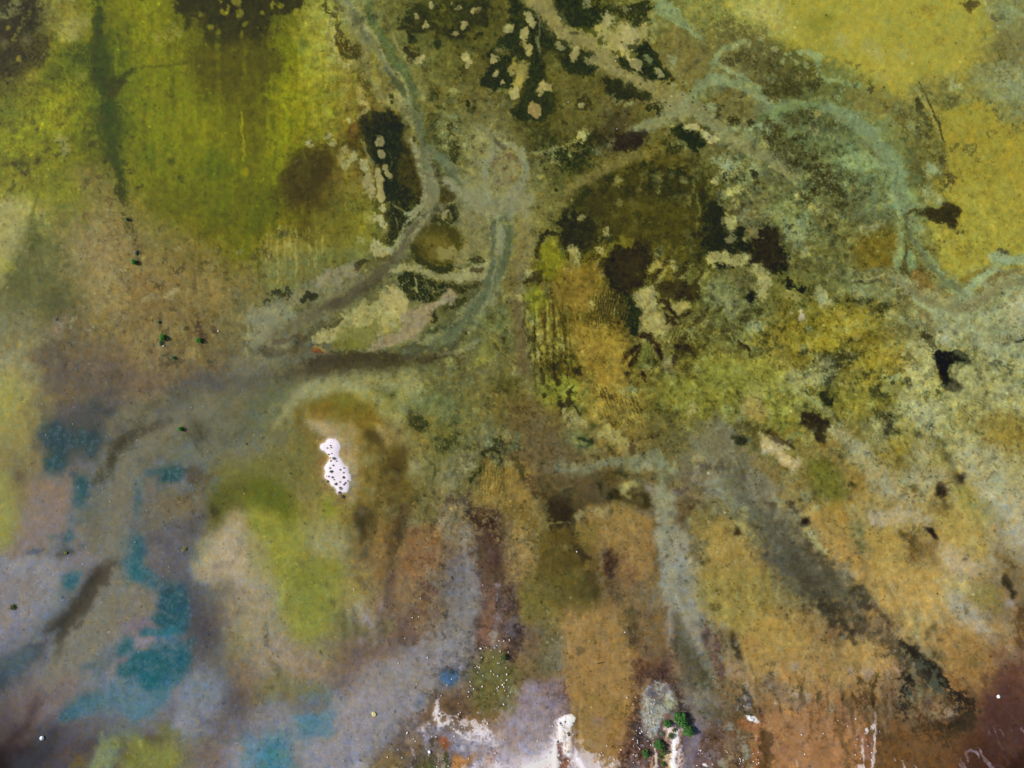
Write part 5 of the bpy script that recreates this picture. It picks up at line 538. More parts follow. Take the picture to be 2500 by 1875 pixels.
 T.P('a29a84',[(780,280),(900,220),(960,280),(1000,360),(940,420),(860,380),(820,340)],60,.65,20); T.S('50423c',[(860,20,10),(920,40,34),(960,80,34),(940,130,20)],24,.7,22,.12); T.S('645048',[(1160,-40,30),(1160,120,40),(1140,240,30),(1150,340,20)],44,.65,16); T.P('9a8c98',[(1060,240),(1100,250),(1110,290),(1070,290)],24,.6); T.P('8a6c44',[(1200,20),(1500,-20),(1560,200),(1560,400),(1480,460),(1300,420),(1200,260)],80,.7,28,.02); T.B('5c3a38',[(1340,300,50),(1410,300,34),(1560,310,34),(1480,100,50),(1440,60,40),(1540,130,40),(1450,200,40)],34,.55,24,.3)
 for k,(x, y0, y1, c) in enumerate([(760,300,560,'54502c'),(800,280,460,'a09468'),(850,300,500,'5c5034'),(940,440,600,'6c6438'),(1020,380,620,'a09c74'),(1060,420,640,'5c5040'),(1100,360,560,'5c5430'),(1140,300,520,'8c8444'),(1180,380,520,'625434'),(1225,380,560,'5c4c3c'),(1270,440,660,'5c4c44'),(1340,480,700,'6c5850'),(1400,460,640,'987c50'),(1190,560,720,'8c8070'),(980,560,700,'7c6858'),(1300,600,760,'8a7a70')]):
     T.S(c,[(x,y0,6),(x+2,(y0+y1)/2,14),(x,y1,5)],16,.6,7)
 T.B('a0949c',[(960,380,30),(990,420,26),(920,560,24),(885,565,20),(930,590,14)],18,.75,10); T.B('50505c',[(980,430,10),(920,568,10)],7,.8,5)
 T.P('746054',[(560,560),(860,560),(1260,640),(1480,640),(1540,720),(1240,740),(1000,740),(880,800),(760,820),(640,700)],80,.6,22); T.P('54504c',[(1200,560),(1360,560),(1340,660),(1200,640)],60,.5); T.P('948068',[(60,540),(260,500),(460,620),(600,720),(660,860),(600,960),(420,960),(260,900),(160,760)],80,.65,26); T.P('8c8850',[(200,420),(420,560),(700,620),(760,680),(600,700),(360,620),(260,520)],80,.5,26); T.P('7c7440',[(40,860),(240,820),(420,900),(560,960),(420,1060),(160,1100),(-60,1100)],90,.65,26); T.S('b0a07c',[(260,640,20),(400,760,10),(160,740,40)],40,.4,20,.02)
 T.S('434428',[(80,420,14),(100,540,20),(100,610,24),(80,620,14)],14,.75,12,.05); T.S('474a2e',[(120,700,10),(160,780,16),(170,830,14),(190,890,8)],10,.75,9,.03); T.B('3f4228',[(180,390,12),(130,960,24),(120,300,14),(60,450,14),(20,120,8),(0,560,14),(100,980,16)],10,.6,9,.1); T.P('a49468',[(-60,360),(100,420),(60,560),(-60,620)],60,.5,24,.02); T.S('ae9678',[(590,760,9),(610,860,8),(680,940,9),(700,1080,9),(690,1160,7)],12,.65,8); T.S('a09078',[(260,1060,8),(290,1130,10),(330,1200,8)],14,.6,8); T.P('75605a',[(640,840),(800,860),(920,940),(840,1060),(700,1040),(660,940)],70,.6,20); T.P('706860',[(200,1080),(260,1080),(340,1200),(420,1200),(560,1200),(640,1120),(600,1060),(420,1040)],70,.6,22); T.P('888078',[(-60,1180),(180,1140),(330,1210),(200,1250),(0,1270),(-60,1300)],60,.6,20)
 T.P('887a72',[(960,760),(1140,720),(1500,680),(1560,780),(1560,940),(1480,1040),(1200,1240),(1000,1500),(860,1620),(720,1659),(700,1500),(720,1300),(760,1160),(900,1000),(940,860)],80,.75,22); T.P('96909a',[(860,1030),(1060,1000),(1300,1040),(1360,1140),(1260,1240),(1160,1300),(960,1360),(780,1300),(720,1220),(780,1120)],80,.75,22); T.P('898e9e',[(900,1300),(1200,1300),(1100,1440),(960,1560),(760,1600),(740,1440)],80,.6,22)
 T.P('87836e',[(1080,860),(1300,800),(1480,840),(1500,900),(1300,960),(1100,980),(1020,940)],60,.55,22); T.S('55646c',[(1080,850,20),(1110,820,30),(1170,820,26)],20,.7,10); T.S('52606c',[(1215,990,9),(1240,985,18)],12,.7,6); T.S('6c646c',[(960,1020,5),(1060,1030,8),(1180,1040,6),(1400,1020,6)],10,.5,5)
 for k in range(12):
     T.S('9c9098',[(760+k*44,985+k*5+(k%3)*12,3),(900+k*48,990+k*4,6),(1020+k*46,975+k*6,3)],7,.4,3)
 T.P('4c6f90',[(1570,830),(1640,815),(1740,830),(1750,880),(1740,930),(1680,960),(1610,950),(1570,900)],26,.9,8); T.P('41648a',[(1590,850),(1700,850),(1700,900),(1600,900)],34,.5); T.P('5f7895',[(1370,1060),(1400,1030),(1460,1040),(1460,1080),(1420,1150),(1380,1170),(1355,1140)],18,.85,8); T.P('8088a4',[(1280,1030),(1370,1040),(1360,1100),(1310,1080)],30,.5); T.S('7480a4',[(1340,1170,12),(1320,1220,12)],20,.5); T.S('5c7080',[(1190,1240,14),(1175,1290,16),(1150,1295,8)],14,.65,7); T.S('606874',[(930,1190,12),(970,1160,14),(1060,1160,12)],16,.6,9)
 T.B('d2c75c',[(1018,1185,20),(1030,1195,16)],6,.95,4); T.B('5c4c38',[(985,1170,8),(1048,1200,7)],6,.6)
 T.S('5a6e84',[(1560,720,14),(1500,700,10)],24,.4); T.P('868078',[(1580,540),(1660,400),(1680,200),(1720,60),(1900,60),(1930,300),(1860,480),(1880,600),(1840,760),(1620,780),(1520,740)],60,.8,18); T.P('7e7c84',[(1640,-60),(1880,-60),(1920,200),(1900,330),(1820,420),(1680,300)],70,.7,18); T.P('8f887c',[(1760,220),(1920,180),(1940,300),(1860,400),(1760,340)],50,.6); T.S('5c6070',[(1800,490,20),(1850,520,24),(1840,590,16),(1800,700,14),(1740,690,10)],24,.6,12,.02); T.B('585e70',[(1710,140,34),(1880,155,16),(1860,150,9),(1640,460,20),(1650,500,10)],20,.55,10); T.S('5c5460',[(1490,720,20),(1560,690,26),(1620,660,16)],26,.6,12,.02)
 for k in range(9):
     T.S('6c6478' if k % 2 else '908488',[(1480+k*6,680+k*16,3),(1660,684+k*16,5),(1860-k*4,676+k*17,3)],7,.45,3)
 T.P('6a543e',[(1880,-60),(2160,-60),(2160,200),(2200,500),(2100,560),(1960,540),(1900,440),(1940,200)],60,.7,26,.02); T.P('845f4c',[(1960,100),(2060,80),(2060,400),(2000,620),(1900,600),(1940,400)],50,.65,22); T.P('50464c',[(2060,100),(2130,60),(2130,320),(2200,420),(2160,560),(2080,560),(2060,360)],34,.7,26,.12); T.S('8f8a98',[(2100,80,14),(2080,220,20),(2090,420,30),(2060,520,24),(2030,600,20),(2100,600,20)],20,.75,22,.5); T.B('483228',[(1900,400,50),(1980,70,20)],44,.6)
 T.B('5c5064',[(1965,75,8)],6,.6)
 T.P('6c6a34',[(1980,640),(2080,640),(2160,760),(2260,780),(2260,1240),(2060,1260),(1880,1200),(1800,1060),(1840,860)],70,.7,26); T.P('70543c',[(1400,1260),(1480,1120),(1560,1010),(1700,980),(1880,980),(1860,1260),(1740,1290),(1620,1300),(1500,1290)],60,.7,24); T.P('7f7064',[(1560,960),(1840,940),(1860,1080),(1600,1060)],60,.4,20); T.P('8a6434',[(1880,1200),(2140,1180),(2140,1300),(2020,1320),(1840,1330),(1760,1280)],60,.65,22); T.S('4c4434',[(1660,1120,20),(1670,1220,24)],30,.4)
 T.P('6c5a50',[(1180,1300),(1320,1240),(1440,1250),(1380,1340),(1300,1500),(1240,1659),(1060,1659),(960,1640),(1060,1480)],60,.75,24,.01); T.P('8a7038',[(960,1720),(1020,1600),(1120,1540),(1260,1560),(1260,1720)],60,.65,24); T.P('645048',[(1260,1560),(1300,1460),(1420,1420),(1420,1720),(1240,1720)],40,.6,26,.03)
 T.P('8a8090',[(1380,1340),(1440,1300),(1540,1270),(1600,1300),(1760,1370),(1860,1370),(2040,1330),(2080,1420),(2110,1480),(2040,1500),(1960,1560),(1900,1659),(1860,1720),(1900,1560),(1800,1520),(1700,1500),(1620,1400),(1560,1390),(1500,1440),(1440,1460)],20,.85,14,.02,.12); T.P('e6dce2',[(1740,1350),(1820,1380),(1900,1380),(1960,1330),(2030,1330),(2060,1400),(2100,1470),(2080,1500),(2010,1470),(1900,1470),(1820,1440),(1760,1400)],16,.9,12,.01,.18); T.P('c0b8bc',[(1770,1320),(1900,1350),(2000,1310),(2000,1360),(1880,1400),(1780,1370)],26,.7,10)
 T.P('8c8cb0',[(1620,1400),(1720,1380),(1820,1440),(1940,1450),(1960,1500),(1900,1560),(1840,1520),(1780,1560),(1700,1500),(1680,1480)],20,.75,18,.1); T.B('b8d0e0',[(1880,1500,30),(1780,1490,24),(1680,1480,14),(1580,1340,14)],20,.6,16,.1); T.B('46404c',[(1420,1360,20),(1540,1310,20),(1580,1390,20),(1640,1420,16),(1730,1450,16),(1800,1460,14),(1860,1450,10),(1760,1560,14),(1970,1420,14),(1500,1430,20)],12,.7,14,.12)
 T.S('ece0e0',[(1570,1115,5),(1567,1160,9),(1560,1200,20),(1580,1250,18),(1565,1310,14),(1600,1280,12),(1650,1280,14),(1700,1310,14),(1760,1350,14)],8,.9,9,.01,.2); T.B('ece2dc',[(1588,1188,12),(1535,1190,8),(1550,1175,7),(1600,1205,7),(1545,1235,8),(1500,1290,8),(1440,1320,8)],5,.9,5,0,.2); T.S('c8bcc4',[(1390,1330,7),(1440,1320,8),(1500,1270,9),(1540,1240,7)],8,.7,10,.08,.1); T.S('c8c0cc',[(1340,1480,7),(1360,1560,10),(1330,1659,10)],12,.65,16,.12)
 T.P('ba7c38',[(1700,1560),(1760,1540),(1800,1580),(1860,1560),(1880,1520),(1900,1540),(1880,1600),(1820,1659),(1700,1659)],16,.9,9); T.P('9c5a34',[(1580,1400),(1640,1390),(1680,1440),(1660,1500),(1620,1520),(1600,1460)],18,.8,10); T.S('4c4420',[(1530,1400,14),(1525,1460,16),(1515,1500,8)],10,.85,5); T.P('4f4c24',[(1420,1520),(1640,1500),(1660,1600),(1680,1720),(1360,1720),(1380,1600)],40,.8,20,.01)
 for k,(x, y0, y1, c) in enumerate([(1430,1560,1720,'b49c80'),(1460,1600,1720,'4a6c24'),(1480,1540,1720,'6c6430'),(1510,1600,1720,'4e7024'),(1540,1480,1640,'a48468'),(1570,1500,1720,'b8a08c'),(1600,1520,1700,'b0907c'),(1590,1480,1560,'a4885c'),(1640,1560,1720,'3f5a20'),(1410,1600,1720,'4a6426'),(1390,1640,1720,'5a7030'),(1680,1620,1720,'7c5c4c'),(1620,1600,1720,'b8a49c')]):
     T.S(c,[(x+4,y0,4),(x,(y0+y1)/2,10),(x-2,y1,8)],9,.75,7,.01)
 T.P('9c98bc',[(1900,1560),(1960,1500),(2020,1500),(1960,1600),(1900,1720),(1820,1720)],20,.75,16,.05,.1); T.P('8a5c48',[(2010,1500),(2100,1490),(2060,1560),(1990,1659),(1930,1720),(1960,1600)],26,.75,16,.01); T.P('b4a0a0',[(2120,1380),(2260,1400),(2260,1720),(2040,1720),(2060,1620),(2120,1500)],60,.75,24); T.S('ece4e8',[(2060,1620,10),(2120,1659,24),(2180,1690,40)],16,.85,14,.01,.1); T.P('a08484',[(2100,1260),(2260,1240),(2260,1440),(2140,1400)],60,.5)
 
 T = tile(2,3)
 T.P('70662c',[(100,-60),(560,-60),(700,60),(720,240),(660,300),(480,330),(300,260),(140,340),(60,220)],90,.65,26); T.P('7a6f26',[(100,160),(300,140),(420,260),(480,420),(360,480),(200,440),(60,400)],90,.55,26); T.P('4f4420',[(560,60),(700,60),(760,100),(700,200),(640,250),(560,200),(520,120)],70,.65,24); T.P('4a3a20',[(660,-60),(740,-60),(720,100),(760,160),(700,220),(660,120)],50,.6,18); T.P('4a3a24',[(800,20),(900,20),(880,160),(820,180)],60,.65,22,.05)
 T.P('4f3c34',[(-60,80),(20,60),(40,200),(60,340),(100,420),(100,560),(60,720),(20,760),(-60,760)],40,.8,20,.01); T.P('6a6270',[(-60,350),(60,360),(80,420),(60,500),(-20,540),(-60,500)],20,.8,14,.05); T.B('2c2430',[(40,440,34),(60,490,20)],20,.7,14,.08)
 T.P('a07c40',[(440,300),(620,270),(940,300),(960,440),(1020,620),(1000,860),(1040,1040),(980,1250),(940,1560),(900,1720),(620,1720),(560,1400),(520,1100),(480,860),(440,560)],80,.8,26); T.P('ac8044',[(480,600),(800,620),(980,800),(940,1100),(860,1300),(700,1200),(540,1000)],120,.5); T.P('846c30',[(620,1000),(720,1040),(1000,1100),(1020,1200),(900,1260),(760,1200),(640,1140)],70,.5,26); T.P('9c6c30',[(860,1180),(960,1200),(960,1400),(880,1560),(840,1400)],60,.5)
 T.P('8c7068',[(680,1240),(780,1190),(820,1240),(760,1300),(700,1310)],34,.55,14); T.B('8a7c88',[(785,955,20),(540,640,24),(820,600,40),(880,900,24)],30,.4,14,.02); T.B('2c1a14',[(746,745,7)],3,0)
 T.P('5e5c34',[(220,420),(400,420),(440,560),(460,700),(380,820),(260,900),(200,720),(240,560)],60,.6,24,.02); T.B('bab87c',[(290,485,9),(325,415,8),(345,450,7),(390,510,10),(335,545,9),(360,555,9),(300,570,8),(380,570,9),(430,540,14),(315,510,7),(330,600,6),(235,765,5),(410,610,7)],6,.75,4); T.B('a8b4c0',[(430,545,12),(410,600,14),(400,570,8)],10,.6,6,.02); T.P('7c7c68',[(340,580),(450,560),(460,740),(440,860),(340,860),(300,760)],60,.55,20)
 T.P('8a767c',[(120,940),(260,880),(420,880),(460,1000),(490,1100),(480,1200),(380,1240),(240,1240),(140,1160)],60,.8,20); T.P('5f4240',[(440,900),(480,980),(500,1060),(500,1130),(460,1080),(440,1000)],24,.7,12,.03); T.S('9c8c94',[(180,1000,50),(220,1160,50)],60,.5); T.B('5a4448',[(400,1050,50),(310,960,30),(460,1150,34),(220,1200,24)],30,.55,24,.4)
 T.P('8e7e80',[(-60,1200),(140,1180),(380,1250),(370,1440),(200,1560),(-60,1640)],70,.8,24); T.P('b8aab4',[(-60,1480),(120,1440),(300,1440),(380,1480),(300,1560),(100,1620),(-60,1700)],60,.8,20); T.P('c8bcc4',[(-60,1600),(120,1560),(330,1500),(380,1520),(240,1620),(160,1720),(-60,1720)],34,.8,20,.01); T.P('8c5c30',[(240,1640),(330,1590),(380,1560),(380,1720),(200,1720)],26,.85,16,.01)
 T.P('ebe2de',[(383,1250),(400,1225),(440,1208),(500,1205),(545,1225),(552,1250),(540,1280),(500,1290),(490,1300),(430,1300),(395,1285)],7,1,3,0,.35); T.P('ddd0c6',[(415,1300),(500,1300),(500,1380),(520,1400),(510,1500),(500,1560),(440,1560),(420,1440),(390,1460),(380,1380),(400,1330)],12,.9,8,0,.25)
 for k in range(5):
     T.S('a08068',[(438+k*13,1390,2),(436+k*13,1460,3.5),(440+k*13,1520,2)],4,.7,2)
 T.B('4c3c30',[(460,1253,9),(420,1268,9),(425,1272,7),(520,1268,5),(482,1360,7),(490,1375,9),(455,1355,6),(398,1430,10),(395,1440,9),(460,1510,5),(475,1512,5),(490,1514,5),(450,1360,4)],4,.85,4)
 T.S('e9e0de',[(375,1420,14),(378,1560,14),(380,1700,16)],10,.9,8,0,.3); T.S('ece4e4',[(545,1440,6),(555,1520,12),(570,1580,20),(600,1640,26),(640,1700,34)],12,.9,9,.0,.25); T.P('8c5c48',[(390,1460),(430,1460),(440,1560),(500,1580),(540,1600),(560,1720),(400,1720)],20,.85,12); T.B('f0eae6',[(415,1620,16),(410,1610,10),(500,1640,9),(530,1600,10)],5,.9,5,0,.3)
 T.S('e6dce2',[(540,1600,8),(620,1620,10),(700,1640,14),(800,1659,20)],14,.75,14,.01,.15); T.P('c4b4bc',[(560,1560),(640,1600),(760,1610),(900,1680),(900,1720),(560,1720)],40,.7,20); T.S('f0e8ea',[(752,1545,4),(757,1600,8),(765,1700,12)],6,.9,5,0,.3); T.P('a88878',[(600,1520),(820,1560),(900,1640),(800,1640),(640,1600)],60,.5)
 T.P('55392c',[(1040,720),(1100,700),(1180,760),(1200,860),(1150,920),(1110,1000),(1110,1200),(1160,1400),(1160,1560),(1060,1720),(940,1720),(920,1560),(1000,1340),(1040,1160),(1060,1000),(1020,860)],40,.8,22,.01); T.P('48342e',[(1200,880),(1260,800),(1340,740),(1400,860),(1460,960),(1500,1080),(1540,1140),(1560,1260),(1500,1200),(1420,1120),(1380,1000),(1300,900),(1240,920),(1160,960)],34,.75,22,.02); T.P('443e48',[(1060,1160),(1140,1200),(1150,1320),(1200,1440),(1100,1480),(1030,1400)],34,.65,22,.02)
 T.P('3c3c24',[(930,260),(1060,260),(1060,400),(1100,480),(1080,620),(1000,620),(1000,520),(960,540),(940,420)],50,.6,26,.15); T.B('40302c',[(1050,520,44),(1070,600,40),(1020,440,34),(1180,350,24),(1110,320,20)],34,.6,24,.2); T.P('7c6434',[(1100,300),(1340,280),(1400,440),(1380,600),(1280,740),(1160,700),(1100,560)],70,.55,30,.02)
 T.P('a5a494',[(1115,970),(1160,950),(1260,900),(1340,930),(1380,1000),(1420,1060),(1420,1140),(1330,1190),(1290,1280),(1240,1400),(1200,1410),(1150,1360),(1130,1240),(1110,1100)],22,.92,14,.01,.1); T.B('5a5478',[(1200,990,20),(1340,970,24),(1240,1050,24),(1160,1000,20),(1300,1060,20),(1190,1050,14),(1140,1080,14),(1270,1000,14)],16,.6,20,.18); T.P('9ca06c',[(1340,1060),(1420,1060),(1430,1130),(1340,1150),(1300,1110)],34,.6,14,.02)
 T.P('a0604c',[(1310,1190),(1380,1180),(1370,1220),(1330,1230)],14,.85,8); T.P('d5bcb0',[(1320,1310),(1380,1270),(1440,1290),(1480,1330),(1440,1420),(1480,1480),(1500,1560),(1480,1720),(1360,1720),(1330,1580),(1360,1460),(1320,1400)],22,.9,16,.01,.25); T.B('8c6448',[(1350,1420,24),(1400,1400,20),(1430,1470,24),(1380,1500,20),(1460,1360,14),(1340,1360,14)],16,.65,18,.1); T.S('f2e8ea',[(1440,1310,8),(1420,1400,12),(1400,1480,16),(1395,1560,22),(1400,1680,20)],9,.85,9,0,.3); T.S('c0a870',[(1340,1540,26),(1350,1659,26)],26,.7,16); T.S('d8c8b8',[(1240,1500,9),(1250,1580,14),(1260,1700,16)],9,.85,10,0,.2); T.S('b88050',[(1190,1500,10),(1210,1600,14),(1220,1700,12)],12,.75,8)
 T.P('a8908c',[(1060,1560),(1150,1600),(1200,1720),(960,1720),(1000,1600)],34,.6,26,.12); T.B('c8c8dc',[(1130,1470,10),(1210,1440,12),(1140,1560,10),(1120,1620,16),(1180,1600,12),(1070,1560,9),(1210,1460,14)],8,.8,9,.03)
 T.P('80746c',[(1520,1040),(1600,1000),(1680,1200),(1660,1300),(1560,1400),(1540,1240)],50,.6,18); T.P('7d6c78',[(1560,1240),(1620,1240),(1640,1400),(1580,1560),(1560,1720),(1480,1720),(1490,1560),(1500,1400),(1560,1380)],34,.85,14)
 T.P('949178',[(1260,-60),(1480,-60),(1560,100),(1600,200),(1620,380),(1560,420),(1500,320),(1440,320),(1400,380),(1340,400),(1340,260),(1280,100)],40,.85,20,.0); T.B('5c5a3c',[(1380,120,44),(1480,60,40),(1300,40,40),(1450,180,40)],34,.55,26,.25); T.P('9c9280',[(1340,240),(1400,260),(1400,480),(1400,640),(1370,560),(1340,420)],30,.7,14); T.P('998f7c',[(1400,380),(1540,360),(1620,480),(1620,620),(1640,700),(1560,640),(1480,500)],44,.8,18)
 T.P('5f5840',[(1400,480),(1460,470),(1500,560),(1580,640),(1640,760),(1700,900),(1700,980),(1600,1020),(1520,960),(1460,800),(1420,660)],50,.75,20); T.S('4b4628',[(1640,760,14),(1670,860,24),(1660,960,18)],30,.6,12); T.S('46402c',[(1420,480,12),(1430,600,20),(1440,700,14)],24,.6,14,.05); T.P('8c7a54',[(1380,660),(1440,740),(1480,880),(1400,860),(1360,760)],44,.6,20,.01); T.P('7c765c',[(1540,1000),(1640,1040),(1720,1100),(1720,1220),(1660,1200),(1560,1120)],50,.6,18); T.P('90826e',[(1640,1000),(1760,1000),(1800,1080),(1720,1100)],50,.5)
 T.P('644642',[(1620,480),(1700,460),(1760,520),(1820,600),(1840,760),(1840,880),(1760,880),(1720,760),(1660,620)],40,.75,22,.01); T.P('453a26',[(1880,470),(1910,470),(1950,540),(1980,640),(1990,720),(1940,720),(1900,620),(1880,540)],24,.88,14); T.S('5c4628',[(1780,470,34),(1840,560,34)],40,.5,20,.15); T.P('a08460',[(1840,640),(1900,720),(2000,780),(2080,900),(2120,1100),(2060,1000),(1980,880),(1900,860)],44,.7,22); T.P('7c5c30',[(1740,880),(1940,880),(1960,1000),(1900,1080),(1760,1040)],60,.6,26,.03); T.B('583c30',[(1760,980,20),(1890,1000,14),(1860,1030,12),(1830,1100,16)],12,.7,10,.02)
 T.P('9a8a38',[(1660,-60),(2240,-60),(2240,500),(2000,520),(1900,440),(1840,420),(1720,260),(1640,100)],100,.75,28); T.P('b08c44',[(1960,480),(2240,300),(2240,1000),(2120,960),(2060,760),(2000,700)],80,.65,26); T.B('b6b276',[(1730,45,8),(1685,135,12),(1690,80,10),(1755,180,14),(1610,210,11),(1835,240,6),(1760,150,9),(1640,190,6),(1790,90,6),(1700,110,9),(1820,300,6),(1780,30,6),(1670,50,7),(1640,30,6),(2075,420,8)],6,.75,4); T.S('54452c',[(2130,120,34),(2170,220,34),(2190,330,26)],24,.7,24,.15); T.S('6c5834',[(2060,780,8),(2110,900,10),(2130,1060,9)],12,.7,6)
 T.P('5a5048',[(1920,1100),(1980,1020),(2000,930),(2040,960),(2080,1060),(2100,1160),(2000,1190),(1900,1180)],20,.85,14,.01); T.B('c0b4a8',[(1960,1150,34),(2040,1140,30),(2030,1060,24),(1930,1130,20)],20,.6,22,.3); T.P('a86c3c',[(1940,1260),(2000,1220),(2140,1260),(2130,1330),(2060,1340),(1980,1310)],30,.85,12); T.P('ece2e2',[(2008,1210),(2030,1203),(2070,1215),(2100,1225),(2128,1250),(2128,1272),(2105,1272),(2080,1250),(2045,1243),(2020,1230)],6,1,2,0,.3)
 T.P('684c38',[(1640,1340),(1740,1260),(1900,1220),(1980,1320),(2060,1380),(2080,1560),(2040,1720),(1600,1720),(1640,1500)],50,.7,26,.01); T.P('8a7058',[(1840,1400),(1960,1400),(1980,1500),(1860,1520)],34,.6,16); T.B('939478',[(1885,1290,24),(1970,1380,30),(1990,1400,24),(1890,1330,14),(2010,1510,40),(2040,1560,34),(1850,1600,40),(1980,1590,30),(1870,1650,30),(2080,1659,24)],20,.75,20,.05,.1); T.B('90848c',[(1780,1290,30),(1720,1560,44),(1700,1640,44),(1690,1320,24),(1800,1560,24)],26,.6,26,.25); T.B('e8dcd4',[(1672,1626,12),(1678,1635,9)],5,.95,4,0,.25)
 T.S('b06c38',[(2120,1340,16),(2110,1420,14),(2105,1540,20),(2115,1700,30)],20,.85,9); T.S('e0a08c',[(2110,1380,4),(2108,1450,5)],5,.8,3); T.P('94603c',[(2150,1200),(2180,1300),(2170,1480),(2240,1659),(2120,1659),(2130,1480)],34,.6,18); T.S('3a2a1c',[(2140,1160,10),(2165,1260,12),(2160,1400,14),(2180,1500,9)],12,.75,9,.02); T.B('3c2c24',[(1700,1400,30),(1940,1440,20),(2060,1400,16),(1980,1540,14),(1760,1420,24),(2160,1480,30)],20,.6,20,.15); T.P('7c5824',[(2120,1560),(2240,1540),(2240,1720),(2120,1720)],34,.6,18)
 
 T = tile(3,3)
 T.P('565440',[(200,-60),(660,-60),(760,60),(860,100),(900,170),(860,230),(780,220),(620,200),(500,200),(400,230),(300,220),(220,130)],50,.85,28,.01); T.S('8c8c50',[(560,170,20),(660,170,24),(700,110,14),(470,140,14)],24,.7,16,.02); T.P('3c3422',[(680,100),(780,60),(860,120),(900,170),(860,220),(760,200),(700,160)],24,.8,20,.03); T.P('34281f',[(420,240),(500,220),(640,230),(700,260),(820,240),(900,240),(880,310),(820,290),(740,270),(640,250),(560,270),(520,300),(460,300)],18,.85,18,.03)
 T.P('28221f',[(430,270),(540,250),(560,320),(600,380),(640,440),(670,460),(670,540),(620,560),(600,470),(540,400),(490,350),(450,320)],18,.88,16,.02); T.S('8ca290',[(490,310,8),(550,350,10),(590,390,10),(640,460,10),(645,540,14)],14,.6,16,.2); T.P('9a7e48',[(540,270),(700,280),(820,300),(840,380),(700,400),(600,380)],40,.7,22,.01); T.P('5c3a28',[(500,420),(600,420),(620,540),(560,570),(500,520)],34,.75,26,.06); T.P('3f2a1e',[(720,460),(800,440),(900,450),(890,500),(800,500),(720,520)],16,.85,16,.03); T.S('4a3828',[(860,250,20),(940,280,20),(1010,340,30),(1060,400,30),(1040,450,16)],20,.8,20,.04); T.P('8c7450',[(680,400),(1000,380),(1100,480),(1080,600),(980,560),(900,480),(720,440)],40,.6,24,.01)
 T.S('5f4c2c',[(240,220,14),(250,290,9)],14,.6,12,.1); T.P('5a4028',[(280,250),(380,250),(440,340),(300,340)],40,.6,28,.2); T.S('684e24',[(370,380,9),(385,460,16),(390,540,9)],18,.7,9); T.B('3e3a24',[(840,375,20),(790,350,12),(620,600,16),(60,40,24),(300,60,20),(860,380,10)],12,.75,12,.05); T.P('5a5232',[(460,560),(600,560),(660,600),(560,620)],40,.55,18,.05)
 T.P('b2903f',[(0,340),(180,360),(260,480),(340,620),(240,700),(60,720),(-60,700),(-60,400)],80,.6,26); T.P('b5904a',[(660,560),(900,540),(1040,620),(1100,700),(1060,800),(960,860),(780,820),(700,720)],80,.65,26); T.P('b8984a',[(900,-60),(1500,-60),(1540,100),(1480,300),(1340,560),(1200,480),(1060,360),(960,240),(880,120)],100,.7,30); T.P('b6a868',[(1480,60),(1700,0),(1740,120),(1640,300),(1560,220),(1500,160)],60,.6,26); T.P('aca082',[(1540,140),(1660,180),(1800,300),(1900,420),(1940,500),(1820,500),(1700,430),(1600,300)],60,.7,26); T.P('8c8038',[(1740,60),(1960,60),(2060,200),(2000,300),(1860,260),(1760,180)],80,.6,28); T.S('3f3720',[(2055,40,12),(2080,90,26),(2130,160,24)],20,.8,18,.04); T.P('9c8c80',[(2040,200),(2120,190),(2150,250),(2080,280)],30,.6,14); T.P('5a3c1c',[(2100,300),(2260,220),(2260,640),(2160,600),(2100,440)],60,.7,26,.02); T.P('8c6c44',[(1860,480),(2080,480),(2100,600),(1960,620)],60,.5,24,.01)
 T.P('a07a38',[(1300,520),(1540,420),(1800,500),(1900,640),(2000,800),(1940,1000),(1840,1060),(1660,900),(1500,700)],100,.6,28); T.B('bab674',[(1280,470,50),(1330,620,26),(1220,420,34)],34,.65,22,.01); T.B('d0c8a0',[(1290,518,14),(1745,105,9),(1100,660,6),(555,745,4)],6,.8,4); T.S('6c5c28',[(1280,300,20),(1270,380,30),(1340,490,14)],34,.5,20,.1); T.S('6a5828',[(1440,670,24),(1445,720,14),(1800,720,50),(1780,820,40)],40,.45,20,.1)
 T.P('332b22',[(1205,580),(1240,560),(1290,600),(1330,660),(1380,720),(1460,760),(1530,850),(1600,960),(1680,1030),(1780,1090),(1800,1140),(1770,1180),(1700,1120),(1620,1040),(1540,980),(1480,960),(1440,880),(1400,940),(1370,900),(1310,800),(1240,720),(1210,660)],16,.88,13,.0); T.S('7f9070',[(1280,670,9),(1330,700,10),(1350,780,14),(1400,880,20),(1420,910,12),(1500,900,14),(1530,950,12),(1240,600,8)],16,.6,20,.1)
 T.P('302821',[(1210,820),(1250,810),(1270,880),(1260,980),(1240,1060),(1240,1140),(1220,1190),(1180,1140),(1160,1040),(1180,900)],18,.88,16,.01); T.S('80946c',[(1200,1010,14),(1210,1080,16),(1215,1160,14)],14,.6,18,.1); T.P('3c2e20',[(1460,1260),(1600,1260),(1700,1180),(1700,1090),(1780,1100),(1800,1180),(1780,1300),(1700,1340),(1600,1340),(1480,1370),(1440,1310)],26,.88,20,.0); T.S('4c5c3a',[(1720,1120,16),(1740,1220,24),(1680,1300,16)],20,.5,22,.2); T.S('4c3424',[(1200,1200,14),(1240,1225,20),(1380,1240,26),(1460,1270,24)],20,.75,18,.03); T.P('60442c',[(1340,980),(1560,980),(1640,1060),(1560,1140),(1400,1160),(1300,1080)],44,.55,30,.15); T.P('a88858',[(1480,1020),(1640,1100),(1640,1180),(1500,1240),(1400,1180)],50,.6,20,.01); T.B('9a8878',[(1580,1180,50)],44,.7,14); T.S('5c4a4c',[(1380,1100,50)],40,.5,24,.1); T.P('2e2418',[(1620,1020),(1680,1040),(1660,1060),(1620,1060)],12,.85,8)
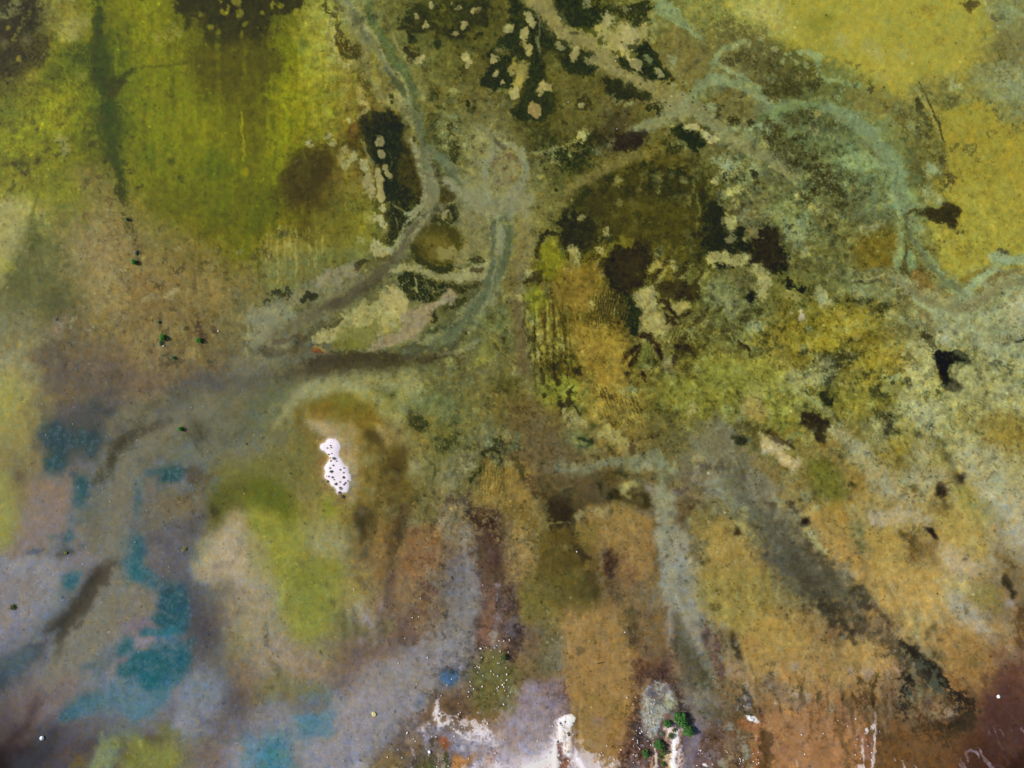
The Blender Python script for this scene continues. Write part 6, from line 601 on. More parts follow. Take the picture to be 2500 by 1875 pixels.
 T.P('5a4026',[(770,980),(860,960),(940,900),(940,1000),(920,1160),(890,1180),(800,1180),(760,1100)],24,.75,22,.01); T.S('352818',[(940,870,7),(930,920,9),(910,1000,12),(900,1100,16),(910,1160,14)],10,.8,9); T.S('45321e',[(720,960,9),(740,1030,12),(760,1100,6)],12,.75,8); T.S('4c4428',[(600,960,30),(640,1010,24),(700,1120,30),(710,1200,16)],30,.65,24,.06); T.S('4a3a1e',[(1020,870,14),(1080,890,20),(1150,900,14)],16,.75,14,.03); T.P('76583a',[(980,930),(1060,960),(1120,1000),(1120,1100),(1060,1020),(1000,1060)],26,.7,16,.01); T.S('a87c48',[(990,920,5),(960,1020,7),(930,1120,7),(900,1180,5)],8,.6,4); T.B('3a2c1c',[(1100,980,20),(1110,1010,16),(790,880,10),(1140,1030,12)],12,.7,12,.05)
 T.P('84725a',[(-60,840),(60,860),(140,960),(260,1020),(340,1080),(300,1200),(200,1180),(80,1040),(-60,1000)],60,.7,24); T.P('54402a',[(-60,860),(40,880),(100,960),(60,1020),(-60,960)],40,.65,26,.08); T.B('a8a4a8',[(20,940,30),(240,1020,30),(340,1050,34),(230,780,50)],34,.5,16); T.S('4c3820',[(90,1060,5),(130,1180,9),(170,1300,9),(190,1350,6)],9,.75,5); T.S('45341f',[(220,1150,7),(270,1190,9),(290,1230,7)],7,.75,7); T.S('4c3820',[(270,1010,9),(310,1090,9),(240,1260,6),(215,1200,5)],9,.55,7)
 T.P('b07c48',[(60,1200),(500,1180),(760,1200),(820,1300),(760,1500),(780,1720),(-60,1720),(-60,1300)],100,.75,28); T.P('b38850',[(340,860),(560,900),(620,1000),(560,1100),(400,1040)],80,.5); T.S('54431f',[(600,1260,24),(640,1380,30),(680,1500,16),(700,1700,10)],34,.65,14); T.P('6c5440',[(580,1120),(720,1200),(740,1300),(660,1300),(580,1220)],50,.6,24,.02); T.P('4a3620',[(950,1320),(1040,1310),(1090,1360),(1080,1440),(1040,1480),(970,1440)],30,.8,20,.03); T.B('8a5c44',[(60,1540,60),(160,1500,50),(560,1650,40),(200,1590,40)],44,.5,26,.35); T.P('40301c',[(-60,1340),(40,1380),(20,1500),(40,1659),(-60,1720)],40,.75,22); T.P('8c6c80',[(680,900),(750,880),(760,980),(700,1000)],40,.4,18,.05); T.B('a894a4',[(860,850,40),(720,830,30)],30,.5,12); T.P('c08c70',[(1060,760),(1200,760),(1200,850),(1120,870),(1050,810)],34,.5,22,.1)
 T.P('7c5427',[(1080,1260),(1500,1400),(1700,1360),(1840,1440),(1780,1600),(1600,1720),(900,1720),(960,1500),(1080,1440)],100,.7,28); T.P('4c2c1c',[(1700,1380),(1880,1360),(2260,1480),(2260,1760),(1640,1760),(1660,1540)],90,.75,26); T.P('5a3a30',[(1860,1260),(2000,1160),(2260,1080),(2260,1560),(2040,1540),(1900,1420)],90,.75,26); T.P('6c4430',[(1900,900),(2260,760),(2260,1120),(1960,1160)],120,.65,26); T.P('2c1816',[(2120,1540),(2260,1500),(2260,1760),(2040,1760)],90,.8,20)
 def shard(c, pts, op=.9): T.S(c, pts,6, op,4,0,.12)
 shard('e8dcdc',[(937,1200,4),(938,1260,7),(925,1400,9),(912,1540,10),(906,1700,9)],.95); shard('e8dcdc',[(888,1300,9),(905,1330,18),(920,1290,10)]); shard('e6d8d8',[(852,1330,14),(850,1345,12)]); shard('e4d6d4',[(815,1400,10),(822,1480,8),(830,1580,7),(838,1700,10)]); shard('dccaca',[(800,1659,24),(820,1690,20)],.8); shard('d8c8c4',[(890,1475,6)])
 shard('dccac8',[(1172,1590,4),(1175,1690,7)]); shard('dccac8',[(1275,1630,5),(1300,1690,10)]); shard('d0c0bc',[(1092,1560,4),(1095,1590,3)]); shard('d8c8c4',[(255,1590,4),(265,1659,5)],.8); T.S('b07460',[(800,1380,24),(860,1440,34),(870,1560,24)],34,.6)
 for a in ([(1955,1320,7),(1970,1370,12),(1990,1410,6)],[(1915,1350,6),(1925,1370,8)],[(2000,1340,3),(2040,1390,4)],[(2195,1330,4),(2230,1370,6)],[(2110,1345,4)]): shard('a88890', a,.85)
 shard('8c7078',[(1970,1380,6),(2000,1460,9),(2030,1500,4)],.6)
 for a in ([(1710,1540,12),(1760,1515,16),(1800,1530,20),(1820,1570,10)],[(1715,1560,9),(1740,1600,8)],[(1805,1485,5),(1850,1540,16),(1890,1600,14),(1950,1680,14)],[(1660,1580,5),(1690,1620,6),(1710,1680,9)],[(1665,1620,8),(1690,1680,10)]): shard('a890a4', a,.85)
 for a in ([(2060,1460,14),(2110,1530,18),(2140,1580,8)],[(2100,1470,10),(2160,1560,14)],[(2040,1560,12),(2080,1640,16)],[(1990,1640,10),(2040,1660,12)],[(1940,1540,4),(1965,1580,5)],[(2160,1400,6),(2200,1450,8)],[(2120,1390,4),(2180,1460,8)]): shard('5c4448', a,.55)
 T.S('c88c74',[(440,680,5),(470,770,7),(500,870,9),(530,960,7),(550,1040,5)],8,.6,10,.15); T.S('c49478',[(590,720,5),(615,810,7),(640,900,8),(670,990,5)],8,.55,10,.15); T.S('c89878',[(350,860,5),(440,960,5),(500,1080,6)],8,.45,7,.1); T.S('a8905c',[(560,600,3),(580,760,5),(650,980,4)],8,.5,4)
 for k in range(26):
     x = 120 + k*62 + (k*37 % 29); y = 700 + (k*173 % 620); l = 90 + (k*71 % 120); dx = (k-9)*2.2
     T.S('6a4a20' if k % 2 else 'bc8c50',[(x,y,2),(x+dx*.5,y+l*.5,6),(x+dx,y+l,2)],9,.4,4)
 # ---- second survey: bolder shapes read off the quarter sheets
 Q = quad(0,0)
 Q.P('a39a66',[(-60,490),(60,510),(60,620),(0,700),(-60,700)],50,.6,14); Q.P('927f50',[(120,540),(330,520),(560,600),(640,700),(620,850),(400,900),(260,860),(180,720)],110,.4,20); Q.P('9b8a5e',[(180,560),(300,560),(300,700),(230,780),(160,680)],60,.45,16)
 Q.P('4a4018',[(720,385),(790,370),(830,400),(800,470),(740,520),(700,500),(695,440)],30,.7,8); Q.B('3a3a0e',[(250,190,26),(262,300,22),(240,140,14)],24,.7,10,.05); Q.S('3c460c',[(240,0,10),(248,70,10),(250,110,14)],14,.5,8,.1)
 for x0, y0, y1 in ((660,580,650),(672,575,670),(690,560,700),(706,555,680),(720,570,640),(734,560,690),(748,575,700),(766,560,660),(782,590,700),(800,570,650)):
     Q.S('aa9a56',[(x0,y0,1),(x0+1,(y0+y1)/2,2.6),(x0,y1,1)],4,.55,1.5)
 Q.S('575942',[(1246,540,8),(1240,600,10),(1222,660,12),(1180,730,14),(1110,800,12),(1030,860,14),(930,885,12),(840,880,8)],16,.65,4); Q.S('95906e',[(1222,560,6),(1214,610,7),(1196,660,8),(1150,690,10),(1100,690,9)],8,.7,3); Q.S('9a9678',[(1244,555,5),(1246,600,6),(1243,640,4)],6,.6,2)
 Q.S('5a523c',[(700,800,10),(780,780,16),(860,730,18),(930,680,18),(970,640,12)],18,.6,6); Q.S('4a4230',[(760,905,12),(860,895,14),(960,895,13),(1060,890,10),(1130,870,8)],14,.7,5); Q.S('8c866a',[(640,790,14),(700,760,12),(800,690,14),(880,660,10)],16,.5,6); Q.B('8e8a70',[(660,800,20),(700,860,22),(740,940,24)],26,.45,8)
 Q.S('8f8a68',[(1010,330,7),(1040,420,9),(1062,500,10),(1040,550,8)],7,.6,3); Q.S('5f6448',[(1020,200,8),(1035,280,8),(1048,340,8),(1080,410,7),(1140,460,7),(1190,500,8)],8,.6,3); Q.S('938f72',[(1100,400,8),(1170,470,20),(1230,480,36),(1270,490,44)],26,.6,6)
 Q.S('6f7054',[(1170,400,14),(1240,440,14)],16,.4,5); Q.P('6a5a58',[(110,860),(260,880),(420,900),(560,900),(620,952),(80,980)],60,.3)
 Q.S('41401f',[(900,330,10),(890,400,12),(905,440,8)],12,.6,8); Q.B('9a915c',[(850,395,13),(905,440,12),(925,540,16),(910,470,10)],10,.7,5)
 for x, y, r in ((1065,465,14),(1105,482,17),(1075,240,12),(1072,290,14),(1115,370,18),(1085,345,8),(1120,430,5),(1085,435,6),(1060,250,7),(1135,300,9),(1190,370,10),(1150,440,6)):
     Q.S('3d4024',[(x,y,r)],8,.55,6,.1); Q.S('77744c',[(x,y,r*.45)],6,.35,3)
 Q = quad(1,0)
 Q.P('7c7244',[(350,70),(440,60),(560,110),(540,180),(430,210),(370,170)],50,.5,12); Q.S('8e8558',[(60,0,14),(110,70,15),(180,110,15),(250,160,14),(330,200,13),(420,240,16)],10,.7,4)
 Q.P('2d3019',[(220,190),(250,188),(285,205),(345,228),(340,246),(300,246),(262,238),(225,222)],8,.85,6); Q.B('2f251f',[(275,345,24),(300,338,24),(262,360,16)],9,.85,6); Q.B('29301a',[(436,340,22),(462,352,20),(412,326,12)],9,.85,6); Q.B('35361c',[(352,272,17)],8,.75,6,.05)
 for x, y, r in ((100,385,14),(130,380,16),(150,400,14),(175,395,12),(120,410,10),(200,365,14),(225,355,12),(95,350,10),(165,360,10),(185,415,10),(140,350,8)): Q.S('2c3520',[(x,y,r)],8,.65,7,.05)
 Q.B('a8a076',[(172,340,8),(475,340,14),(495,345,9)],5,.85,3)
 Q.P('2a2713',[(228,610),(250,590),(330,585),(350,630),(330,690),(290,730),(262,715),(240,670)],14,.85,10); Q.B('2b2f19',[(140,505,20),(170,580,26),(150,550,18),(245,645,14),(370,490,18),(430,470,22),(440,500,18),(395,480,12),(190,540,14),(330,545,14),(280,570,20),(350,560,14)],12,.75,10,.02)
 Q.P('242916',[(472,500),(505,495),(530,540),(560,590),(600,600),(630,560),(660,590),(688,640),(660,690),(610,650),(560,625),(500,630),(472,600),(480,550)],10,.88,9); Q.P('a0986a',[(484,640),(500,622),(540,630),(580,628),(590,645),(560,662),(520,655),(490,655)],7,.9,4); Q.P('a0986a',[(600,660),(630,655),(640,690),(635,730),(615,735),(612,690)],9,.85,5); Q.B('a0986a',[(540,555,14),(545,595,14),(530,575,8),(232,578,8),(155,625,16),(145,650,12)],7,.85,5)
 Q.P('3a2f1e',[(590,600),(690,560),(690,600),(660,640)],16,.6,12,.1); Q.P('7e8262',[(520,380),(570,370),(600,430),(570,480),(520,460),(500,420)],26,.45,12,.02); Q.B('9ea080',[(530,400,18),(520,440,14),(600,425,10),(525,485,18),(765,515,12),(705,490,12),(1030,475,16),(1050,420,14),(1055,500,12)],14,.55,8)
 Q.P('4b4632',[(700,400),(760,390),(850,420),(900,470),(860,500),(760,450)],26,.45,16,.15); Q.P('2d2a1a',[(1010,525),(1060,512),(1110,508),(1118,535),(1090,565),(1040,545)],9,.5,6)
 for x, y in ((360,760),(400,700),(440,720),(380,820),(420,850),(330,760),(460,800),(350,700)):
     Q.S('3a311c',[(x,y,3),(x+18,y-22,7),(x+34,y-50,3)],6,.7,4); Q.S('a39a62',[(x+9,y+4,3),(x+28,y-20,6),(x+44,y-46,3)],6,.6,4)
 for k in range(12):
     Q.S('5a4a1e',[(60+k*9,700+k%4*30,1.5),(70+k*9,760+k%3*30,3.2),(78+k*9,830+k%5*20,1.5)],4,.55,2); Q.S('9c8c40',[(66+k*9,690+k%3*40,1.5),(76+k*9,770+k%4*24,3),(84+k*9,850+k%3*26,1.5)],4,.45,2)
 for k in range(9):
     Q.S('2f2a16',[(215+k*8,690+k*9,1.5),(202+k*8,730+k*8,3.4),(196+k*8,775+k*8,1.5)],4,.65,2)
 Q.S('4d4c30',[(440,440,6),(455,480,7),(462,530,6),(458,560,5)],8,.6,5); Q.P('989a84',[(980,800),(1060,760),(1160,760),(1270,740),(1270,960),(1120,960),(1040,840)],60,.45,18); Q.P('14191a',[(1052,880),(1070,872),(1100,868),(1125,880),(1140,893),(1110,897),(1085,905),(1080,930),(1095,952),(1075,952),(1060,920)],5,.9,4)
 Q = quad(0,1,1.8)
 Q.P('4e4a4e',[(100,60),(200,40),(260,60),(250,160),(180,230),(110,200)],60,.35); Q.P('2d4e58',[(105,110),(140,100),(180,130),(215,110),(240,140),(220,170),(180,160),(140,220),(112,210),(120,160)],30,.6,6); Q.P('33606c',[(180,230),(215,230),(212,280),(190,300),(175,270)],16,.55,5)
 Q.P('8a7a76',[(100,220),(170,230),(180,300),(120,380),(60,400),(70,300)],40,.45,8); Q.P('77766e',[(240,160),(320,140),(330,260),(290,400),(260,440),(240,300)],50,.45,8); Q.P('8c8888',[(0,440),(110,430),(150,500),(120,560),(40,600),(0,560)],50,.4); Q.P('46565e',[(-40,700),(60,650),(100,660),(30,730),(-40,790)],34,.5)
 Q.P('284e5a',[(400,500),(465,500),(465,600),(400,600),(390,570)],18,.75,5); Q.P('2a5e68',[(300,690),(370,660),(470,640),(465,700),(400,740),(385,765),(345,750),(330,725),(298,720)],18,.75,6); Q.P('4a6c76',[(180,780),(280,740),(330,760),(420,760),(400,810),(340,840),(300,800),(220,800)],30,.5,8); Q.P('66767e',[(420,720),(560,700),(570,800),(470,850),(440,820)],34,.45,8)
 Q.P('4f4a4e',[(470,480),(560,500),(540,640),(490,680),(470,600)],50,.5); Q.P('58504e',[(560,760),(640,780),(600,860),(540,900),(520,840)],50,.5); Q.P('6c6a34',[(540,200),(700,200),(740,300),(640,300),(540,280)],60,.35); Q.P('8c8c3c',[(620,320),(840,300),(860,420),(850,600),(700,560),(640,460)],70,.35)
 Q.P('a8987a',[(490,390),(600,330),(640,400),(620,480),(660,560),(720,640),(660,720),(560,600),(480,470)],50,.35,14); Q.P('8c8886',[(860,760),(1040,700),(1090,740),(1000,860),(900,930),(860,860)],50,.5,10); Q.P('8c8c96',[(560,830),(640,810),(820,830),(850,870),(820,952),(560,952)],50,.35,10); Q.P('3f7488',[(740,830),(820,830),(815,870),(770,880),(740,860)],14,.6,5); Q.P('2f7884',[(640,900),(710,890),(690,952),(640,952)],20,.5,6)
 Q.P('6f665c',[(1110,430),(1180,430),(1190,560),(1160,660),(1100,640),(1090,540)],40,.5,8); Q.S('4c4020',[(905,130,6),(945,150,9),(950,220,6),(930,300,7),(915,380,8)],14,.5,5); Q.S('4a3a20',[(975,170,18),(985,240,14),(970,320,8),(960,420,7)],20,.55,6); Q.P('7c6836',[(880,140),(960,130),(1040,170),(1020,300),(900,300)],50,.35,10)
 Q.B('4a2c2c',[(1180,330,22),(1210,380,20),(1150,300,12),(1230,440,14),(1220,330,14)],20,.4,14,.35); Q.S('8c7c6c',[(880,90,14),(900,140,8)],30,.0)
 Q = quad(1,1)
 Q.P('84744c',[(60,560),(130,560),(130,700),(60,720)],50,.35); Q.P('96793f',[(130,560),(290,560),(300,700),(290,880),(150,880)],60,.35,8); Q.P('5f5424',[(60,360),(130,370),(200,420),(200,560),(80,560)],50,.5,10); Q.P('a08c44',[(460,330),(600,360),(620,500),(600,620),(480,560),(460,420)],50,.45,10); Q.P('a5883f',[(600,560),(760,560),(900,640),(900,760),(700,760),(600,700)],70,.4,12)
 Q.P('55523c',[(600,380),(690,400),(760,440),(820,480),(830,520),(760,540),(700,500),(640,450)],30,.45,12); Q.P('8a8672',[(370,400),(430,400),(460,500),(440,620),(400,600),(380,480)],30,.4,10,.02); Q.P('7a7668',[(480,150),(560,110),(620,220),(640,330),(560,300),(500,240)],50,.35,16); Q.P('6b5c50',[(0,60),(120,120),(250,250),(240,300),(110,280),(40,200)],50,.35,12)
 Q.P('2d2820',[(980,640),(1005,650),(1040,690),(1075,720),(1095,755),(1140,790),(1140,850),(1080,860),(1040,845),(1090,830),(1110,800),(1070,760),(1030,730),(1000,690)],10,.55,9,.05); Q.S('5d7460',[(1010,680,7),(1035,710,9),(1060,740,8),(985,760,5),(980,800,6)],8,.5,8,.1); Q.P('2e2620',[(965,730),(990,700),(995,760),(990,820),(970,810)],9,.5,8,.05)
 Q.P('54352c',[(1180,760),(1270,700),(1270,952),(1060,952),(1120,880)],90,.55); Q.P('6e5030',[(900,820),(1060,850),(1150,860),(1060,952),(900,952)],50,.35); Q.P('9c6f45',[(640,800),(860,800),(860,952),(640,952)],60,.35); Q.B('2b2118',[(560,368,9),(635,422,7),(543,336,4),(650,303,8),(728,342,9)],4,.85,3); Q.S('342e22',[(1222,485,9),(1238,505,10),(1245,525,6)],7,.75,5); Q.B('332820',[(1038,362,9),(1046,370,6),(1070,262,16),(1060,268,10),(1115,232,12)],6,.75,6)
 Q.S('45443a',[(920,80,14),(940,95,14),(930,125,10)],10,.7,8,.03); Q.P('3c3321',[(722,80),(745,70),(785,92),(780,130),(755,118),(730,100)],8,.65,8); Q.B('3b3f2c',[(782,36,16),(895,24,12),(930,28,8)],8,.7,8)
def details():
 def bank(c,pts,soft=5,op=.8,rough=3,spk=0): N.S(c,pts,soft,op,rough,spk)
 N = Sheet(600,300,.6304,1.15)
 N.P('8b8766',[(880,20),(950,0),(1000,60),(960,120),(940,200),(960,260),(900,260),(850,220),(870,120)],30,.5,12); N.P('8f8868',[(960,110),(1000,95),(1050,120),(1065,180),(1030,240),(980,250),(950,220),(955,160)],18,.7,10); N.S('6a5234',[(970,140,12),(1010,125,14),(1045,130,14),(1055,160,8)],16,.6,10,.1); N.B('5c4a30',[(970,200,10),(1040,220,10),(1010,170,10),(990,235,8)],8,.5,8,.2)
 bank('8f8e78',[(925,240,12),(930,170,12),(950,120,11),(975,95,10)]); bank('8f8e76',[(990,85,9),(1040,90,12),(1075,130,13),(1085,190,14),(1060,250,16),(1020,280,20)]); bank('4f4b36',[(960,50,5),(985,85,7),(1005,100,5)],6,.7)
 N.P('8d8b72',[(760,200),(820,230),(880,270),(950,280),(1050,290),(1100,290),(1080,350),(1000,360),(930,370),(880,340),(820,280),(770,240)],36,.75,12); bank('68705a',[(700,90,14),(750,130,14),(800,190,13),(830,235,10)],10,.7); bank('4e5843',[(775,175,5),(810,215,6),(835,240,4)],6,.6)
 bank('949178',[(640,70,7),(655,120,9),(670,170,9),(690,215,9),(695,270,9),(680,320,11),(650,345,12),(620,350,10)],5,.85); bank('60664e',[(665,0,14),(680,60,12),(685,110,9),(705,160,8),(715,200,7)],6,.8); bank('7d7b64',[(700,120,14),(720,180,16),(725,260,16),(705,330,16),(680,370,15),(640,410,15),(610,460,15),(580,510,12)],8,.75); bank('5a523e',[(700,350,6),(670,380,7),(640,405,8),(620,450,8),(600,490,8),(560,530,9)],6,.8); bank('949074',[(650,360,7),(620,385,7),(600,430,7),(580,475,8),(560,500,8)],5,.8); bank('918d72',[(715,350,6),(690,395,7),(660,415,6),(645,450,6)],5,.8)
 N.P('33361c',[(455,60),(480,40),(500,100),(495,180),(500,250),(490,300),(500,190),(475,120)],6,.7,6,.02); N.P('242c16',[(500,0),(600,0),(620,60),(600,130),(580,200),(600,300),(640,335),(620,345),(570,310),(545,260),(540,200),(500,150)],10,.75,10); N.P('4f481f',[(600,100),(650,110),(680,190),(690,260),(660,300),(610,260),(590,180)],24,.65,14,.01); N.P('6e6438',[(600,30),(640,20),(650,80),(610,90)],14,.5,8)
 N.B('b3a47a',[(516,72,17),(528,120,17),(540,172,13),(551,195,14)],4,.92,2); N.S('a99c70',[(512,185,10),(516,230,13),(528,290,15)],5,.9,3); N.S('a09670',[(455,150,14),(468,190,14),(465,240,18),(475,270,14)],9,.7,8); N.B('9c946c',[(385,110,12),(405,135,14),(380,165,12),(425,120,10),(325,72,8),(245,80,10),(320,45,8)],7,.7,7); N.B('a89e78',[(528,330,14),(510,370,16),(535,395,12)],7,.8,6); N.S('a39b76',[(505,480,20),(520,500,22),(545,490,12)],10,.85,7)
 bank('85825c',[(450,60,3),(470,110,3.5),(490,165,3),(490,240,3)],3,.6,2); bank('7d7a56',[(560,310,4),(590,330,5),(630,345,5)],4,.7,2); bank('6a6c3c',[(555,100,2),(570,150,2.5),(562,220,2)],3,.5,2)
 N.P('2c301a',[(550,300),(580,320),(610,350),(630,380),(600,420),(580,460),(560,470),(545,430),(550,380),(540,350)],10,.8,9,.01); bank('8c8a68',[(573,350,3),(590,400,4)],3,.6,2)
 N.B('464022',[(770,270,24),(790,285,22),(765,290,16)],7,.8,6); N.B('6c6238',[(765,275,12)],8,.5,6); N.B('46422a',[(725,160,8),(742,200,9),(740,180,7),(755,228,6)],4,.75,4)
 N.S('363820',[(745,325,10),(740,350,12),(730,375,14),(750,380,8)],7,.8,7,.02); N.S('33361f',[(790,330,12),(810,350,14),(810,370,10),(780,400,10)],7,.8,8,.02); bank('948e6a',[(765,355,6),(785,340,7)],4,.8,2)
 for x, y, r in ((720,20,14),(735,60,12),(770,80,12),(795,20,14),(790,50,10),(800,100,22),(810,130,16),(770,95,10),(880,50,8),(875,90,8),(840,150,8),(870,160,7),(700,20,8)): N.S('40422a',[(x,y,r)],6,.5,7,.08)
 N.P('574f22',[(660,420),(720,400),(790,400),(840,430),(835,480),(800,540),(730,550),(660,520),(645,470)],12,.8,9); N.S('35371c',[(650,480,10),(660,520,10),(700,550,12),(740,570,14),(790,575,10)],8,.8,7); N.S('3e3e20',[(690,410,10),(760,405,14),(820,440,14),(830,470,10)],10,.6,9,.05); N.P('7b7039',[(710,440),(770,430),(790,470),(740,520),(700,510)],24,.6,9); N.P('978e5c',[(745,490),(800,480),(820,500),(790,530),(750,525)],12,.8,6); N.P('8f8660',[(800,520),(850,470),(880,490),(870,540),(820,550)],14,.5,8)
 bank('97916c',[(570,570,8),(610,560,12),(660,565,12),(710,580,11),(760,595,13),(820,600,15),(880,598,14),(930,585,12)],6,.85); bank('928d6c',[(830,585,8),(880,560,9),(930,545,10),(960,500,10),(970,440,9)],6,.7); N.S('443f24',[(880,570,9),(905,568,12)],5,.8,3); N.S('3c3b22',[(860,530,8),(900,520,12),(920,528,7)],6,.7,5,.03)
 N.P('2c311b',[(600,590),(640,580),(690,600),(740,610),(780,620),(790,640),(750,660),(720,690),(680,700),(630,690),(610,650),(590,610)],8,.85,8,.01); N.P('4a4726',[(620,620),(650,630),(660,680),(630,680)],8,.6,6,.02); bank('a09a64',[(655,605,4),(660,630,6),(665,655,3)],3,.9,1.5); bank('85845c',[(690,610,2),(710,640,2.5),(740,650,2.5),(770,640,2)],2.5,.6,1.5); bank('7c7c54',[(740,620,2),(750,640,2)],2,.6,1)
 N.S('3b3a22',[(810,630,14),(840,640,14),(895,630,14)],8,.6,8,.05); N.S('33351f',[(720,740,8),(745,735,10),(740,760,9),(720,770,7)],5,.8,5,.02); N.S('36391f',[(800,690,12),(840,685,12),(770,715,8)],6,.75,7,.02); N.S('38402c',[(770,795,10),(800,785,14),(820,780,8)],6,.75,5,.02)
 N.P('a69c72',[(250,840),(300,800),(360,760),(440,700),(520,690),(530,640),(570,625),(610,660),(625,700),(625,760),(560,800),(500,830),(480,860),(400,830),(340,850),(280,860)],14,.6,8); N.P('ae9f76',[(535,650),(570,630),(605,660),(622,700),(610,730),(540,740)],20,.6,6); N.P('75733a',[(340,860),(350,820),(410,790),(470,770),(520,750),(510,800),(480,870),(420,885),(360,880)],20,.7,9)
 N.P('99897a',[(640,720),(700,700),(750,680),(790,645),(820,660),(810,690),(760,700),(720,740),(710,790),(680,800),(650,840),(560,860),(500,890),(480,880),(520,830),(600,800),(620,750)],12,.7,7); bank('857e64',[(630,710,6),(640,760,7),(630,800,6)],6,.5)
 for x, y in ((550,660),(565,690),(580,720),(545,720),(500,720),(470,745),(445,765),(520,745),(590,760),(555,770),(490,770),(420,780),(395,800),(340,805),(320,830),(610,780)): N.S('787048',[(x,y,4)],3,.6,3)
 bank('8c4a2c',[(265,880,6),(285,885,5),(300,890,4)],4,.9,2); bank('988648',[(270,870,8),(300,880,6)],5,.6,3); bank('4c452c',[(330,885,6),(420,890,8),(500,895,7)],6,.6,4,.02); bank('45452a',[(320,790,5),(350,775,6),(370,760,4)],4,.7,4)
 N.P('8c8472',[(300,590),(360,560),(440,540),(450,570),(420,600),(340,630),(280,640),(240,610)],18,.6,10); N.S('413f28',[(430,570,10),(440,550,12),(465,540,12)],6,.8,5); N.S('2f3122',[(220,680,12),(245,670,16),(268,668,8)],6,.85,5); N.S('3b3d28',[(75,700,12),(90,670,10),(120,650,8),(160,655,10)],8,.7,8,.03); N.P('8b8a72',[(20,720),(80,710),(180,720),(200,760),(60,800),(10,780)],30,.5,12); N.P('8a8972',[(0,820),(60,820),(80,860),(30,880)],20,.5,8)
 bank('5b533f',[(300,720,14),(360,700,20),(430,650,22),(490,610,20),(530,570,16)],16,.7); bank('4b4432',[(310,715,8),(380,680,10),(470,640,8),(460,590,10)],10,.5,6,.04); bank('5a4f40',[(110,850,12),(160,840,8),(210,820,6)],8,.6); bank('544c3c',[(60,870,14),(100,890,18),(180,880,10),(230,830,6)],16,.5)
 bank('484030',[(260,920,14),(340,915,14),(430,905,14),(520,900,12),(600,905,12),(650,900,8)],12,.8,5); bank('52543e',[(640,870,12),(720,880,12),(790,860,12),(850,810,12)],12,.5); N.S('494630',[(600,870,6),(650,860,7),(690,870,10)],8,.6,5)
 bank('96967c',[(985,400,9),(988,440,12),(985,480,10),(985,500,9)],7,.75,3); bank('5c6450',[(965,390,9),(955,480,9),(955,560,10),(930,620,12)],7,.75,3); bank('59624d',[(1020,400,14),(1020,470,14),(1005,540,12),(980,600,12)],10,.7,4); bank('939178',[(965,560,4),(950,640,5),(930,700,6),(890,750,5)],5,.6,2); bank('8d8c74',[(975,580,3),(970,640,4),(945,710,5)],4,.5,2); bank('606852',[(960,620,14),(900,700,20),(850,760,22),(790,830,16)],16,.6); bank('878871',[(900,840,6),(840,880,10),(740,900,8)],6,.5)
 N.P('857c60',[(840,300),(900,350),(930,420),(940,500),(880,490),(850,440),(830,380)],40,.45,12); N.P('80734e',[(1060,350),(1120,400),(1130,480),(1090,560),(1060,640),(1040,560),(1050,440)],40,.45,12); bank('6d5c40',[(1050,700,20),(1060,800,20),(1070,952,20)],20,.5)
 N.P('827e48',[(900,860),(960,830),(985,860),(960,900),(900,930)],18,.5,10); bank('403f26',[(960,860,6),(975,880,5)],5,.6); N.P('9a9160',[(1160,430),(1200,430),(1210,520),(1180,560),(1150,520)],14,.0); bank('45431f',[(1145,430,4),(1135,490,5),(1150,550,4)],4,.7,4); bank('908c68',[(1080,580,9),(1105,590,8)],5,.8); bank('4a4426',[(1090,610,6),(1130,600,8),(1160,575,3)],4,.7)
 for k in range(15):
     x = 1075 + k*13; N.S(('3f3a1e', 'a09a4c', '8a7c34')[k % 3],[(x,660+k*31%90,1.5),(x+4,740+k*23%60,4),(x+8,860+k*17%80,1.5)],4,.55,3)
 for x, y in ((60,480),(90,500),(130,440),(160,420),(200,440),(240,440),(30,520)): N.S('55502c',[(x,y,16)],14,.4,10,.25)
 N = Sheet(1200,0,.6304,1.15)
 D, E, M_ = '29311b', '33381d', 'a89d6e'
 N.P('6b6336',[(270,230),(430,330),(420,480),(300,500),(240,400)],50,.5,14); N.P('80764a',[(700,100),(800,160),(850,260),(780,330),(700,300),(640,220)],50,.5,12); N.P('6f6840',[(880,120),(1060,80),(1180,260),(1240,300),(1100,320),(950,260)],50,.45,20,.03); N.P('756c45',[(850,350),(1000,340),(1060,420),(1000,480),(880,470)],34,.5,12)
 bank('8c8355',[(190,0,30),(240,60,26),(300,115,24),(370,150,26),(430,220,30),(490,270,26),(560,300,22),(620,335,22),(680,370,24),(720,385,24)],8,.75); bank('9b9163',[(250,70,6),(310,120,6),(390,160,8),(450,240,10),(510,285,9),(590,320,7)],6,.5)
 bank('8c8a66',[(740,390,30),(800,420,24),(850,460,24),(900,520,24),(950,565,20),(1040,600,18),(1130,660,16),(1180,700,14)],10,.65); bank('8b8a66',[(560,495,10),(620,480,14),(680,440,20),(730,400,24)],8,.65); bank('80864f',[(790,370,16),(800,320,12),(830,300,10),(900,310,12),(980,340,12),(1040,380,10),(1080,410,8)],8,.0)
 bank('879070',[(785,370,18),(800,325,14),(850,305,12),(930,320,14),(1000,350,12),(1060,390,10)],9,.6); bank('8f9977',[(870,230,10),(880,200,8),(920,180,10),(980,160,12)],9,.55); bank('8c9674',[(860,240,9),(920,270,10),(980,310,10),(1040,350,8)],8,.55); bank('8a9672',[(650,20,26),(700,50,24),(740,90,14),(800,140,8)],12,.6); bank('7c8a5c',[(1080,440,14),(1130,420,12),(1200,400,14),(1270,400,16)],10,.6)
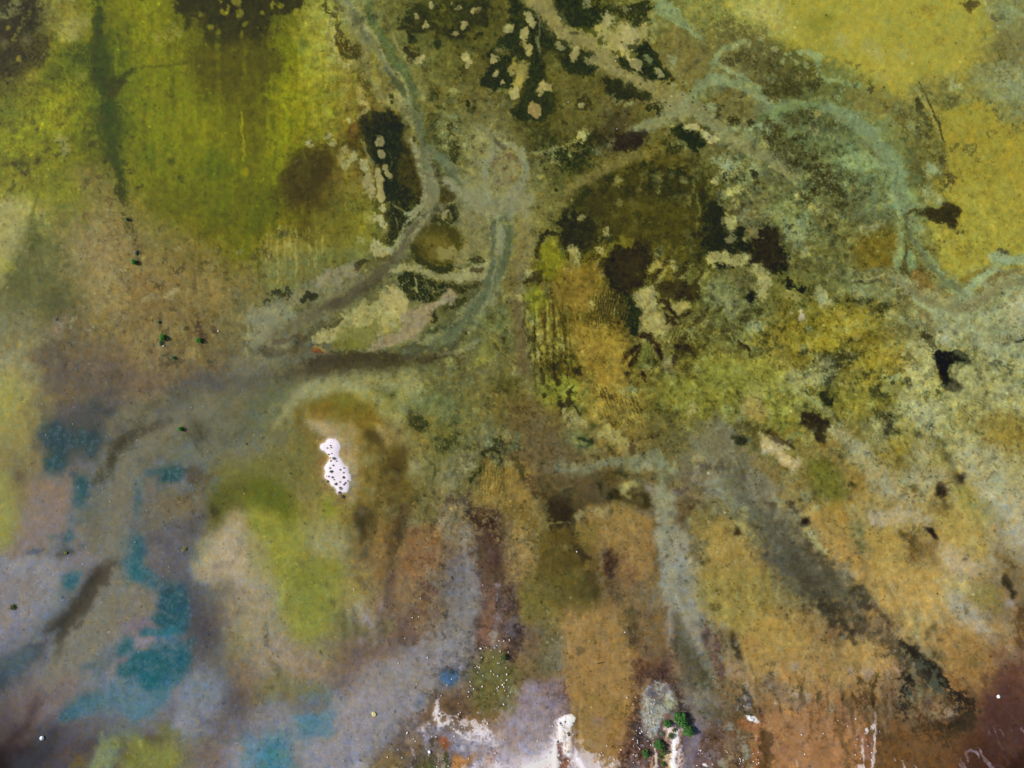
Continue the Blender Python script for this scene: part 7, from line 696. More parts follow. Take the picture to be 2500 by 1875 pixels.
 bank('7d7345',[(560,590,16),(480,640,18),(400,680,20),(320,730,22),(260,800,24)],14,.6)
 N.P(D,[(240,20),(300,-20),(400,-20),(430,40),(400,90),(330,100),(270,80)],10,.75,12,.01); N.P(E,[(470,20),(600,0),(620,80),(560,90),(500,60)],12,.7,16,.06); N.B('949068',[(375,10,22),(440,70,20),(455,60,16),(520,30,14)],8,.75,9); N.S('33381d',[(305,120,8),(330,122,10)],5,.8,3)
 N.P('a59b69',[(430,100),(470,130),(520,90),(570,110),(600,80),(600,140),(560,190),(520,230),(470,210),(430,160),(400,120)],10,.8,12,-.3); N.B('a89a5c',[(412,105,14)],5,.9,3); N.B('b0a67a',[(450,65,18),(455,85,15),(530,130,30),(500,180,16)],8,.7,7)
 N.P(D,[(30,130),(100,120),(120,180),(60,190),(20,170)],9,.75,10,.01); N.P(D,[(140,40),(170,30),(180,80),(170,140),(190,200),(240,190),(250,150),(220,90),(200,70),(190,60)],8,.8,9,.01); N.P(D,[(270,230),(300,200),(350,200),(400,200),(410,260),(370,290),(320,280),(280,270)],8,.85,9); N.P(D,[(245,140),(290,140),(300,190),(270,200),(260,170)],8,.8,7); bank('83835c',[(183,60,3),(185,110,3.5),(175,160,3.5),(188,200,3)],3,.7,1.5)
 N.P('31371c',[(80,240),(110,200),(160,230),(170,300),(200,340),(240,350),(260,400),(220,460),(160,470),(100,440),(110,380),(140,320),(130,260)],12,.75,12,-.1)
 N.B(M_,[(150,75,16),(155,95,10),(70,108,12),(128,120,10),(125,150,12),(135,180,14),(142,200,10),(10,225,14),(18,288,8),(40,318,8)],6,.88,5); N.P('a39556',[(110,235),(145,240),(145,280),(130,320),(110,340),(85,330),(95,290)],8,.88,7); N.B('9c9052',[(85,255,16),(70,275,12)],8,.7,6); N.B('ada06e',[(90,365,18),(100,350,12)],6,.9,4)
 N.P('b09f66',[(175,350),(200,320),(235,318),(242,345),(215,350),(190,372)],6,.92,4); N.P('b49a66',[(140,410),(155,395),(180,400),(195,420),(190,440),(165,448),(145,430)],5,.95,3); N.P('b0a46e',[(300,215),(315,185),(335,180),(340,215),(320,238),(300,230)],6,.92,4); N.B('a59c6a',[(395,235,18),(375,240,12),(270,180,12),(265,160,8)],6,.85,5)
 N.P(D,[(490,250),(500,220),(540,230),(560,200),(530,180),(560,165),(600,170),(640,210),(690,290),(660,310),(600,310),(560,280),(520,270)],8,.88,8); N.P('b0a675',[(530,215),(560,215),(590,250),(585,275),(565,278),(540,250)],6,.92,4); N.B('b3aa78',[(640,270,14),(652,285,13)],5,.95,3); N.B('8f9768',[(608,230,12),(600,215,6)],5,.8,3)
 N.P('2b301b',[(430,300),(480,295),(500,310),(510,340),(520,325),(550,325),(570,350),(610,350),(615,370),(570,388),(520,385),(490,385),(480,360),(440,345)],6,.9,7); N.B('48442a',[(520,370,5),(470,325,8),(560,370,6)],5,.5,4)
 N.B('33351d',[(640,415,22),(650,435,16),(615,425,12)],6,.8,7,.02); N.P('36341c',[(330,370),(370,365),(390,400),(370,430),(330,420),(320,390)],8,.75,8,.01); N.B('b0a872',[(345,407,10),(352,400,6)],4,.95,2); N.B('7d7c62',[(702,325,8)],4,.7,3); N.B('34361f',[(700,310,7),(685,322,5)],4,.7,4)
 N.P('2a231f',[(470,545),(500,515),(545,505),(585,510),(590,545),(565,570),(520,585),(490,590),(475,570)],6,.93,6); N.B('37351f',[(460,525,14),(430,545,16),(400,525,14),(375,530,14),(410,510,10),(440,570,14),(600,535,8),(430,620,8)],7,.65,8,.03)
 N.P('27301a',[(700,500),(740,500),(790,510),(830,540),(830,570),(790,590),(760,570),(740,540),(710,525)],7,.9,7); N.B('2f3b1f',[(715,510,16)],6,.8,4); N.B('b0a97a',[(765,490,14),(790,490,14),(830,530,14),(850,540,14),(865,535,10)],6,.9,5); N.B('a8a46e',[(703,560,6),(645,690,16),(650,740,12),(700,675,6),(490,700,14),(480,720,10),(495,785,16),(740,700,14),(870,700,12),(930,745,20),(960,730,14),(1065,560,12),(1245,800,12),(345,527,14),(440,905,10),(345,845,10),(305,840,10),(930,860,16),(925,890,20),(940,930,14),(1180,760,14)],6,.8,6); N.B('37391f',[(705,570,20),(680,550,12),(690,580,12)],7,.65,8,.02)
 N.B('98a284',[(890,630,20),(920,635,22),(940,640,14),(700,230,20),(860,410,14)],9,.65,8,-.2)
 for x, y, r in ((270,590,22),(330,600,22),(300,575,14),(345,620,18),(290,650,12),(330,650,16),(240,560,10),(210,590,10),(370,600,14),(390,640,12),(320,560,10),(205,640,14)): N.S('2c361c',[(x,y,r)],7,.75,8,.02)
 bank('8b8a5e',[(150,585,4),(230,580,4.5),(300,560,4),(330,545,3)],3,.6,2); bank('84845a',[(235,575,3),(238,620,3.5)],3,.6,2); bank('84845a',[(302,560,3),(300,600,3.5)],3,.6,2); N.B('2f3020',[(248,733,9),(1018,672,11),(965,370,7),(590,630,9),(585,650,8)],4,.85,4)
 N.P('3d3a1b',[(300,760),(450,680),(640,640),(800,660),(860,760),(900,952),(260,952)],60,.45,26,.0); N.P('5a5122',[(480,760),(640,760),(760,800),(740,900),(560,940),(440,860)],50,.5,20,.0)
 N.B('2c3319',[(630,690,22),(615,720,14),(690,730,22),(680,765,18),(730,670,20),(770,690,16),(360,750,20),(330,790,16),(540,740,18),(560,830,16),(600,870,20),(620,850,16),(460,690,14),(700,660,14)],9,.75,10,.01)
 for x, y in ((780,700),(790,740),(800,790),(795,840),(765,760)): bank('8a8446',[(x,y,2),(x+6,y+22,4),(x+4,y+45,2)],3,.5,2.5)
 N.P('20261a',[(840,790),(870,785),(900,830),(930,890),(960,880),(980,920),(1000,952),(880,952),(850,880)],8,.85,10,.0); N.B('2a2d1c',[(900,690,14),(960,700,14),(905,680,10),(940,470,18),(880,440,14),(1000,470,12),(880,410,8)],9,.65,10,.04)
 for x, y, r in ((1080,550,20),(1140,620,20),(1190,630,24),(1250,650,22),(1110,530,16),(1200,540,26),(1240,480,24),(1190,350,14),(1150,310,18),(1080,260,20),(1030,250,18),(980,220,18),(930,230,16),(1110,290,16),(1170,280,16),(1240,340,16),(1100,380,14),(1210,760,20)): N.S('45452c',[(x,y,r)],12,.55,14,.3)
 for x, y, r in ((1045,150,10),(1100,190,12),(1060,205,9),(1130,230,9),(1180,240,10),(1000,170,12),(1220,250,9)): N.S('979a72',[(x,y,r)],7,.6,5)
 N.S('98a27c',[(1160,205,8),(1210,200,10),(1270,215,10)],6,.6,5)
 N = Sheet(1250,500,.6304,1.15)
 N.P('262814',[(190,60),(230,20),(300,40),(340,100),(370,130),(350,150),(300,140),(280,180),(220,170),(190,130)],10,.8,12,-.2); N.P('302a13',[(350,230),(380,190),(440,170),(500,160),(530,200),(520,260),(500,310),(460,330),(430,350),(410,340),(390,300),(360,260)],10,.85,12); N.P('1f210f',[(350,235),(375,240),(400,290),(430,330),(440,350),(410,345),(375,280)],7,.75,7); N.P('453a19',[(420,220),(490,210),(500,270),(450,290)],24,.5,10)
 N.P('28301a',[(430,370),(460,350),(490,390),(500,450),(480,500),(440,470),(420,420)],8,.75,12,.0); N.P('232817',[(740,0),(800,10),(830,60),(860,100),(880,130),(900,170),(860,190),(820,180),(770,170),(730,150),(750,80)],8,.85,10,-.1); N.P('2b261b',[(920,130),(980,100),(1040,150),(1050,220),(1000,250),(960,230),(910,220),(930,180)],10,.78,14,.0)
 N.B('22271a',[(930,210,14),(885,100,10),(820,232,12),(930,355,22),(1080,300,16),(1120,320,16),(1040,190,12)],7,.8,8,.0)
 N.P('a39c68',[(750,210),(770,180),(820,178),(870,205),(920,190),(930,210),(895,240),(850,238),(800,225),(760,235)],7,.9,6); N.P('a0996a',[(930,230),(970,225),(985,290),(1000,320),(980,360),(950,350),(960,300),(945,260)],9,.8,8); N.B('a59e6e',[(835,60,14),(850,90,14),(855,135,16),(835,145,10),(905,135,9)],5,.9,5)
 N.B('aaa06a',[(235,175,16),(245,215,10),(365,108,12),(340,175,14),(65,262,12),(262,50,9),(310,380,12),(700,790,16),(205,790,14),(30,360,12)],6,.85,6); N.P('857d2c',[(400,150),(430,120),(480,150),(470,165),(430,165)],8,.8,6); N.S('8b8336',[(360,200,8),(385,160,8),(400,140,6)],5,.7,4)
 N.P('a59a6c',[(480,350),(540,320),(555,360),(570,400),(520,410),(490,390)],10,.8,10); N.P('a59a66',[(510,440),(560,430),(610,450),(590,500),(540,500),(510,480)],10,.8,10); N.P('9f9560',[(620,400),(690,370),(690,400),(640,430)],8,.75,8); N.B('a59656',[(560,235,16),(540,250,14)],8,.7,6)
 N.P('3a321b',[(560,310),(640,290),(700,310),(730,360),(700,370),(640,340),(600,350),(580,340)],8,.75,12,.0)
 for pts in ([(600,400),(620,420),(645,445)],[(590,430),(620,450),(640,470)],[(560,360),(600,370),(610,400)],[(480,520),(520,510),(560,540)],[(560,540),(575,570),(580,600)],[(460,570),(490,540),(500,520)],[(440,660),(465,600),(490,570)],[(640,540),(690,560),(720,590)],[(880,530),(910,560),(930,590)],[(430,610),(440,580),(460,560)]): bank('33291a',[(x, y, w) for (x, y), w in zip(pts,(3,9,4))],4,.8,4)
 for k in range(10):
     bank('9b9250' if k % 2 else '4a4020',[(575+k*9,540-k*3,2),(600+k*9,505-k*4,4),(640+k*3,470+k*4,2)],3,.6,2.5)
 for k in range(11):
     x = 330 + k*11; y = 330 + abs(k-4)*7; bank('362d17',[(x+14,y,2),(x+3,y+55,5),(x-8,y+120-k*4,2)],3.5,.65,3); bank('a09248',[(x+20,y-4,1.5),(x+9,y+52,3),(x-2,y+112-k*4,1.5)],3,.45,2.5)
 for k in range(10):
     x = 185 + k*13; bank('4a4019',[(x,390+k*41%60,1.5),(x+7,440+k*29%60,4),(x+16,500+k*23%50,1.5)],3,.5,3)
 for k in range(16):
     x = 60 + k*12; y = 470 + k*67 % 140; bank(('2f2d17', '9c9648', '4a451c', 'a59c62')[k % 4],[(x,y,2),(x+3,y+40,5),(x+10,y+90,2)],3.5,.6,4)
 for k in range(20):
     x = 330 + k*8; y = 700 + k*47 % 90; bank(('4a3d1e', 'a7944c')[k % 2],[(x,y,1.2),(x+18,y+42,2.8),(x+34,y+84,1.2)],3,.5,2)
 N.P('7e7a20',[(110,170),(170,150),(220,200),(200,300),(130,290),(100,240)],20,.5,14); N.P('8a7030',[(200,230),(330,240),(340,330),(260,420),(180,400),(170,300)],40,.5,18); N.P('9a8038',[(240,450),(400,470),(440,560),(420,690),(330,680),(270,600),(220,520)],30,.55,14); N.S('2d2d18',[(95,200,5),(105,150,6),(140,100,9),(180,120,6)],5,.75,5); N.S('3d371b',[(50,295,8),(90,275,9),(125,265,6),(105,300,8)],5,.8,4); N.P('87872c',[(60,300),(110,310),(130,400),(80,430),(50,370)],16,.5,12)
 N.B('33301b',[(75,520,10),(80,560,12),(170,680,16),(130,740,8),(215,770,20),(190,760,12),(250,790,9),(260,640,16),(230,720,10)],7,.7,9,.0); N.B('46401e',[(640,290,20),(700,480,24),(860,500,24),(700,560,40),(880,560,20),(680,640,20),(900,430,20),(760,440,24)],18,.4,18,.2)
 N.P('8a8d68',[(780,290),(880,300),(900,400),(840,440),(780,400),(740,360)],30,.45,14); N.P('74704c',[(840,240),(940,260),(930,330),(860,330)],26,.5,14,.1); N.P('8c8a40',[(700,600),(860,580),(1000,600),(1080,700),(900,720),(740,700)],44,.45,20); N.P('a39d52',[(860,600),(960,560),(1060,640),(1120,760),(1000,760)],40,.35,20,.1)
 N.P('7b7359',[(740,840),(800,820),(850,870),(880,952),(700,952)],30,.6,14); N.P('a2925e',[(900,760),(970,750),(1000,820),(960,840),(900,800)],18,.65,10); N.B('b5ab92',[(1125,430,14),(1120,412,7)],5,.8,4); N.B('9d9f7c',[(1195,330,20),(1200,355,14),(950,465,24),(1210,375,12)],9,.6,9); N.P('a29236',[(1140,520),(1230,500),(1269,540),(1240,560),(1160,550)],14,.7,10)
 N.S('312b1c',[(1120,810,9),(1150,820,16),(1180,840,20),(1210,860,16),(1190,900,14)],7,.75,10,.0); N.B('262b1c',[(885,920,16),(860,905,8),(1215,745,16),(1230,765,18)],6,.85,6); N.S('b0a47c',[(970,890,12),(1020,920,14),(1060,945,10)],8,.75,8); N.S('3b3120',[(1000,900,5),(1060,925,7),(1090,945,4)],5,.7,5); bank('99966a',[(1030,690,3),(1130,740,4),(1220,800,5),(1269,850,5)],4,.6,2.5); bank('2c3522',[(255,905,4),(300,915,5),(318,905,6)],3,.85,2)
survey(); details()
# ---- scattered pale mounds and weed tufts, thickest in the right-hand marsh
rs_ = np.random.default_rng(5); K = Sheet(0, 0, 1, 1.2)
DENS = [(1500,150,2200,520,60,55),(1450,520,2150,900,60,80),(850,0,1350,420,16,34),(1300,300,1800,640,26,60),(1900,650,2480,1250,70,60),(1500,900,2100,1350,34,60),(1250,560,1560,1000,20,50),(860,430,1260,900,16,26),(350,600,620,900,6,26),(20,150,330,480,6,40),(1000,1100,1500,1700,10,60),(1700,1350,2300,1750,16,60),(870,960,1250,1300,20,34),(620,1000,1000,1500,8,26)]
for x0, y0, x1, y1, npale, ndark in DENS:
    for _ in range(npale):
        x, y = rs_.uniform(x0, x1), rs_.uniform(y0, y1); r = rs_.uniform(4, 15)
        col_ = ('9a9870', 'a3a07e', '929a7c', 'a89c74')[int(rs_.integers(4))]
        pts = [(x, y, r)] if rs_.random() < .5 else [(x, y, r*.8), (x + rs_.uniform(-2, 2)*r, y + rs_.uniform(-2, 2)*r, r*.6)]
        K.S(col_, pts, 5, rs_.uniform(.25, .6), 4)
    for _ in range(ndark):
        x, y = rs_.uniform(x0, x1), rs_.uniform(y0, y1); r = rs_.uniform(2.5, 11)
        col_ = ('3c3a20', '46402a', '353a20', '54482c')[int(rs_.integers(4))]
        pts = [(x, y, r*.7)]
        for _k in range(int(rs_.integers(0, 3))): pts.append((pts[-1][0] + rs_.uniform(-2, 2.4)*r, pts[-1][1] + rs_.uniform(-1.5, 2.4)*r, r*rs_.uniform(.3, .7)))
        K.S(col_, pts, 4, rs_.uniform(.3, .7), 4, .02)
# long drift streaks: straight down on the left and bottom, fanning out to the lower right
for _ in range(420):
    x, y = rs_.uniform(0, 2500), rs_.uniform(0, 1875)
    if not ((230 < x < 850 and y < 620) or (y > 1050 and x > 560) or (250 < x < 700 and 450 < y < 900) or (1700 < x and y > 850)): continue
    if x < 900 and y < 950: dx, wgt = .02, .34
    else: dx, wgt = max(0, (x - 1500)/1500)*(1.2 if y < 1400 else .8), .3
    l = rs_.uniform(40, 170); i_, j_ = min(int((x + MG)/CS), GW-1), min(int((y + MG)/CS), GH-1)
    c_ = np.clip(C[j_, i_]*rs_.choice([.62, .75, 1.2, 1.32]), 0, .9)
    K.S(c_, [(x, y, .8), (x + dx*l*.5, y + l*.5, rs_.uniform(1.5, 6)), (x + dx*l, y + l, .8)], 4, wgt, 2.5)
def surface_marks():
    # ---- channels cut by moving water: they lie clean on top of the weed
    F = Sheet(0, 0, 1.9685, 1.5)
    def ribbon(edge, core, pts, op=.6, ce=.5, kc=.42, soft=3):
        F.S(edge, pts, soft, op, 3.4); F.S(core, [(x, y, w*kc) for x, y, w in pts], soft, ce, 2.4)
    ribbon('8b8868', '63694f', [(428,-10,6),(452,40,7),(480,82,7),(503,120,7),(517,160,7),(524,200,7),(533,235,7),(545,262,6)], .5, .55)
    ribbon('86826a', '6a6650', [(545,255,8),(528,280,8),(508,302,8),(492,322,7),(470,338,8),(440,358,10),(410,380,11),(370,402,12),(335,418,14)], .5, .55, .55)
    F.P('8d8a70', [(560,215),(590,228),(625,236),(650,240),(640,262),(610,268),(580,262),(555,250),(545,235)], 16, .6, 5); F.S('908d72', [(545,215,3),(562,235,5),(590,250,6)], 4, .6, 2)
    F.S('8a8a70', [(604,232,4),(598,205,3),(606,186,3),(626,177,3.5),(645,184,3.5),(654,202,4),(652,228,5),(640,250,6)], 3, .65, 1.6); F.P('8c7f58', [(608,195),(630,186),(646,205),(642,228),(616,230)], 8, .5, 4); F.B('6e5c3c', [(630,195,5),(618,215,4),(638,212,4)], 4, .4, 4, .2)
    ribbon('8a8a6e', '5f6750', [(630,250,10),(625,290,10),(620,330,10),(604,365,11),(578,398,12),(545,424,12),(505,440,9)], .5, .6, .5, 4); F.S('9b9a7e', [(616,270,2.5),(616,300,3),(613,325,2.5)], 3, .6, 1.2); F.S('9a9678', [(596,362,2),(572,392,2.5),(540,418,2.5),(500,432,2)], 3, .45, 1.2)
    F.S('8f8a6e', [(655,250,8),(648,300,7),(645,360,7),(650,420,8),(655,480,9)], 8, .35, 4); F.S('75694a', [(640,330,8),(645,400,8),(660,470,10),(670,520,14)], 12, .4, 5)
    F.S('97916e', [(488,334,4),(512,330,4),(545,345,4),(578,348,5),(604,330,4)], 3, .6, 1.5)
    F.S('6f6b58', [(400,440,14),(360,455,16),(310,475,20),(260,498,20),(210,520,18)], 16, .5, 5); F.S('4d4534', [(560,437,5),(500,448,8),(440,452,9),(385,458,8),(345,470,5)], 7, .6, 3); F.S('8a8770', [(330,405,8),(345,440,9),(300,455,10)], 12, .4, 4); F.S('84816b', [(440,350,5),(395,365,7),(355,375,8),(325,395,7)], 7, .4, 4)
    F.S('979270', [(350,525,4),(380,492,8),(420,475,9),(460,470,9),(495,480,8),(515,492,6)], 9, .5, 4); F.B('96906c', [(508,467,12)], 10, .5, 4)
    F.S('73705f', [(230,500,16),(180,530,14),(160,570,14),(148,620,14),(148,670,14),(140,700,12)], 14, .4, 4); F.S('403c2e', [(120,600,3),(135,575,6),(150,548,8),(175,530,7),(205,524,3)], 6, .6, 4, .02); F.S('7a7662', [(200,560,14),(240,560,14),(300,560,14),(350,540,10)], 16, .45, 5); F.S('48473a', [(215,485,6),(232,500,6),(240,530,7),(248,545,4)], 8, .4, 6, .1)
    F.S('3d382c', [(140,700,5),(118,728,9),(92,765,9),(75,785,6)], 8, .6, 4); F.S('3d392e', [(85,780,3),(76,800,3),(70,820,1.5)], 4, .55, 2)
    F.S('8b8159', [(655,-5,8),(690,38,9),(735,75,9),(780,104,9),(825,128,9)], 6, .5, 4); F.S('8b8a6b', [(825,128,9),(865,140,8),(905,160,8),(950,190,7),(990,218,7)], 7, .55, 3)
    F.S('8b8b6b', [(740,188,4),(775,170,6),(815,150,8),(840,138,9)], 6, .5, 3); F.S('7d7446', [(820,155,7),(780,185,8),(735,205,9),(700,235,10),(670,270,12)], 9, .4, 4); F.S('8a9874', [(815,0,6),(840,22,6),(870,45,5)], 6, .5, 3); F.S('8e9c80', [(885,75,3.5),(890,95,3.5),(925,115,4),(960,140,4),(985,165,4)], 4, .45, 3)
    F.S('84927a', [(850,130,6),(880,112,6),(905,100,4)], 6, .45, 3)
    ribbon('8d9879', '78866c', [(940,138,6),(985,128,6),(1025,130,8),(1060,148,9),(1090,180,10),(1112,215,11),(1122,255,9)], .5, .5, .6, 6)
    ribbon('8e997c', '6c6c4e', [(1122,262,5),(1132,295,6),(1152,325,7),(1175,352,8),(1195,362,8)], .5, .6, .4, 3); F.S('98a68a', [(1118,262,3),(1114,300,3.5),(1112,335,3)], 3, .5, 2)
    ribbon('aab29c', '857c5a', [(1110,345,7),(1145,368,9),(1185,385,10),(1220,372,10),(1250,352,10),(1285,345,11)], .6, .75, .6, 5)
    F.S('9aa890', [(1195,362,3),(1220,345,5),(1240,325,6),(1285,318,7)], 4, .6, 3)
    F.S('8c8c72', [(700,582,4),(740,578,5),(790,574,6),(815,580,6),(824,620,7),(820,660,8),(828,710,8),(842,750,8),(856,790,7)], 6, .5, 4); F.S('a09a84', [(812,600,3),(818,660,4),(832,720,4),(846,760,4)], 4, .5, 3, .02); F.S('54503a', [(838,765,6),(850,795,8),(858,820,6)], 8, .5, 4)
    F.S('8e8880', [(575,655,6),(583,700,8),(586,750,9),(560,790,14),(520,815,18),(470,850,20)], 12, .5, 5); F.S('958f92', [(560,800,10),(500,830,22),(440,880,24),(400,920,26)], 22, .45, 5)
    ribbon('8a8676', '716d5c', [(255,503,12),(195,530,13),(155,572,12),(143,622,12),(148,672,12),(130,722,12),(88,780,12),(58,845,12)], .45, .5, .62, 7)
    F.S('403c2e', [(118,602,2),(134,575,6),(150,550,8),(176,531,7),(208,523,3)], 5, .7, 4, .02); F.S('3d382c', [(142,700,4),(118,728,9),(92,765,9),(72,788,5)], 6, .7, 4)
    # the grainy dark diagonal band and its fan
    F.S('605b46', [(905,585,10),(945,640,18),(985,690,22),(1020,725,20),(1060,755,14)], 16, .6, 9); F.S('453e2c', [(990,700,8),(1020,740,14),(1055,765,14),(1090,790,8),(1130,820,9),(1165,855,8),(1195,885,9)], 9, .72, 9, .02); F.S('2f2a22', [(1020,748,5),(1045,770,6),(1060,795,4)], 5, .7, 5, .02); F.S('2d2922', [(1125,800,5),(1150,830,7),(1180,862,6),(1195,880,5)], 5, .75, 5, .02); F.S('302a22', [(1122,840,4),(1118,870,6),(1125,890,4)], 6, .65, 5, .02)
    F.S('788a6c', [(1140,822,3.5),(1158,842,4),(1172,860,3.5),(1118,868,2.5)], 4, .5, 5, .1); F.S('3b3122', [(1140,905,4),(1170,915,7),(1198,900,8),(1200,880,6)], 7, .6, 6, .02)
    for k in range(22):
        x = 1000 + k*9.5; y = 830 + (k*37 % 50); l = 36 + (k*53 % 40); d = (k - 6)*1.4
        F.S('5c4023', [(x,y,.6),(x+d*.5,y+l*.5,1.8),(x+d,y+l,.6)], 2.5, .4, 1.5)
    if OPK == 1.0:
        # pools: feathered turquoise
        for pts, c in (([(203,735),(230,728),(236,770),(215,795),(200,775)],'2b6c76'),([(158,815),(195,795),(232,800),(228,835),(200,862),(175,845)],'1f6e78'),([(52,530),(95,520),(124,540),(118,568),(85,560),(75,590),(55,578)],'2b5560'),([(155,665),(172,672),(170,720),(158,710)],'2f6770'),([(88,600),(108,590),(106,630),(92,640)],'33646c'),([(200,572),(226,570),(222,596),(200,600)],'2f5c62')):
            F.P(c, pts, 16, .4, 9)
        F.P('5d8490', [(90,880),(140,860),(215,865),(235,845),(225,890),(170,905),(100,915)], 20, .45, 6); F.P('4a8a98', [(365,890),(415,885),(412,912),(380,925)], 14, .6, 5); F.P('3c8894', [(300,920),(350,915),(350,960),(290,960)], 20, .5, 6); F.P('8490a0', [(215,862),(270,850),(285,890),(240,925),(215,905)], 20, .4, 5); F.P('8c8a8c', [(0,700),(60,690),(75,740),(40,780),(0,770)], 26, .4, 6); F.P('817a70', [(100,860),(20,930),(60,870),(120,790),(160,760),(140,820)], 20, .35, 6)
    # salt along the bottom edge
    F.P('d9cdd2', [(560,958),(600,940),(640,948),(680,925),(690,900),(694,958)], 10, .75, 6, .02); F.P('e8dfe1', [(640,958),(672,942),(690,925),(694,958)], 6, .85, 4); F.P('d9cdd2', [(712,925),(730,935),(760,948),(762,960),(705,960)], 8, .75, 5); F.P('a8989e', [(600,900),(660,860),(690,880),(680,920),(620,945),(580,940)], 24, .4, 6); F.P('e6dde4', [(548,885),(575,890),(600,895),(612,912),(598,915),(575,905),(550,895)], 5, .8, 5, .01)
    F.S('e6dde2', [(542,868,1.5),(541,885,4),(546,900,4),(556,896,3)], 3, .85, 2.5)
    F.P('90950c', [(120,20),(360,40),(400,130),(300,270),(200,260),(110,150)], 80, .22, 8); F.P('a3a01c', [(5,60),(60,40),(110,80),(100,180),(10,200)], 40, .25, 10, .02)
    for k in range(34 if OPK == 1.0 else 0):
        x = 165 + k*9 + (k*31 % 7); y = 30 + (k*71 % 130); l = 50 + (k*43 % 70)
        F.S(('a2a022', '6c6c08', '8c8a14')[k % 3], [(x,y,.6),(x+1,y+l*.5,2.4),(x,y+l,.6)], 4, .28, 1.5)
    
surface_marks(); details()
# ---- small-scale structure of the bed: mottling, weed flecks, drift streaks
def gmap(txt):
    r = [[float(c)/9 for c in ln.split()] for ln in txt.strip().split('\n')]
    return interp_grid(r, PW/24, PH/18, PW/12, PH/9, BX, BY).astype(np.float32)
MOT = gmap("""
6 4 4 5 6 7 7 6 6 3 2 4
7 4 3 6 7 6 7 7 8 6 4 5
4 4 4 4 6 5 6 8 8 8 6 4
3 4 4 4 5 6 8 9 8 7 7 6
3 3 3 4 5 6 7 8 8 8 8 8
2 3 3 4 5 6 6 7 7 7 7 6
2 3 4 4 5 5 6 6 7 6 6 5
3 3 3 4 4 5 5 5 5 6 7 5
2 2 4 3 6 5 4 7 6 5 6 3""")
SPK = gmap("""
3 3 2 4 5 6 6 5 5 3 3 4
6 5 1 4 4 6 6 6 7 6 5 5
4 5 3 4 4 3 6 7 8 8 6 4
2 5 4 3 4 4 7 7 8 7 6 6
2 4 2 3 4 5 7 7 7 8 8 7
2 2 4 5 5 6 6 6 6 7 7 7
2 2 6 4 6 6 6 6 7 7 6 5
3 3 5 5 5 7 5 6 6 5 6 4
2 2 4 3 7 5 4 8 7 5 6 3""")
STR = gmap("""
2 5 7 6 2 1 1 1 1 3 4 4
3 5 8 6 1 1 1 2 1 3 3 4
3 5 7 7 2 2 1 3 2 2 2 3
4 4 6 4 3 4 4 6 4 2 3 3
3 4 4 4 3 4 5 6 4 4 3 2
2 3 4 5 6 4 6 5 4 5 4 3
2 3 4 6 6 7 7 6 5 5 5 4
2 3 4 5 6 6 8 8 6 7 8 7
2 3 3 3 4 6 8 8 6 8 9 8""")
ANG = gmap("""
9 8 8 8 7 6 6 5 4 5 5 5
9 8 8 8 7 7 6 5 4 4 5 6
9 8 8 8 9 8 7 8 6 4 5 6
9 8 8 8 4 9 8 7 8 5 4 4
8 8 8 4 3 9 8 7 6 5 4 4
8 7 6 8 8 9 8 7 6 4 4 4
9 7 7 8 8 8 8 8 6 5 5 5
9 8 7 8 8 8 8 8 7 7 6 4
9 8 8 8 8 8 8 8 8 7 6 4""")*9            # 8 = straight down the plan, 4 = slanting to lower right
calm = sm(-X0, -1150, -800)*sm(Y0, 850, 1000)
cr = sm(X0, 1100, 1500)*sm(Y0, 950, 1250); MOT *= 1 - .38*cr; SPK *= 1 - .22*cr
up_ = sm(X0, 1500, 1750)*sm(-Y0, -560, -300)*sm(C[..., 0] - C[..., 2], .22, .38); MOT *= 1 - .4*up_; SPK *= 1 - .4*up_
MOT *= 1 - .45*calm; SPK *= 1 - .5*calm; STR *= 1 - .5*calm
st = np.zeros((GH, GW), np.float32); wsum = np.zeros_like(st)
for lvl, deg in ((3, 32), (4.5, 47), (6, 64), (8, 88)):
    w = np.exp(-((ANG - lvl)/1.0)**2) + 1e-4
    st += w*(.3*fnoise(4, 1.8, 9, deg) + .9*fnoise(11, 1.8, 7, deg)); wsum += w
st /= wsum; st /= st.std()
def blur(A, s_):
    fy = np.fft.fftfreq(GH, CS)[:, None]; fx = np.fft.rfftfreq(GW, CS)[None, :]
    K = np.exp(-2*(math.pi*s_)**2*(fx*fx + fy*fy))
    return np.stack([np.fft.irfft2(np.fft.rfft2(A[..., k])*K, s=(GH, GW)) for k in range(A.shape[-1])], -1).astype(np.float32)
soft_ = (sm(-X0, -1250, -850)*sm(Y0, 820, 980))[..., None]
C += .85*soft_*(blur(C, 6) - C)
soft_ = (.7*sm(X0, 1200, 1500)*sm(Y0, 900, 1150)*sm(-Y0, -1700, -1550))[..., None]
C += soft_*(blur(C, 3.2) - C)
C = C + .22*(C - blur(C, 45))
C = np.clip(C, .02, .95)
lum = (C @ np.array([.3, .59, .11], np.float32))[..., None]
low = sm(Y0, 900, 1500)[..., None]; upl = (sm(-X0, -1000, -600)*sm(-Y0, -800, -400))[..., None]
cool = sm(C[..., 2] - C[..., 0], -.06, .04)[..., None]
satk = .84 - .11*low + .06*upl - .16*cool*(1 - sm(C[..., 2] - C[..., 0], .10, .22)[..., None])
C = lum + (C - lum)*satk
purple = sm(np.minimum(C[..., 0], C[..., 2]) - C[..., 1], -.02, .05)[..., None]*low
lum = (C @ np.array([.3, .59, .11], np.float32))[..., None]
teal = sm(C[..., 1] - C[..., 0], .02, .09)[..., None]
blue = sm(C[..., 2] - np.maximum(C[..., 0], C[..., 1]), -.03, .04)[..., None]
C = lum + (C - lum)*(1 - .35*purple)*(1 - .55*blue*(1 - teal))*(1 + .12*teal*low)
C[..., 0] *= 1 + .035*(blue*(1 - teal))[..., 0]
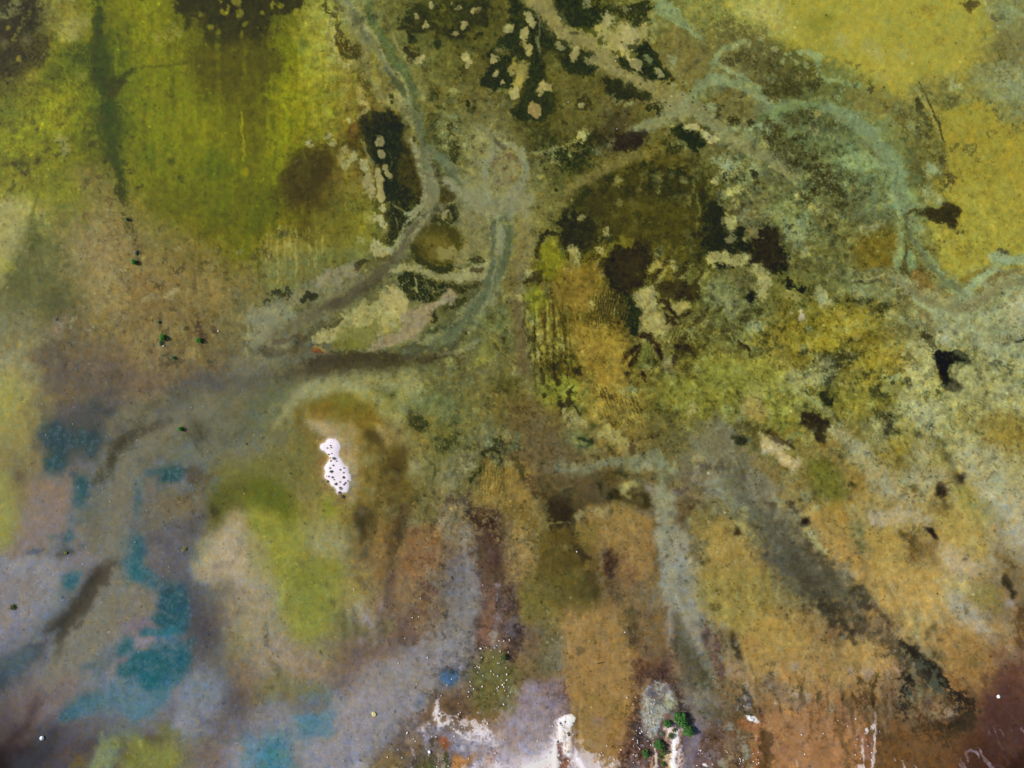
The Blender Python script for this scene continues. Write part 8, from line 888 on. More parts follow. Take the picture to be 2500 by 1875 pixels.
lim = np.maximum(C[..., 0], C[..., 1])*1.015
C[..., 2] -= .85*(1 - teal[..., 0])*np.maximum(C[..., 2] - lim, 0)
C *= 1 + (-.01 + .03*low - .07*(sm(-X0, -900, -500)*sm(-Y0, -620, -350))[..., None])*(1 - sm(lum, .6, .75))
up = (1 - sm(Y0, 900, 1500))*(.35 + .65*sm(X0, 500, 1000))
up = up*(1 - sm(lum[..., 0], .66, .8)); C[..., 2] *= 1 - .20*up - .05*(1 - low[..., 0])*(1 - sm(lum[..., 0], .66, .8)); C[..., 0] *= 1 - .025*up
L = C @ np.array([.3, .59, .11], np.float32)
mot = .85*fnoise(22, 1.8) + .5*fnoise(8, 1.6) + .14*fnoise(3, 1)
mot /= mot.std()
white = sm(L, .68, .8)
g = 1 + (mot*(.012 + .105*MOT) + st*.026*STR)*(1 - .8*white)
g += fnoise(1.2, .3)*.016
C *= np.clip(g, .35, 1.75)[..., None]
hue = fnoise(22, 1.2) + .7*fnoise(6, 1.0)
C[..., 0] *= 1 + .022*hue*(1 - white); C[..., 2] *= 1 - .05*hue*(1 - white)
ht = fnoise(34, 1.5)
# inside the dark weed beds: olive and brown tufts with gaps
nD = fnoise(9, 1.5) + .6*fnoise(3.5, 1.2); nD /= nD.std()
dk_ = (1 - sm(L, .17, .30))*sm(-Y0, -1200, -1000)
m = dk_*sm(nD, -.1, 1.8)*(.30 + .22*sm(X0, 700, 1100))
C += m[..., None]*(np.array([.36, .35, .17], np.float32) - C)
# patchwork of weed clumps and bare pale mud
cl = fnoise(48, 1.6)
def unit(a): return a/a.std()
nA = unit(.9*fnoise(15, 1.6) + .42*fnoise(4.5, 1.3)); nB = unit(.9*fnoise(18, 1.6) + .4*fnoise(5, 1.3)); nC = unit(.8*fnoise(4.5, 1.4) + .35*fnoise(2, 1.0))
soft = (1 - .9*white)
ta = 2.05 - 1.55*SPK - .35*cl
m = sm(nA, ta, ta + 1.1)*(.30 + .38*SPK)*soft
C += m[..., None]*(C*np.array([.50, .52, .50], np.float32) - C)
tb = 2.0 - 1.25*MOT + .2*cl
m = sm(nB, tb, tb + 1.1)*(.15 + .42*MOT)*soft*(1 - sm(L, .55, .66))
pale = np.clip(C*1.28 + np.array([.035, .04, .03], np.float32), 0, .72)
C += m[..., None]*(pale - C)
tc_ = 2.15 - 1.35*SPK - .55*cl
m = sm(nC, tc_, tc_ + 1.3)*(.06 + .33*SPK)*soft
C += m[..., None]*(C*np.array([.50, .50, .52], np.float32) - C)
f1 = fnoise(1.6, .6, lo=.15)
m = sm(f1 + .3*cl + .8*SPK, 2.7, 3.8)*.4*soft
C += m[..., None]*(C*.5 - C)
tl_ = sm(C[..., 1] - C[..., 0], .03, .10)*sm(Y0, 900, 1000)*sm(-X0, -1100, -1000)
m = tl_*sm(nB + .5*nC, .1, 1.7)*.6
C += m[..., None]*(np.array([.43, .47, .49], np.float32) - C)
m = tl_*sm(-nB, .2, 1.6)*.35
C += m[..., None]*(C*.72 - C)
# pale flecks
f2 = .8*fnoise(1.8, .7, lo=.15) + .4*fnoise(6, 1.2); f2 /= f2.std()
m = sm(f2 + .25*cl, 2.0, 3.2)*.45
C += m[..., None]*(np.minimum(C*1.6 + .05, .9) - C)
C = np.clip(C, .012, .97)
OPK = .18; survey(); OPK = .24; surface_marks(); OPK = .36; details(); OPK = 1.0
# single weeds, shells and pebbles: sharp specks, clustered
rp = np.random.default_rng(9)
def specks(n, weight, col_fn, rmax):
    k = 0
    while k < n:
        m_ = 4*n; xs = rp.integers(3, GW - 4, m_); ys = rp.integers(3, GH - 4, m_)
        ok = rp.random(m_) < weight[ys, xs]
        for x, y in zip(xs[ok], ys[ok]):
            r = rp.uniform(.5, rmax)*(.6 + .8*rp.random()**3); a_ = rp.uniform(0, 3.14); e = rp.uniform(.5, 1)
            R_ = int(r + 2); yy, xx = np.mgrid[-R_:R_+1, -R_:R_+1]
            if y - R_ < 0 or x - R_ < 0 or y + R_ >= GH or x + R_ >= GW: continue
            u = xx*math.cos(a_) + yy*math.sin(a_); v = (-xx*math.sin(a_) + yy*math.cos(a_))/e
            mk = np.clip(r + .5 - np.sqrt(u*u + v*v), 0, 1)*rp.uniform(.35, .85)
            s_ = (slice(y - R_, y + R_ + 1), slice(x - R_, x + R_ + 1)); C[s_] += mk[..., None].astype(np.float32)*(col_fn(C[y, x]) - C[s_])
            k += 1
            if k >= n: break
dw = np.clip(SPK**1.6*np.exp(1.1*cl - .9), 0, 1)*soft
specks(3000, dw, lambda c: c*.5, 1.7)
specks(1300, np.clip(MOT*np.exp(.8*nB - 1.2), 0, 1)*soft, lambda c: np.minimum(c*1.45 + .05, .85), 1.4)
C = np.clip(C, .012, .93)
T = tile(1, 2); T.P('d8cccf', ISL, 6, .95, 4)
# ---------------------------------------------------------------- materials
def mat(name, rough=.9, spec=.2):
    m = bpy.data.materials.new(name); m.use_nodes = True
    b = m.node_tree.nodes['Principled BSDF']; b.inputs['Roughness'].default_value = rough
    b.inputs['Specular IOR Level'].default_value = spec
    return m, m.node_tree, b

def noise_mat(name, c1, c2, scale, rough=.9, c3=None, bump=.0, spec=.2):
    m, t, b = mat(name, rough, spec)
    tc = t.nodes.new('ShaderNodeTexCoord'); n = t.nodes.new('ShaderNodeTexNoise')
    n.inputs['Scale'].default_value = scale; n.inputs['Detail'].default_value = 5
    r = t.nodes.new('ShaderNodeValToRGB'); e = r.color_ramp.elements
    e[0].position = .32; e[0].color = (*c1, 1); e[1].position = .68; e[1].color = (*c2, 1)
    if c3: k = e.new(.5); k.color = (*c3, 1)
    t.links.new(tc.outputs['Object'], n.inputs['Vector']); t.links.new(n.outputs['Fac'], r.inputs[0]); t.links.new(r.outputs[0], b.inputs['Base Color'])
    if bump:
        bp = t.nodes.new('ShaderNodeBump'); bp.inputs['Strength'].default_value = bump; bp.inputs['Distance'].default_value = .03
        t.links.new(n.outputs['Fac'], bp.inputs['Height']); t.links.new(bp.outputs[0], b.inputs['Normal'])
    return m

def xy(px, py): return ((px - PW/2)*PX, (PH/2 - py)*PX)

# ---------------------------------------------------------------- lake bed, one sheet out to the horizon
def lin(c): return np.where(c <= .04045, c/12.92, ((c + .055)/1.055)**2.4)
WETs = blur(WET[..., None], 5)[..., 0]
Z = -.12 + .62*WETs + .012*ht + .02*(L - .4)
def outward(n, first): return np.cumsum(first*1.32**np.arange(n))
out = outward(24, CS*1.4)
ex = np.concatenate([gx[0] - out[::-1], gx, gx[-1] + out]); ey = np.concatenate([gy[0] - out[::-1], gy, gy[-1] + out])
def mirror(n, k):
    i = np.arange(n); return np.concatenate([np.minimum(k, n - 1)[::-1], i, n - 1 - np.minimum(k, n - 1)])
ki = np.round(np.minimum(out/CS, 10**6)).astype(int)
def refl(k, n): k = k % (2*n - 2); return np.where(k < n, k, 2*n - 2 - k)
ii = np.concatenate([refl(ki, GW)[::-1], np.arange(GW), GW - 1 - refl(ki, GW)])
jj = np.concatenate([refl(ki, GH)[::-1], np.arange(GH), GH - 1 - refl(ki, GH)])
EX, EY = np.meshgrid(ex, ey)
co = np.empty((EX.size, 3), np.float32)
co[:, 0] = ((EX - PW/2)*PX).ravel(); co[:, 1] = ((PH/2 - EY)*PX).ravel()
co[:, 2] = Z[np.ix_(jj, ii)].ravel()
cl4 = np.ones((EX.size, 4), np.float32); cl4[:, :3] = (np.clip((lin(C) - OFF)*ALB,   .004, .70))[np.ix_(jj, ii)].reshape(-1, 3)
NXg, NYg = len(ex), len(ey)
a = (np.arange(NYg - 1)[:, None]*NXg + np.arange(NXg - 1)[None, :]).ravel()
quads = np.stack([a, a + NXg, a + NXg + 1, a + 1], 1).astype(np.int32)
me = bpy.data.meshes.new('lake_bed')
me.vertices.add(len(co)); me.vertices.foreach_set('co', co.ravel())
me.loops.add(quads.size); me.loops.foreach_set('vertex_index', quads.ravel())
me.polygons.add(len(quads)); me.polygons.foreach_set('loop_start', np.arange(0, quads.size, 4, dtype=np.int32))
me.polygons.foreach_set('use_smooth', np.ones(len(quads), bool))
me.update(calc_edges=True)
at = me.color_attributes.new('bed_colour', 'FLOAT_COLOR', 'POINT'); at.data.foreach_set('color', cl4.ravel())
m, t, b = mat('lake_bed_sediment', .95, .1)
an = t.nodes.new('ShaderNodeAttribute'); an.attribute_name = 'bed_colour'
tc = t.nodes.new('ShaderNodeTexCoord'); n1 = t.nodes.new('ShaderNodeTexNoise'); n1.inputs['Scale'].default_value = 9; n1.inputs['Detail'].default_value = 6; n1.inputs['Roughness'].default_value = .7
mr = t.nodes.new('ShaderNodeMapRange'); mr.inputs['From Min'].default_value = .25; mr.inputs['From Max'].default_value = .75; mr.inputs['To Min'].default_value = .88; mr.inputs['To Max'].default_value = 1.12
mx = t.nodes.new('ShaderNodeVectorMath'); mx.operation = 'SCALE'
t.links.new(tc.outputs['Object'], n1.inputs['Vector']); t.links.new(n1.outputs['Fac'], mr.inputs['Value'])
t.links.new(an.outputs['Color'], mx.inputs[0]); t.links.new(mr.outputs[0], mx.inputs['Scale']); t.links.new(mx.outputs[0], b.inputs['Base Color'])
bp = t.nodes.new('ShaderNodeBump'); bp.inputs['Strength'].default_value = .35; bp.inputs['Distance'].default_value = .06
n2 = t.nodes.new('ShaderNodeTexNoise'); n2.inputs['Scale'].default_value = 4; n2.inputs['Detail'].default_value = 7; t.links.new(tc.outputs['Object'], n2.inputs['Vector'])
t.links.new(n2.outputs['Fac'], bp.inputs['Height']); t.links.new(bp.outputs[0], b.inputs['Normal'])
me.materials.append(m)
bed = bpy.data.objects.new('lake_bed', me); COL.objects.link(bed); bed['kind'] = 'structure'

# ---------------------------------------------------------------- shallow clear water over it
wm = bpy.data.meshes.new('water'); S = 2500
wm.from_pydata([(-S, -S, 0), (S, -S, 0), (S, S, 0), (-S, S, 0)], [], [(0, 1, 2, 3)])
m = bpy.data.materials.new('water'); m.use_nodes = True; t = m.node_tree; t.nodes.clear()
o = t.nodes.new('ShaderNodeOutputMaterial'); mxs = t.nodes.new('ShaderNodeMixShader'); tr = t.nodes.new('ShaderNodeBsdfTransparent'); gl = t.nodes.new('ShaderNodeBsdfGlossy'); fr = t.nodes.new('ShaderNodeFresnel')
fr.inputs['IOR'].default_value = 1.33; gl.inputs['Roughness'].default_value = .03; tr.inputs['Color'].default_value = (.985, .99, .985, 1)
tc = t.nodes.new('ShaderNodeTexCoord'); n = t.nodes.new('ShaderNodeTexNoise'); n.inputs['Scale'].default_value = 2.2; n.inputs['Detail'].default_value = 4; bp = t.nodes.new('ShaderNodeBump'); bp.inputs['Strength'].default_value = .12; bp.inputs['Distance'].default_value = .05
t.links.new(tc.outputs['Object'], n.inputs['Vector']); t.links.new(n.outputs['Fac'], bp.inputs['Height']); t.links.new(bp.outputs[0], gl.inputs['Normal']); t.links.new(bp.outputs[0], fr.inputs['Normal'])
t.links.new(fr.outputs[0], mxs.inputs[0]); t.links.new(tr.outputs[0], mxs.inputs[1]); t.links.new(gl.outputs[0], mxs.inputs[2]); t.links.new(mxs.outputs[0], o.inputs[0])
wm.materials.append(m); water = bpy.data.objects.new('water', wm); COL.objects.link(water); water['kind'] = 'structure'

def bed_z(px, py):
    i = int((px + MG)/CS); j = int((py + MG)/CS)
    return float(Z[min(max(j, 0), GH-1), min(max(i, 0), GW-1)])

# ---------------------------------------------------------------- things
def obj(name, verts, faces, m, parent=None, smooth=False):
    me = bpy.data.meshes.new(name); me.from_pydata(verts, [], faces); me.update()
    if smooth: me.polygons.foreach_set('use_smooth', [True]*len(me.polygons))
    me.materials.append(m); o = bpy.data.objects.new(name, me); COL.objects.link(o)
    if parent: o.parent = parent
    return o

def tube(verts, faces, pts, n=6):
    base = len(verts)
    for k, (p, r) in enumerate(pts):
        p = Vector(p); q = Vector(pts[min(k+1, len(pts)-1)][0]) - Vector(pts[max(k-1, 0)][0]); q.normalize()
        u = q.orthogonal().normalized(); v = q.cross(u)
        for s in range(n): verts.append(tuple(p + r*(u*math.cos(2*math.pi*s/n) + v*math.sin(2*math.pi*s/n))))
    for k in range(len(pts)-1):
        for s in range(n): faces.append((base+k*n+s, base+k*n+(s+1) % n, base+(k+1)*n+(s+1) % n, base+(k+1)*n+s))
    faces.append(tuple(base + (len(pts)-1)*n + s for s in range(n)))

leafm = {
 'mangrove': noise_mat('mangrove_leaf', (.012, .055, .008), (.075, .21, .03), 3.5, .55, (.03, .115, .014), spec=.35),
 'olive': noise_mat('olive_leaf', (.035, .06, .012), (.13, .16, .045), 4, .6, (.07, .10, .025)),
 'bright': noise_mat('bright_leaf', (.02, .12, .01), (.07, .27, .03), 5, .55, (.035, .19, .015)),
 'sea': noise_mat('blue_green_leaf', (.02, .08, .03), (.07, .18, .07), 5, .6, (.035, .12, .045)),
 'dry': noise_mat('dry_leaf', (.06, .05, .035), (.25, .22, .14), 6, .8, (.14, .12, .08)),
 'yellow': noise_mat('yellowish_leaf', (.12, .12, .03), (.45, .43, .16), 5, .7, (.28, .27, .08)),
 'red': noise_mat('reddish_leaf', (.08, .025, .015), (.25, .10, .06), 6, .7, (.15, .05, .03)),
 'grey': noise_mat('grey_green_leaf', (.06, .085, .05), (.22, .26, .17), 6, .7, (.13, .165, .10))}
bark = noise_mat('bark', (.05, .04, .03), (.16, .13, .10), 6, .9)

def shrub(name, px, py, r, h, kind, label, cat, group=None, seed=0, dens=1.0, ry=None, rot=0, parts=True, lobes=None):
    """Shrub seen from above: short stems and a domed crown of leaf-sized faces in uneven lobes."""
    rn = random.Random(seed*77 + 5)
    ry = ry or r; R = r*PX; RY = ry*PX
    x, y = xy(px, py); z = max(bed_z(px, py), -.3)
    root = bpy.data.objects.new(name, None); COL.objects.link(root); root.location = (x, y, z); root.rotation_euler = (0, 0, rot)
    root.empty_display_size = .2
    root['label'] = label; root['category'] = cat
    if group: root['group'] = group
    nl = lobes or (5 + int(R*4))
    L_ = [(0, 0, .52*h, .62)]
    for k in range(nl):
        a = 2*math.pi*k/nl + rn.uniform(-.4, .4); d = rn.uniform(.4, .72)
        L_.append((d*R*math.cos(a), d*RY*math.sin(a), h*rn.uniform(.3, .5), rn.uniform(.26, .44)))
    V, F = [], []
    n = int((260 + 1500*R*RY)*dens)
    ls = .045 + .035*R
    for k in range(n):
        lx, ly, lz, lr = L_[0] if rn.random() < .3 else rn.choice(L_[1:])
        d = Vector((rn.gauss(0, 1), rn.gauss(0, 1), rn.gauss(0, 1))); d.normalize(); d *= rn.uniform(.55, 1.08)
        p = Vector((lx + d.x*lr*R, ly + d.y*lr*RY, lz + d.z*lr*h))
        if p.z < .03: p.z = rn.uniform(.02, .1)
        nrm = (d + Vector((rn.gauss(0, .5), rn.gauss(0, .5), .6 + rn.gauss(0, .4)))).normalized()
        u = nrm.orthogonal().normalized(); u.rotate(Matrix.Rotation(rn.uniform(0, 6.28), 3, nrm)); v = nrm.cross(u)
        s = ls*rn.uniform(.6, 1.3); q = len(V)
        V += [tuple(p - u*s), tuple(p + v*s*.5 + nrm*s*.15), tuple(p + u*s), tuple(p - v*s*.5 + nrm*s*.15)]
        F.append((q, q+1, q+2, q+3))
    crown = obj('crown', V, F, leafm[kind], root)
    V, F = [], []
    for k in range(3 if R < .4 else 6):
        a = rn.uniform(0, 6.28); d = rn.uniform(.25, .75)
        tx, ty = d*R*math.cos(a), d*RY*math.sin(a); w0 = .012 + .03*R
        tube(V, F, [((tx*.08, ty*.08, -.05), w0), ((tx*.45, ty*.4, h*.28), w0*.7), ((tx*.85, ty*.85, h*.55), w0*.35)], 5)
    obj('trunk', V, F, bark, root)
    return root

stonem = noise_mat('salt_crusted_stone', (.5, .45, .42), (.85, .8, .78), 9, .8, bump=.4)
darkst = noise_mat('dark_wet_stone', (.02, .014, .012), (.10, .07, .055), 7, .5, bump=.4)
def stone_mesh(seed, m, flat=.6):
    rn = random.Random(seed); bm = bmesh.new(); bmesh.ops.create_icosphere(bm, subdivisions=2, radius=1)
    off = [Vector((rn.gauss(0, 1), rn.gauss(0, 1), rn.gauss(0, 1))).normalized() for _ in range(9)]
    for v in bm.verts:
        d = v.co.normalized(); s = 1
        for o_ in off: s -= .16*max(0, d.dot(o_) - .35)*1.8
        v.co = Vector((d.x*s, d.y*s*.85, d.z*s*flat))
    me = bpy.data.meshes.new('stone'); bm.to_mesh(me); bm.free(); me.materials.append(m); return me
stones = [stone_mesh(k, stonem) for k in range(6)]; dstones = [stone_mesh(20+k, darkst, .8) for k in range(4)]
def stone(px, py, r, label, group, dark=False, seed=0, tall=1.0):
    rn = random.Random(seed*13 + 1); x, y = xy(px, py)
    o = bpy.data.objects.new('stone', rn.choice(dstones if dark else stones)); COL.objects.link(o)
    R = r*PX; o.scale = (R*rn.uniform(.85, 1.25), R*rn.uniform(.85, 1.25), R*tall)
    z = max(bed_z(px, py), -.02); o.location = (x, y, z + R*.15*tall); o.rotation_euler = (rn.uniform(-.2, .2), rn.uniform(-.2, .2), rn.uniform(0, 6.28))
    o['label'] = label; o['category'] = 'stone'
    if group: o['group'] = group
    return o
# big mangrove clump on the sand spit at the bottom of the picture
shrub('mangrove_bush', 1659.5, 1752, 19, 1.5, 'mangrove', 'largest round dark green bush, at the top end of the pink sand spit', 'bush', 'mangrove bushes on the sand spit', 1, 1.5)
shrub('mangrove_bush', 1679, 1781, 15.5, 1.3, 'mangrove', 'round dark green bush at the right edge of the spit, just below the largest bush', 'bush', 'mangrove bushes on the sand spit', 2, 1.5)
shrub('mangrove_bush', 1628, 1765, 12, 1.0, 'mangrove', 'small dark green bush touching the left side of the largest bush, by a reddish patch', 'bush', 'mangrove bushes on the sand spit', 3, 1.4, ry=10)
shrub('mangrove_bush', 1607, 1815, 13, 1.0, 'mangrove', 'dense green bush below the pale reed patch on the left side of the spit', 'bush', 'mangrove bushes on the sand spit', 4, 1.3, ry=15)
shrub('mangrove_bush', 1617, 1832, 11, .9, 'olive', 'lighter green bush in the middle of the left row on the spit', 'bush', 'mangrove bushes on the sand spit', 5, 1.2)
shrub('mangrove_bush', 1612, 1847, 7, .6, 'olive', 'thin green bush with sand showing through, in the left row near the bottom edge', 'bush', 'mangrove bushes on the sand spit', 6, .7)
shrub('mangrove_bush', 1618, 1864, 7.5, .6, 'olive', 'lowest green bush on the spit, close to the bottom edge of the photo', 'bush', 'mangrove bushes on the sand spit', 7, .8)
shrub('mangrove_bush', 1575, 1837, 9, .9, 'mangrove', 'small oval dark green bush standing alone left of the spit', 'bush', 'mangrove bushes on the sand spit', 8, 1.4, ry=11)
shrub('mangrove_bush', 1638, 1795, 11, .5, 'olive', 'sparse open green bush in the hollow under the largest bush', 'bush', 'mangrove bushes on the sand spit', 9, .5, ry=9)
shrub('mangrove_bush', 1616, 1791, 8, .5, 'grey', 'sparse dull green bush between the reed patch and the open bush', 'bush', 'mangrove bushes on the sand spit', 10, .5)
shrub('mangrove_bush', 1646, 1781, 6, .4, 'olive', 'tiny green bush on pink sand between the largest bush and the open bush', 'bush', 'mangrove bushes on the sand spit', 11, .5)
# lone bushes in the shallows on the left
shrub('bush', 329, 640, 6, .8, 'bright', 'bright green oval bush beside a dark weed streak in the upper left', 'bush', 'lone green bushes in the left shallows', 21, 1.6, ry=8)
shrub('bush', 333, 617, 4, .4, 'grey', 'narrow grey green tuft just above the bright green oval bush', 'bush', 'lone green bushes in the left shallows', 22, .9, ry=8)
shrub('bush', 312, 536, 4.5, .5, 'sea', 'tiny green bush at the top end of the dark weed streak', 'bush', 'lone green bushes in the left shallows', 23, 1.2)
shrub('bush', 398, 823, 8, .8, 'bright', 'ragged green bush below two thin dark weed lines', 'bush', 'lone green bushes in the left shallows', 24, 1.1, ry=10)
shrub('bush', 393, 838, 4, .4, 'sea', 'slim dull green tuft under the ragged green bush', 'bush', 'lone green bushes in the left shallows', 25, .6, ry=9)
shrub('bush', 487, 831, 8, .8, 'bright', 'round green bush under a purple brown weed patch', 'bush', 'lone green bushes in the left shallows', 26, 1.1)
shrub('bush', 424, 873, 6, .4, 'sea', 'sparse green tuft over the dark weed patch above the grey channel', 'bush', 'lone green bushes in the left shallows', 27, .5)
shrub('bush', 388, 787, 4, .3, 'sea', 'faint green tuft at the left end of two thin dark weed lines', 'bush', 'lone green bushes in the left shallows', 28, .6)
shrub('bush', 442, 1047, 6, .6, 'bright', 'small green bush alone beside a dark blue grey pool', 'bush', 'lone green bushes in the left shallows', 29, 1.3)
shrub('bush', 1230, 1604, 9, .8, 'olive', 'olive green bush ringed by white pebbles in the purple weed band', 'bush', None, 30, 1.0, ry=11)
shrub('tuft', 450, 1341, 6, .3, 'yellow', 'yellow green tuft in the purple grey shallows left of the pale sand', 'tuft', 'low tufts in the lower left shallows', 31, .5)
shrub('tuft', 160, 1350, 5, .3, 'yellow', 'yellow brown tuft on a small teal pool', 'tuft', 'low tufts in the lower left shallows', 32, .5)
shrub('tuft', 31, 1483, 8, .3, 'olive', 'olive tuft close to the left edge on pale pinkish mud', 'tuft', 'low tufts in the lower left shallows', 33, .6)
# plants on the two-lobed white islet
isl = [(440,345,20,'grey','grey sprig at the top of a forked trio on the upper lobe'),(366,400,16,'grey','left sprig of a forked trio on the upper lobe'),(455,390,14,'grey','lower sprig of a forked trio on the upper lobe'),
 (398,545,24,'dry','brown plant on the left shore of the narrow waist'),(462,525,10,'dry','dot sized plant above the waist'),(430,628,16,'grey','dark plant on the left side of the waist'),(515,632,44,'grey','widest grey green plant, across the narrow waist'),(442,690,24,'grey','dark plant just under the waist'),
 (575,692,14,'red','pinkish sprig right of centre below the waist'),(500,792,20,'grey','grey sprig in the open middle of the lower lobe'),(425,850,18,'dry','brown sprig above the greenest plant'),(458,925,46,'sea','greenest plant, on the left of the lower lobe'),(400,1040,18,'grey','dark sprig on the small left spur'),
 (482,1058,30,'grey','pair of dark stems below the greenest plant'),(518,1112,15,'grey','small sprig above the round olive plant'),(560,1210,40,'olive','round olive plant on the lower left'),(650,1165,18,'grey','sprig between two larger plants low on the lobe'),(733,1058,32,'olive','olive plant right of the bare sandy patch'),
 (738,850,16,'red','reddish sprig near the right shoulder'),(658,888,22,'dry','brown sprig above the bare sandy patch'),(732,955,18,'dry','flat brown sprig above the olive plant on the right'),(824,1140,12,'grey','lone dot of a plant near the right shore'),(768,1183,24,'grey','dark plant above the reddish one'),(738,1220,22,'red','reddish plant low on the right'),
 (668,1302,46,'grey','large grey plant at the neck of the lower tip'),(632,1402,34,'dry','brown plant on the left of the lower tip'),(705,1495,58,'dry','wide dull plant standing in water under the lower tip'),(366,1152,34,'olive','green plant in the water off the left shore'),(348,1036,12,'dry','tiny plant on the end of the left spur')]
for k, (a, b_, r, kd, tx) in enumerate(isl):
    shrub('shore_plant', 760 + a/9.217, 1050 + b_/9.217, r/9.217*.95, .05 + r*.0035, kd, tx + ' of the islet', 'plant', 'plants on the white islet', 40+k, .3 if r > 30 else .22)
for k, (a, b_, r, tx) in enumerate([(625,430,24,'dark plant in the middle of the round white head'),(512,466,28,'dark plant on the left of the round white head'),(830,470,16,'faint plant at the right rim of the round white head'),(542,527,12,'tiny plant at the lower rim of the round white head'),(436,955,32,'dark plant on the left edge of the narrow white column'),(690,740,18,'upper of two dark plants high on the narrow white column'),(715,792,18,'lower of two dark plants high on the narrow white column')]):
    shrub('shore_plant', 1320 + a/10.53, 1720 + b_/10.53, r/10.53*.9, .07, 'dry', tx + ' of the salt spit', 'plant', 'plants on the salt spit', 80+k, .25)

# stones
W1 = 'small white salt crusted stone lying in the shallow lower middle of the lagoon'
for k, (a, b_, r) in enumerate([(1230,755,5),(1350,360,5),(1285,540,4),(1385,930,4),(1650,945,6),(1690,890,5),(1855,950,6),(1880,975,6),(1955,955,8),(1835,1000,7),(1830,1040,6),(1750,1100,5),(2060,1015,5),(2140,1110,8),(2130,940,9),(2145,925,6),(2165,900,8),(1765,1180,6),(1750,1195,7),(1590,1190,9),(1535,1190,7),(1550,1240,8),(1875,1245,6),(2000,1275,8),(1780,1310,6),(1305,1355,10),(1555,1390,6),(1910,780,7),(1930,790,7),(1940,625,10),(1950,705,5),(2030,820,5),(2090,755,6),(2160,790,7),(2165,850,9),(1225,1500,6),(1260,1570,6),(1135,1565,6),(1405,350,5),(1420,195,6),(1960,80,5),(845,115,4),(1915,830,6),(1895,790,5),(1850,915,5),(1960,860,5),(2140,960,8),(2150,990,6),(2030,640,5),(2080,600,5),(2110,650,6),(2100,560,5),(1990,620,5),(2050,700,5),(1700,1250,5),(1600,1035,4),(1480,705,4)]):
    stone(625 + a/3.538, 1406.25 + b_/3.538, max(r/3.538, 1.5)*1.15, W1, 'white stones in the lower middle shallows', seed=k)
stone(625 + 1500/3.538, 1406.25 + 1520/3.538, 5.5, 'largest white stone, upright on the green and brown shore left of the orange pool', None, seed=200)
stone(1250 + 1672/3.538, 1406.25 + 1628/3.538, 4.5, 'round white stone at the bottom edge right of the green bushes', None, seed=201)
stone(1250 + 2130/3.538, 1406.25 + 1615/3.538, 2.5, 'small bluish white stone on orange mud near the bottom edge', None, seed=202)
stone(1250 + 995/3.538, 1406.25 + 1050/3.538, 2.5, 'lone white stone on the ochre strip left of the reed patch', None, seed=203)
stone(1250 + 975/3.538, 1406.25 + 485/3.538, 2.6, 'lone white stone by a dark weed patch on the ochre flat', None, seed=204)
stone(1250 + 560/3.538, 937.5 + 1450/3.538, 2.4, 'white stone on the dark weed curve in the ochre flat', None, seed=205)
stone(399, 845, 2.6, 'white stone in grey weed under the ragged green bush', None, seed=206)
stone(532.5, 808, 2.6, 'white stone at the right end of the purple weed patch', None, seed=207)
W2 = 'small pale stone scattered over the bottom salt shore'
rs = random.Random(4)
zones = [((1000,1790),(1230,1875),34),((1300,1740),(1400,1870),26),((1460,1800),(1570,1870),18),((1545,1690),(1600,1850),30),((1690,1830),(1860,1870),20),((1200,1560),(1250,1700),14),((1950,1740),(2150,1870),16)]
k = 300
for (x0, y0), (x1, y1), n in zones:
    for _ in range(n):
        stone(rs.uniform(x0, x1), rs.uniform(y0, y1), rs.uniform(1.2, 2.2), W2, 'pale stones along the bottom salt shore', seed=k); k += 1
W3 = 'tiny pale speck of stone in the left lagoon shallows'
for a, b_ in [(85,360),(1410,1660),(625,345),(1650,205),(585,1505),(1180,485),(1730,1450),(395,440),(1430,1245),(1545,1020),(2110,950),(1710,1560),(1455,1580),(360,175),(320,170),(950,1015),(715,1555),(1165,1365),(1270,1090),(90,1565)]:
    stone(a/3.538, 937.5 + b_/3.538, 1.3, W3, 'pale specks of stone in the left shallows', seed=k); k += 1
W4 = 'small dark stone breaking the surface where the upper channels meet'
for a, b_ in [(1470,705),(1540,783),(1323,880),(1555,880),(1360,912),(1655,915),(1135,893),(1320,1105),(965,1055),(795,1003),(785,1108),(850,1160),(970,958),(680,945),(1885,1450),(1960,1485),(2170,1585),(2090,1630),(1035,630),(1470,815),(905,1110),(740,1000),(1670,945)]:
    stone(1250 + a/3.538, b_/3.538, 2.1, W4, 'dark stones where the upper channels meet', True, seed=k, tall=1.6); k += 1
for a, b_, tx in [(1473,817,'white stone beside a dark one at the channel crossing in the upper right'),(485,884,'white stone on olive mud left of the small ringed pale mound'),(897,528,'white stone on the tan bank of the upper channel'),(907,1113,'pale stone above the big purple black weed patch')]:
    stone(1250 + a/3.538, b_/3.538, 1.8, tx, None, seed=k); k += 1
k += 1
rock = stone(913, 1743, 6.5, 'lone cream yellow rock in the grey blue shallows', None, seed=500)
rock.name = 'rock'; rock['category'] = 'rock'
rock.data = stone_mesh(51, noise_mat('yellow_rock', (.28, .24, .08), (.75, .68, .40), 5, .85, (.52, .47, .19), .5), .55); rock.data.name = 'rock'

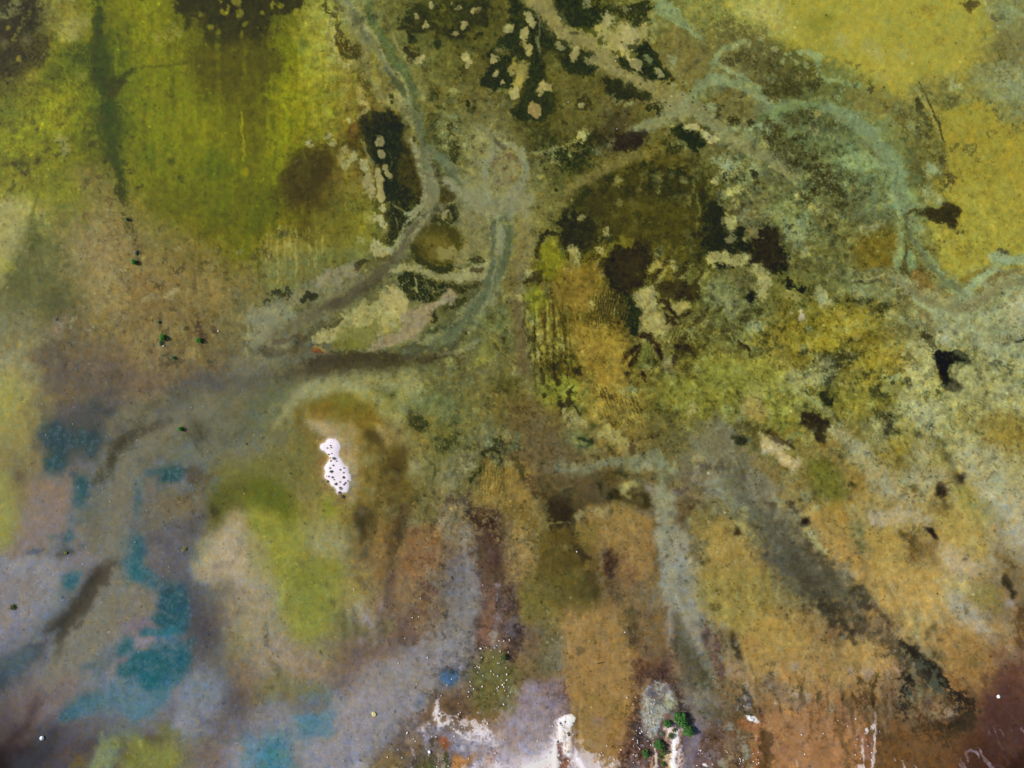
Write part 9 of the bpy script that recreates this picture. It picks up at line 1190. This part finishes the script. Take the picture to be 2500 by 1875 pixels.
# two mooring buoys
buoyw = noise_mat('buoy_plastic', (.62, .68, .70), (.85, .88, .90), 3, .4, spec=.5); dk = noise_mat('dark_rubber', (.01, .015, .02), (.03, .04, .05), 5, .6)
def lathe(prof, n=20):
    V, F = [], []
    for r, z in prof:
        for s in range(n): V.append((r*math.cos(2*math.pi*s/n), r*math.sin(2*math.pi*s/n), z))
    for k in range(len(prof)-1):
        for s in range(n): F.append((k*n+s, k*n+(s+1) % n, (k+1)*n+(s+1) % n, (k+1)*n+s))
    F.append(tuple(range(n))[::-1]); F.append(tuple((len(prof)-1)*n+s for s in range(n)))
    return V, F
def buoy(px, py, r, label, hole):
    x, y = xy(px, py); root = bpy.data.objects.new('buoy', None); COL.objects.link(root); root.location = (x, y, -.02); root.empty_display_size = .2
    root['label'] = label; root['category'] = 'buoy'; root['group'] = 'white buoys'
    R = r*PX
    V, F = lathe([(R*.35, -R*.6), (R*.75, -R*.4), (R*.97, -.05*R), (R, .15*R), (R*.93, .42*R), (R*.72, .66*R), (R*.42, .8*R), (R*.2, .84*R)])
    obj('float', V, F, buoyw, root, True)
    V, F = lathe([(R*.99, .05*R), (R*1.06, .08*R), (R*1.06, .16*R), (R*.99, .19*R)]); obj('rim', V, F, buoyw, root)
    h = hole
    V, F = lathe([(.16*R, 0), (.19*R, .04*R), (.17*R, .16*R), (.05*R, .18*R)], 12)
    e = obj('cap', V, F, dk, root); e.location = (h[0]*R, h[1]*R, .70*R)
    V, F = [], []
    tube(V, F, [((.0, 0, .8*R), .04*R), ((-.06*R, .05*R, .98*R), .04*R), ((-.18*R, .1*R, .98*R), .04*R), ((-.22*R, .12*R, .78*R), .04*R)], 6)
    obj('handle', V, F, buoyw, root)
    root.rotation_euler = (.12, .1, .6)
buoy(102.5, 1802, 4.9, 'white round buoy with a dark hole in the dark water at the lower left', (.2, -.28))
buoy(2437.5, 1700.5, 4.3, 'white round buoy in the reddish brown water at the lower right', (.5, .3))
# broken stake
x, y = xy(1461.5, 1617.5); root = bpy.data.objects.new('stake', None); COL.objects.link(root); root.location = (x, y, -.25); root.empty_display_size = .2
root['label'] = 'short dark broken wooden stake with a crosspiece on the ochre flat'; root['category'] = 'stake'
wd = noise_mat('wet_wood', (.012, .006, .004), (.05, .025, .015), 6, .8)
V, F = [], []; tube(V, F, [((0, -.22, 0), .05), ((.02, -.1, .25), .05), ((.05, .08, .6), .045), ((.05, .16, .72), .03)]); obj('post', V, F, wd, root)
V, F = [], []; tube(V, F, [((-.2, -.02, .52), .035), ((0, .03, .58), .05), ((.15, .13, .6), .03)]); obj('crosspiece', V, F, wd, root)
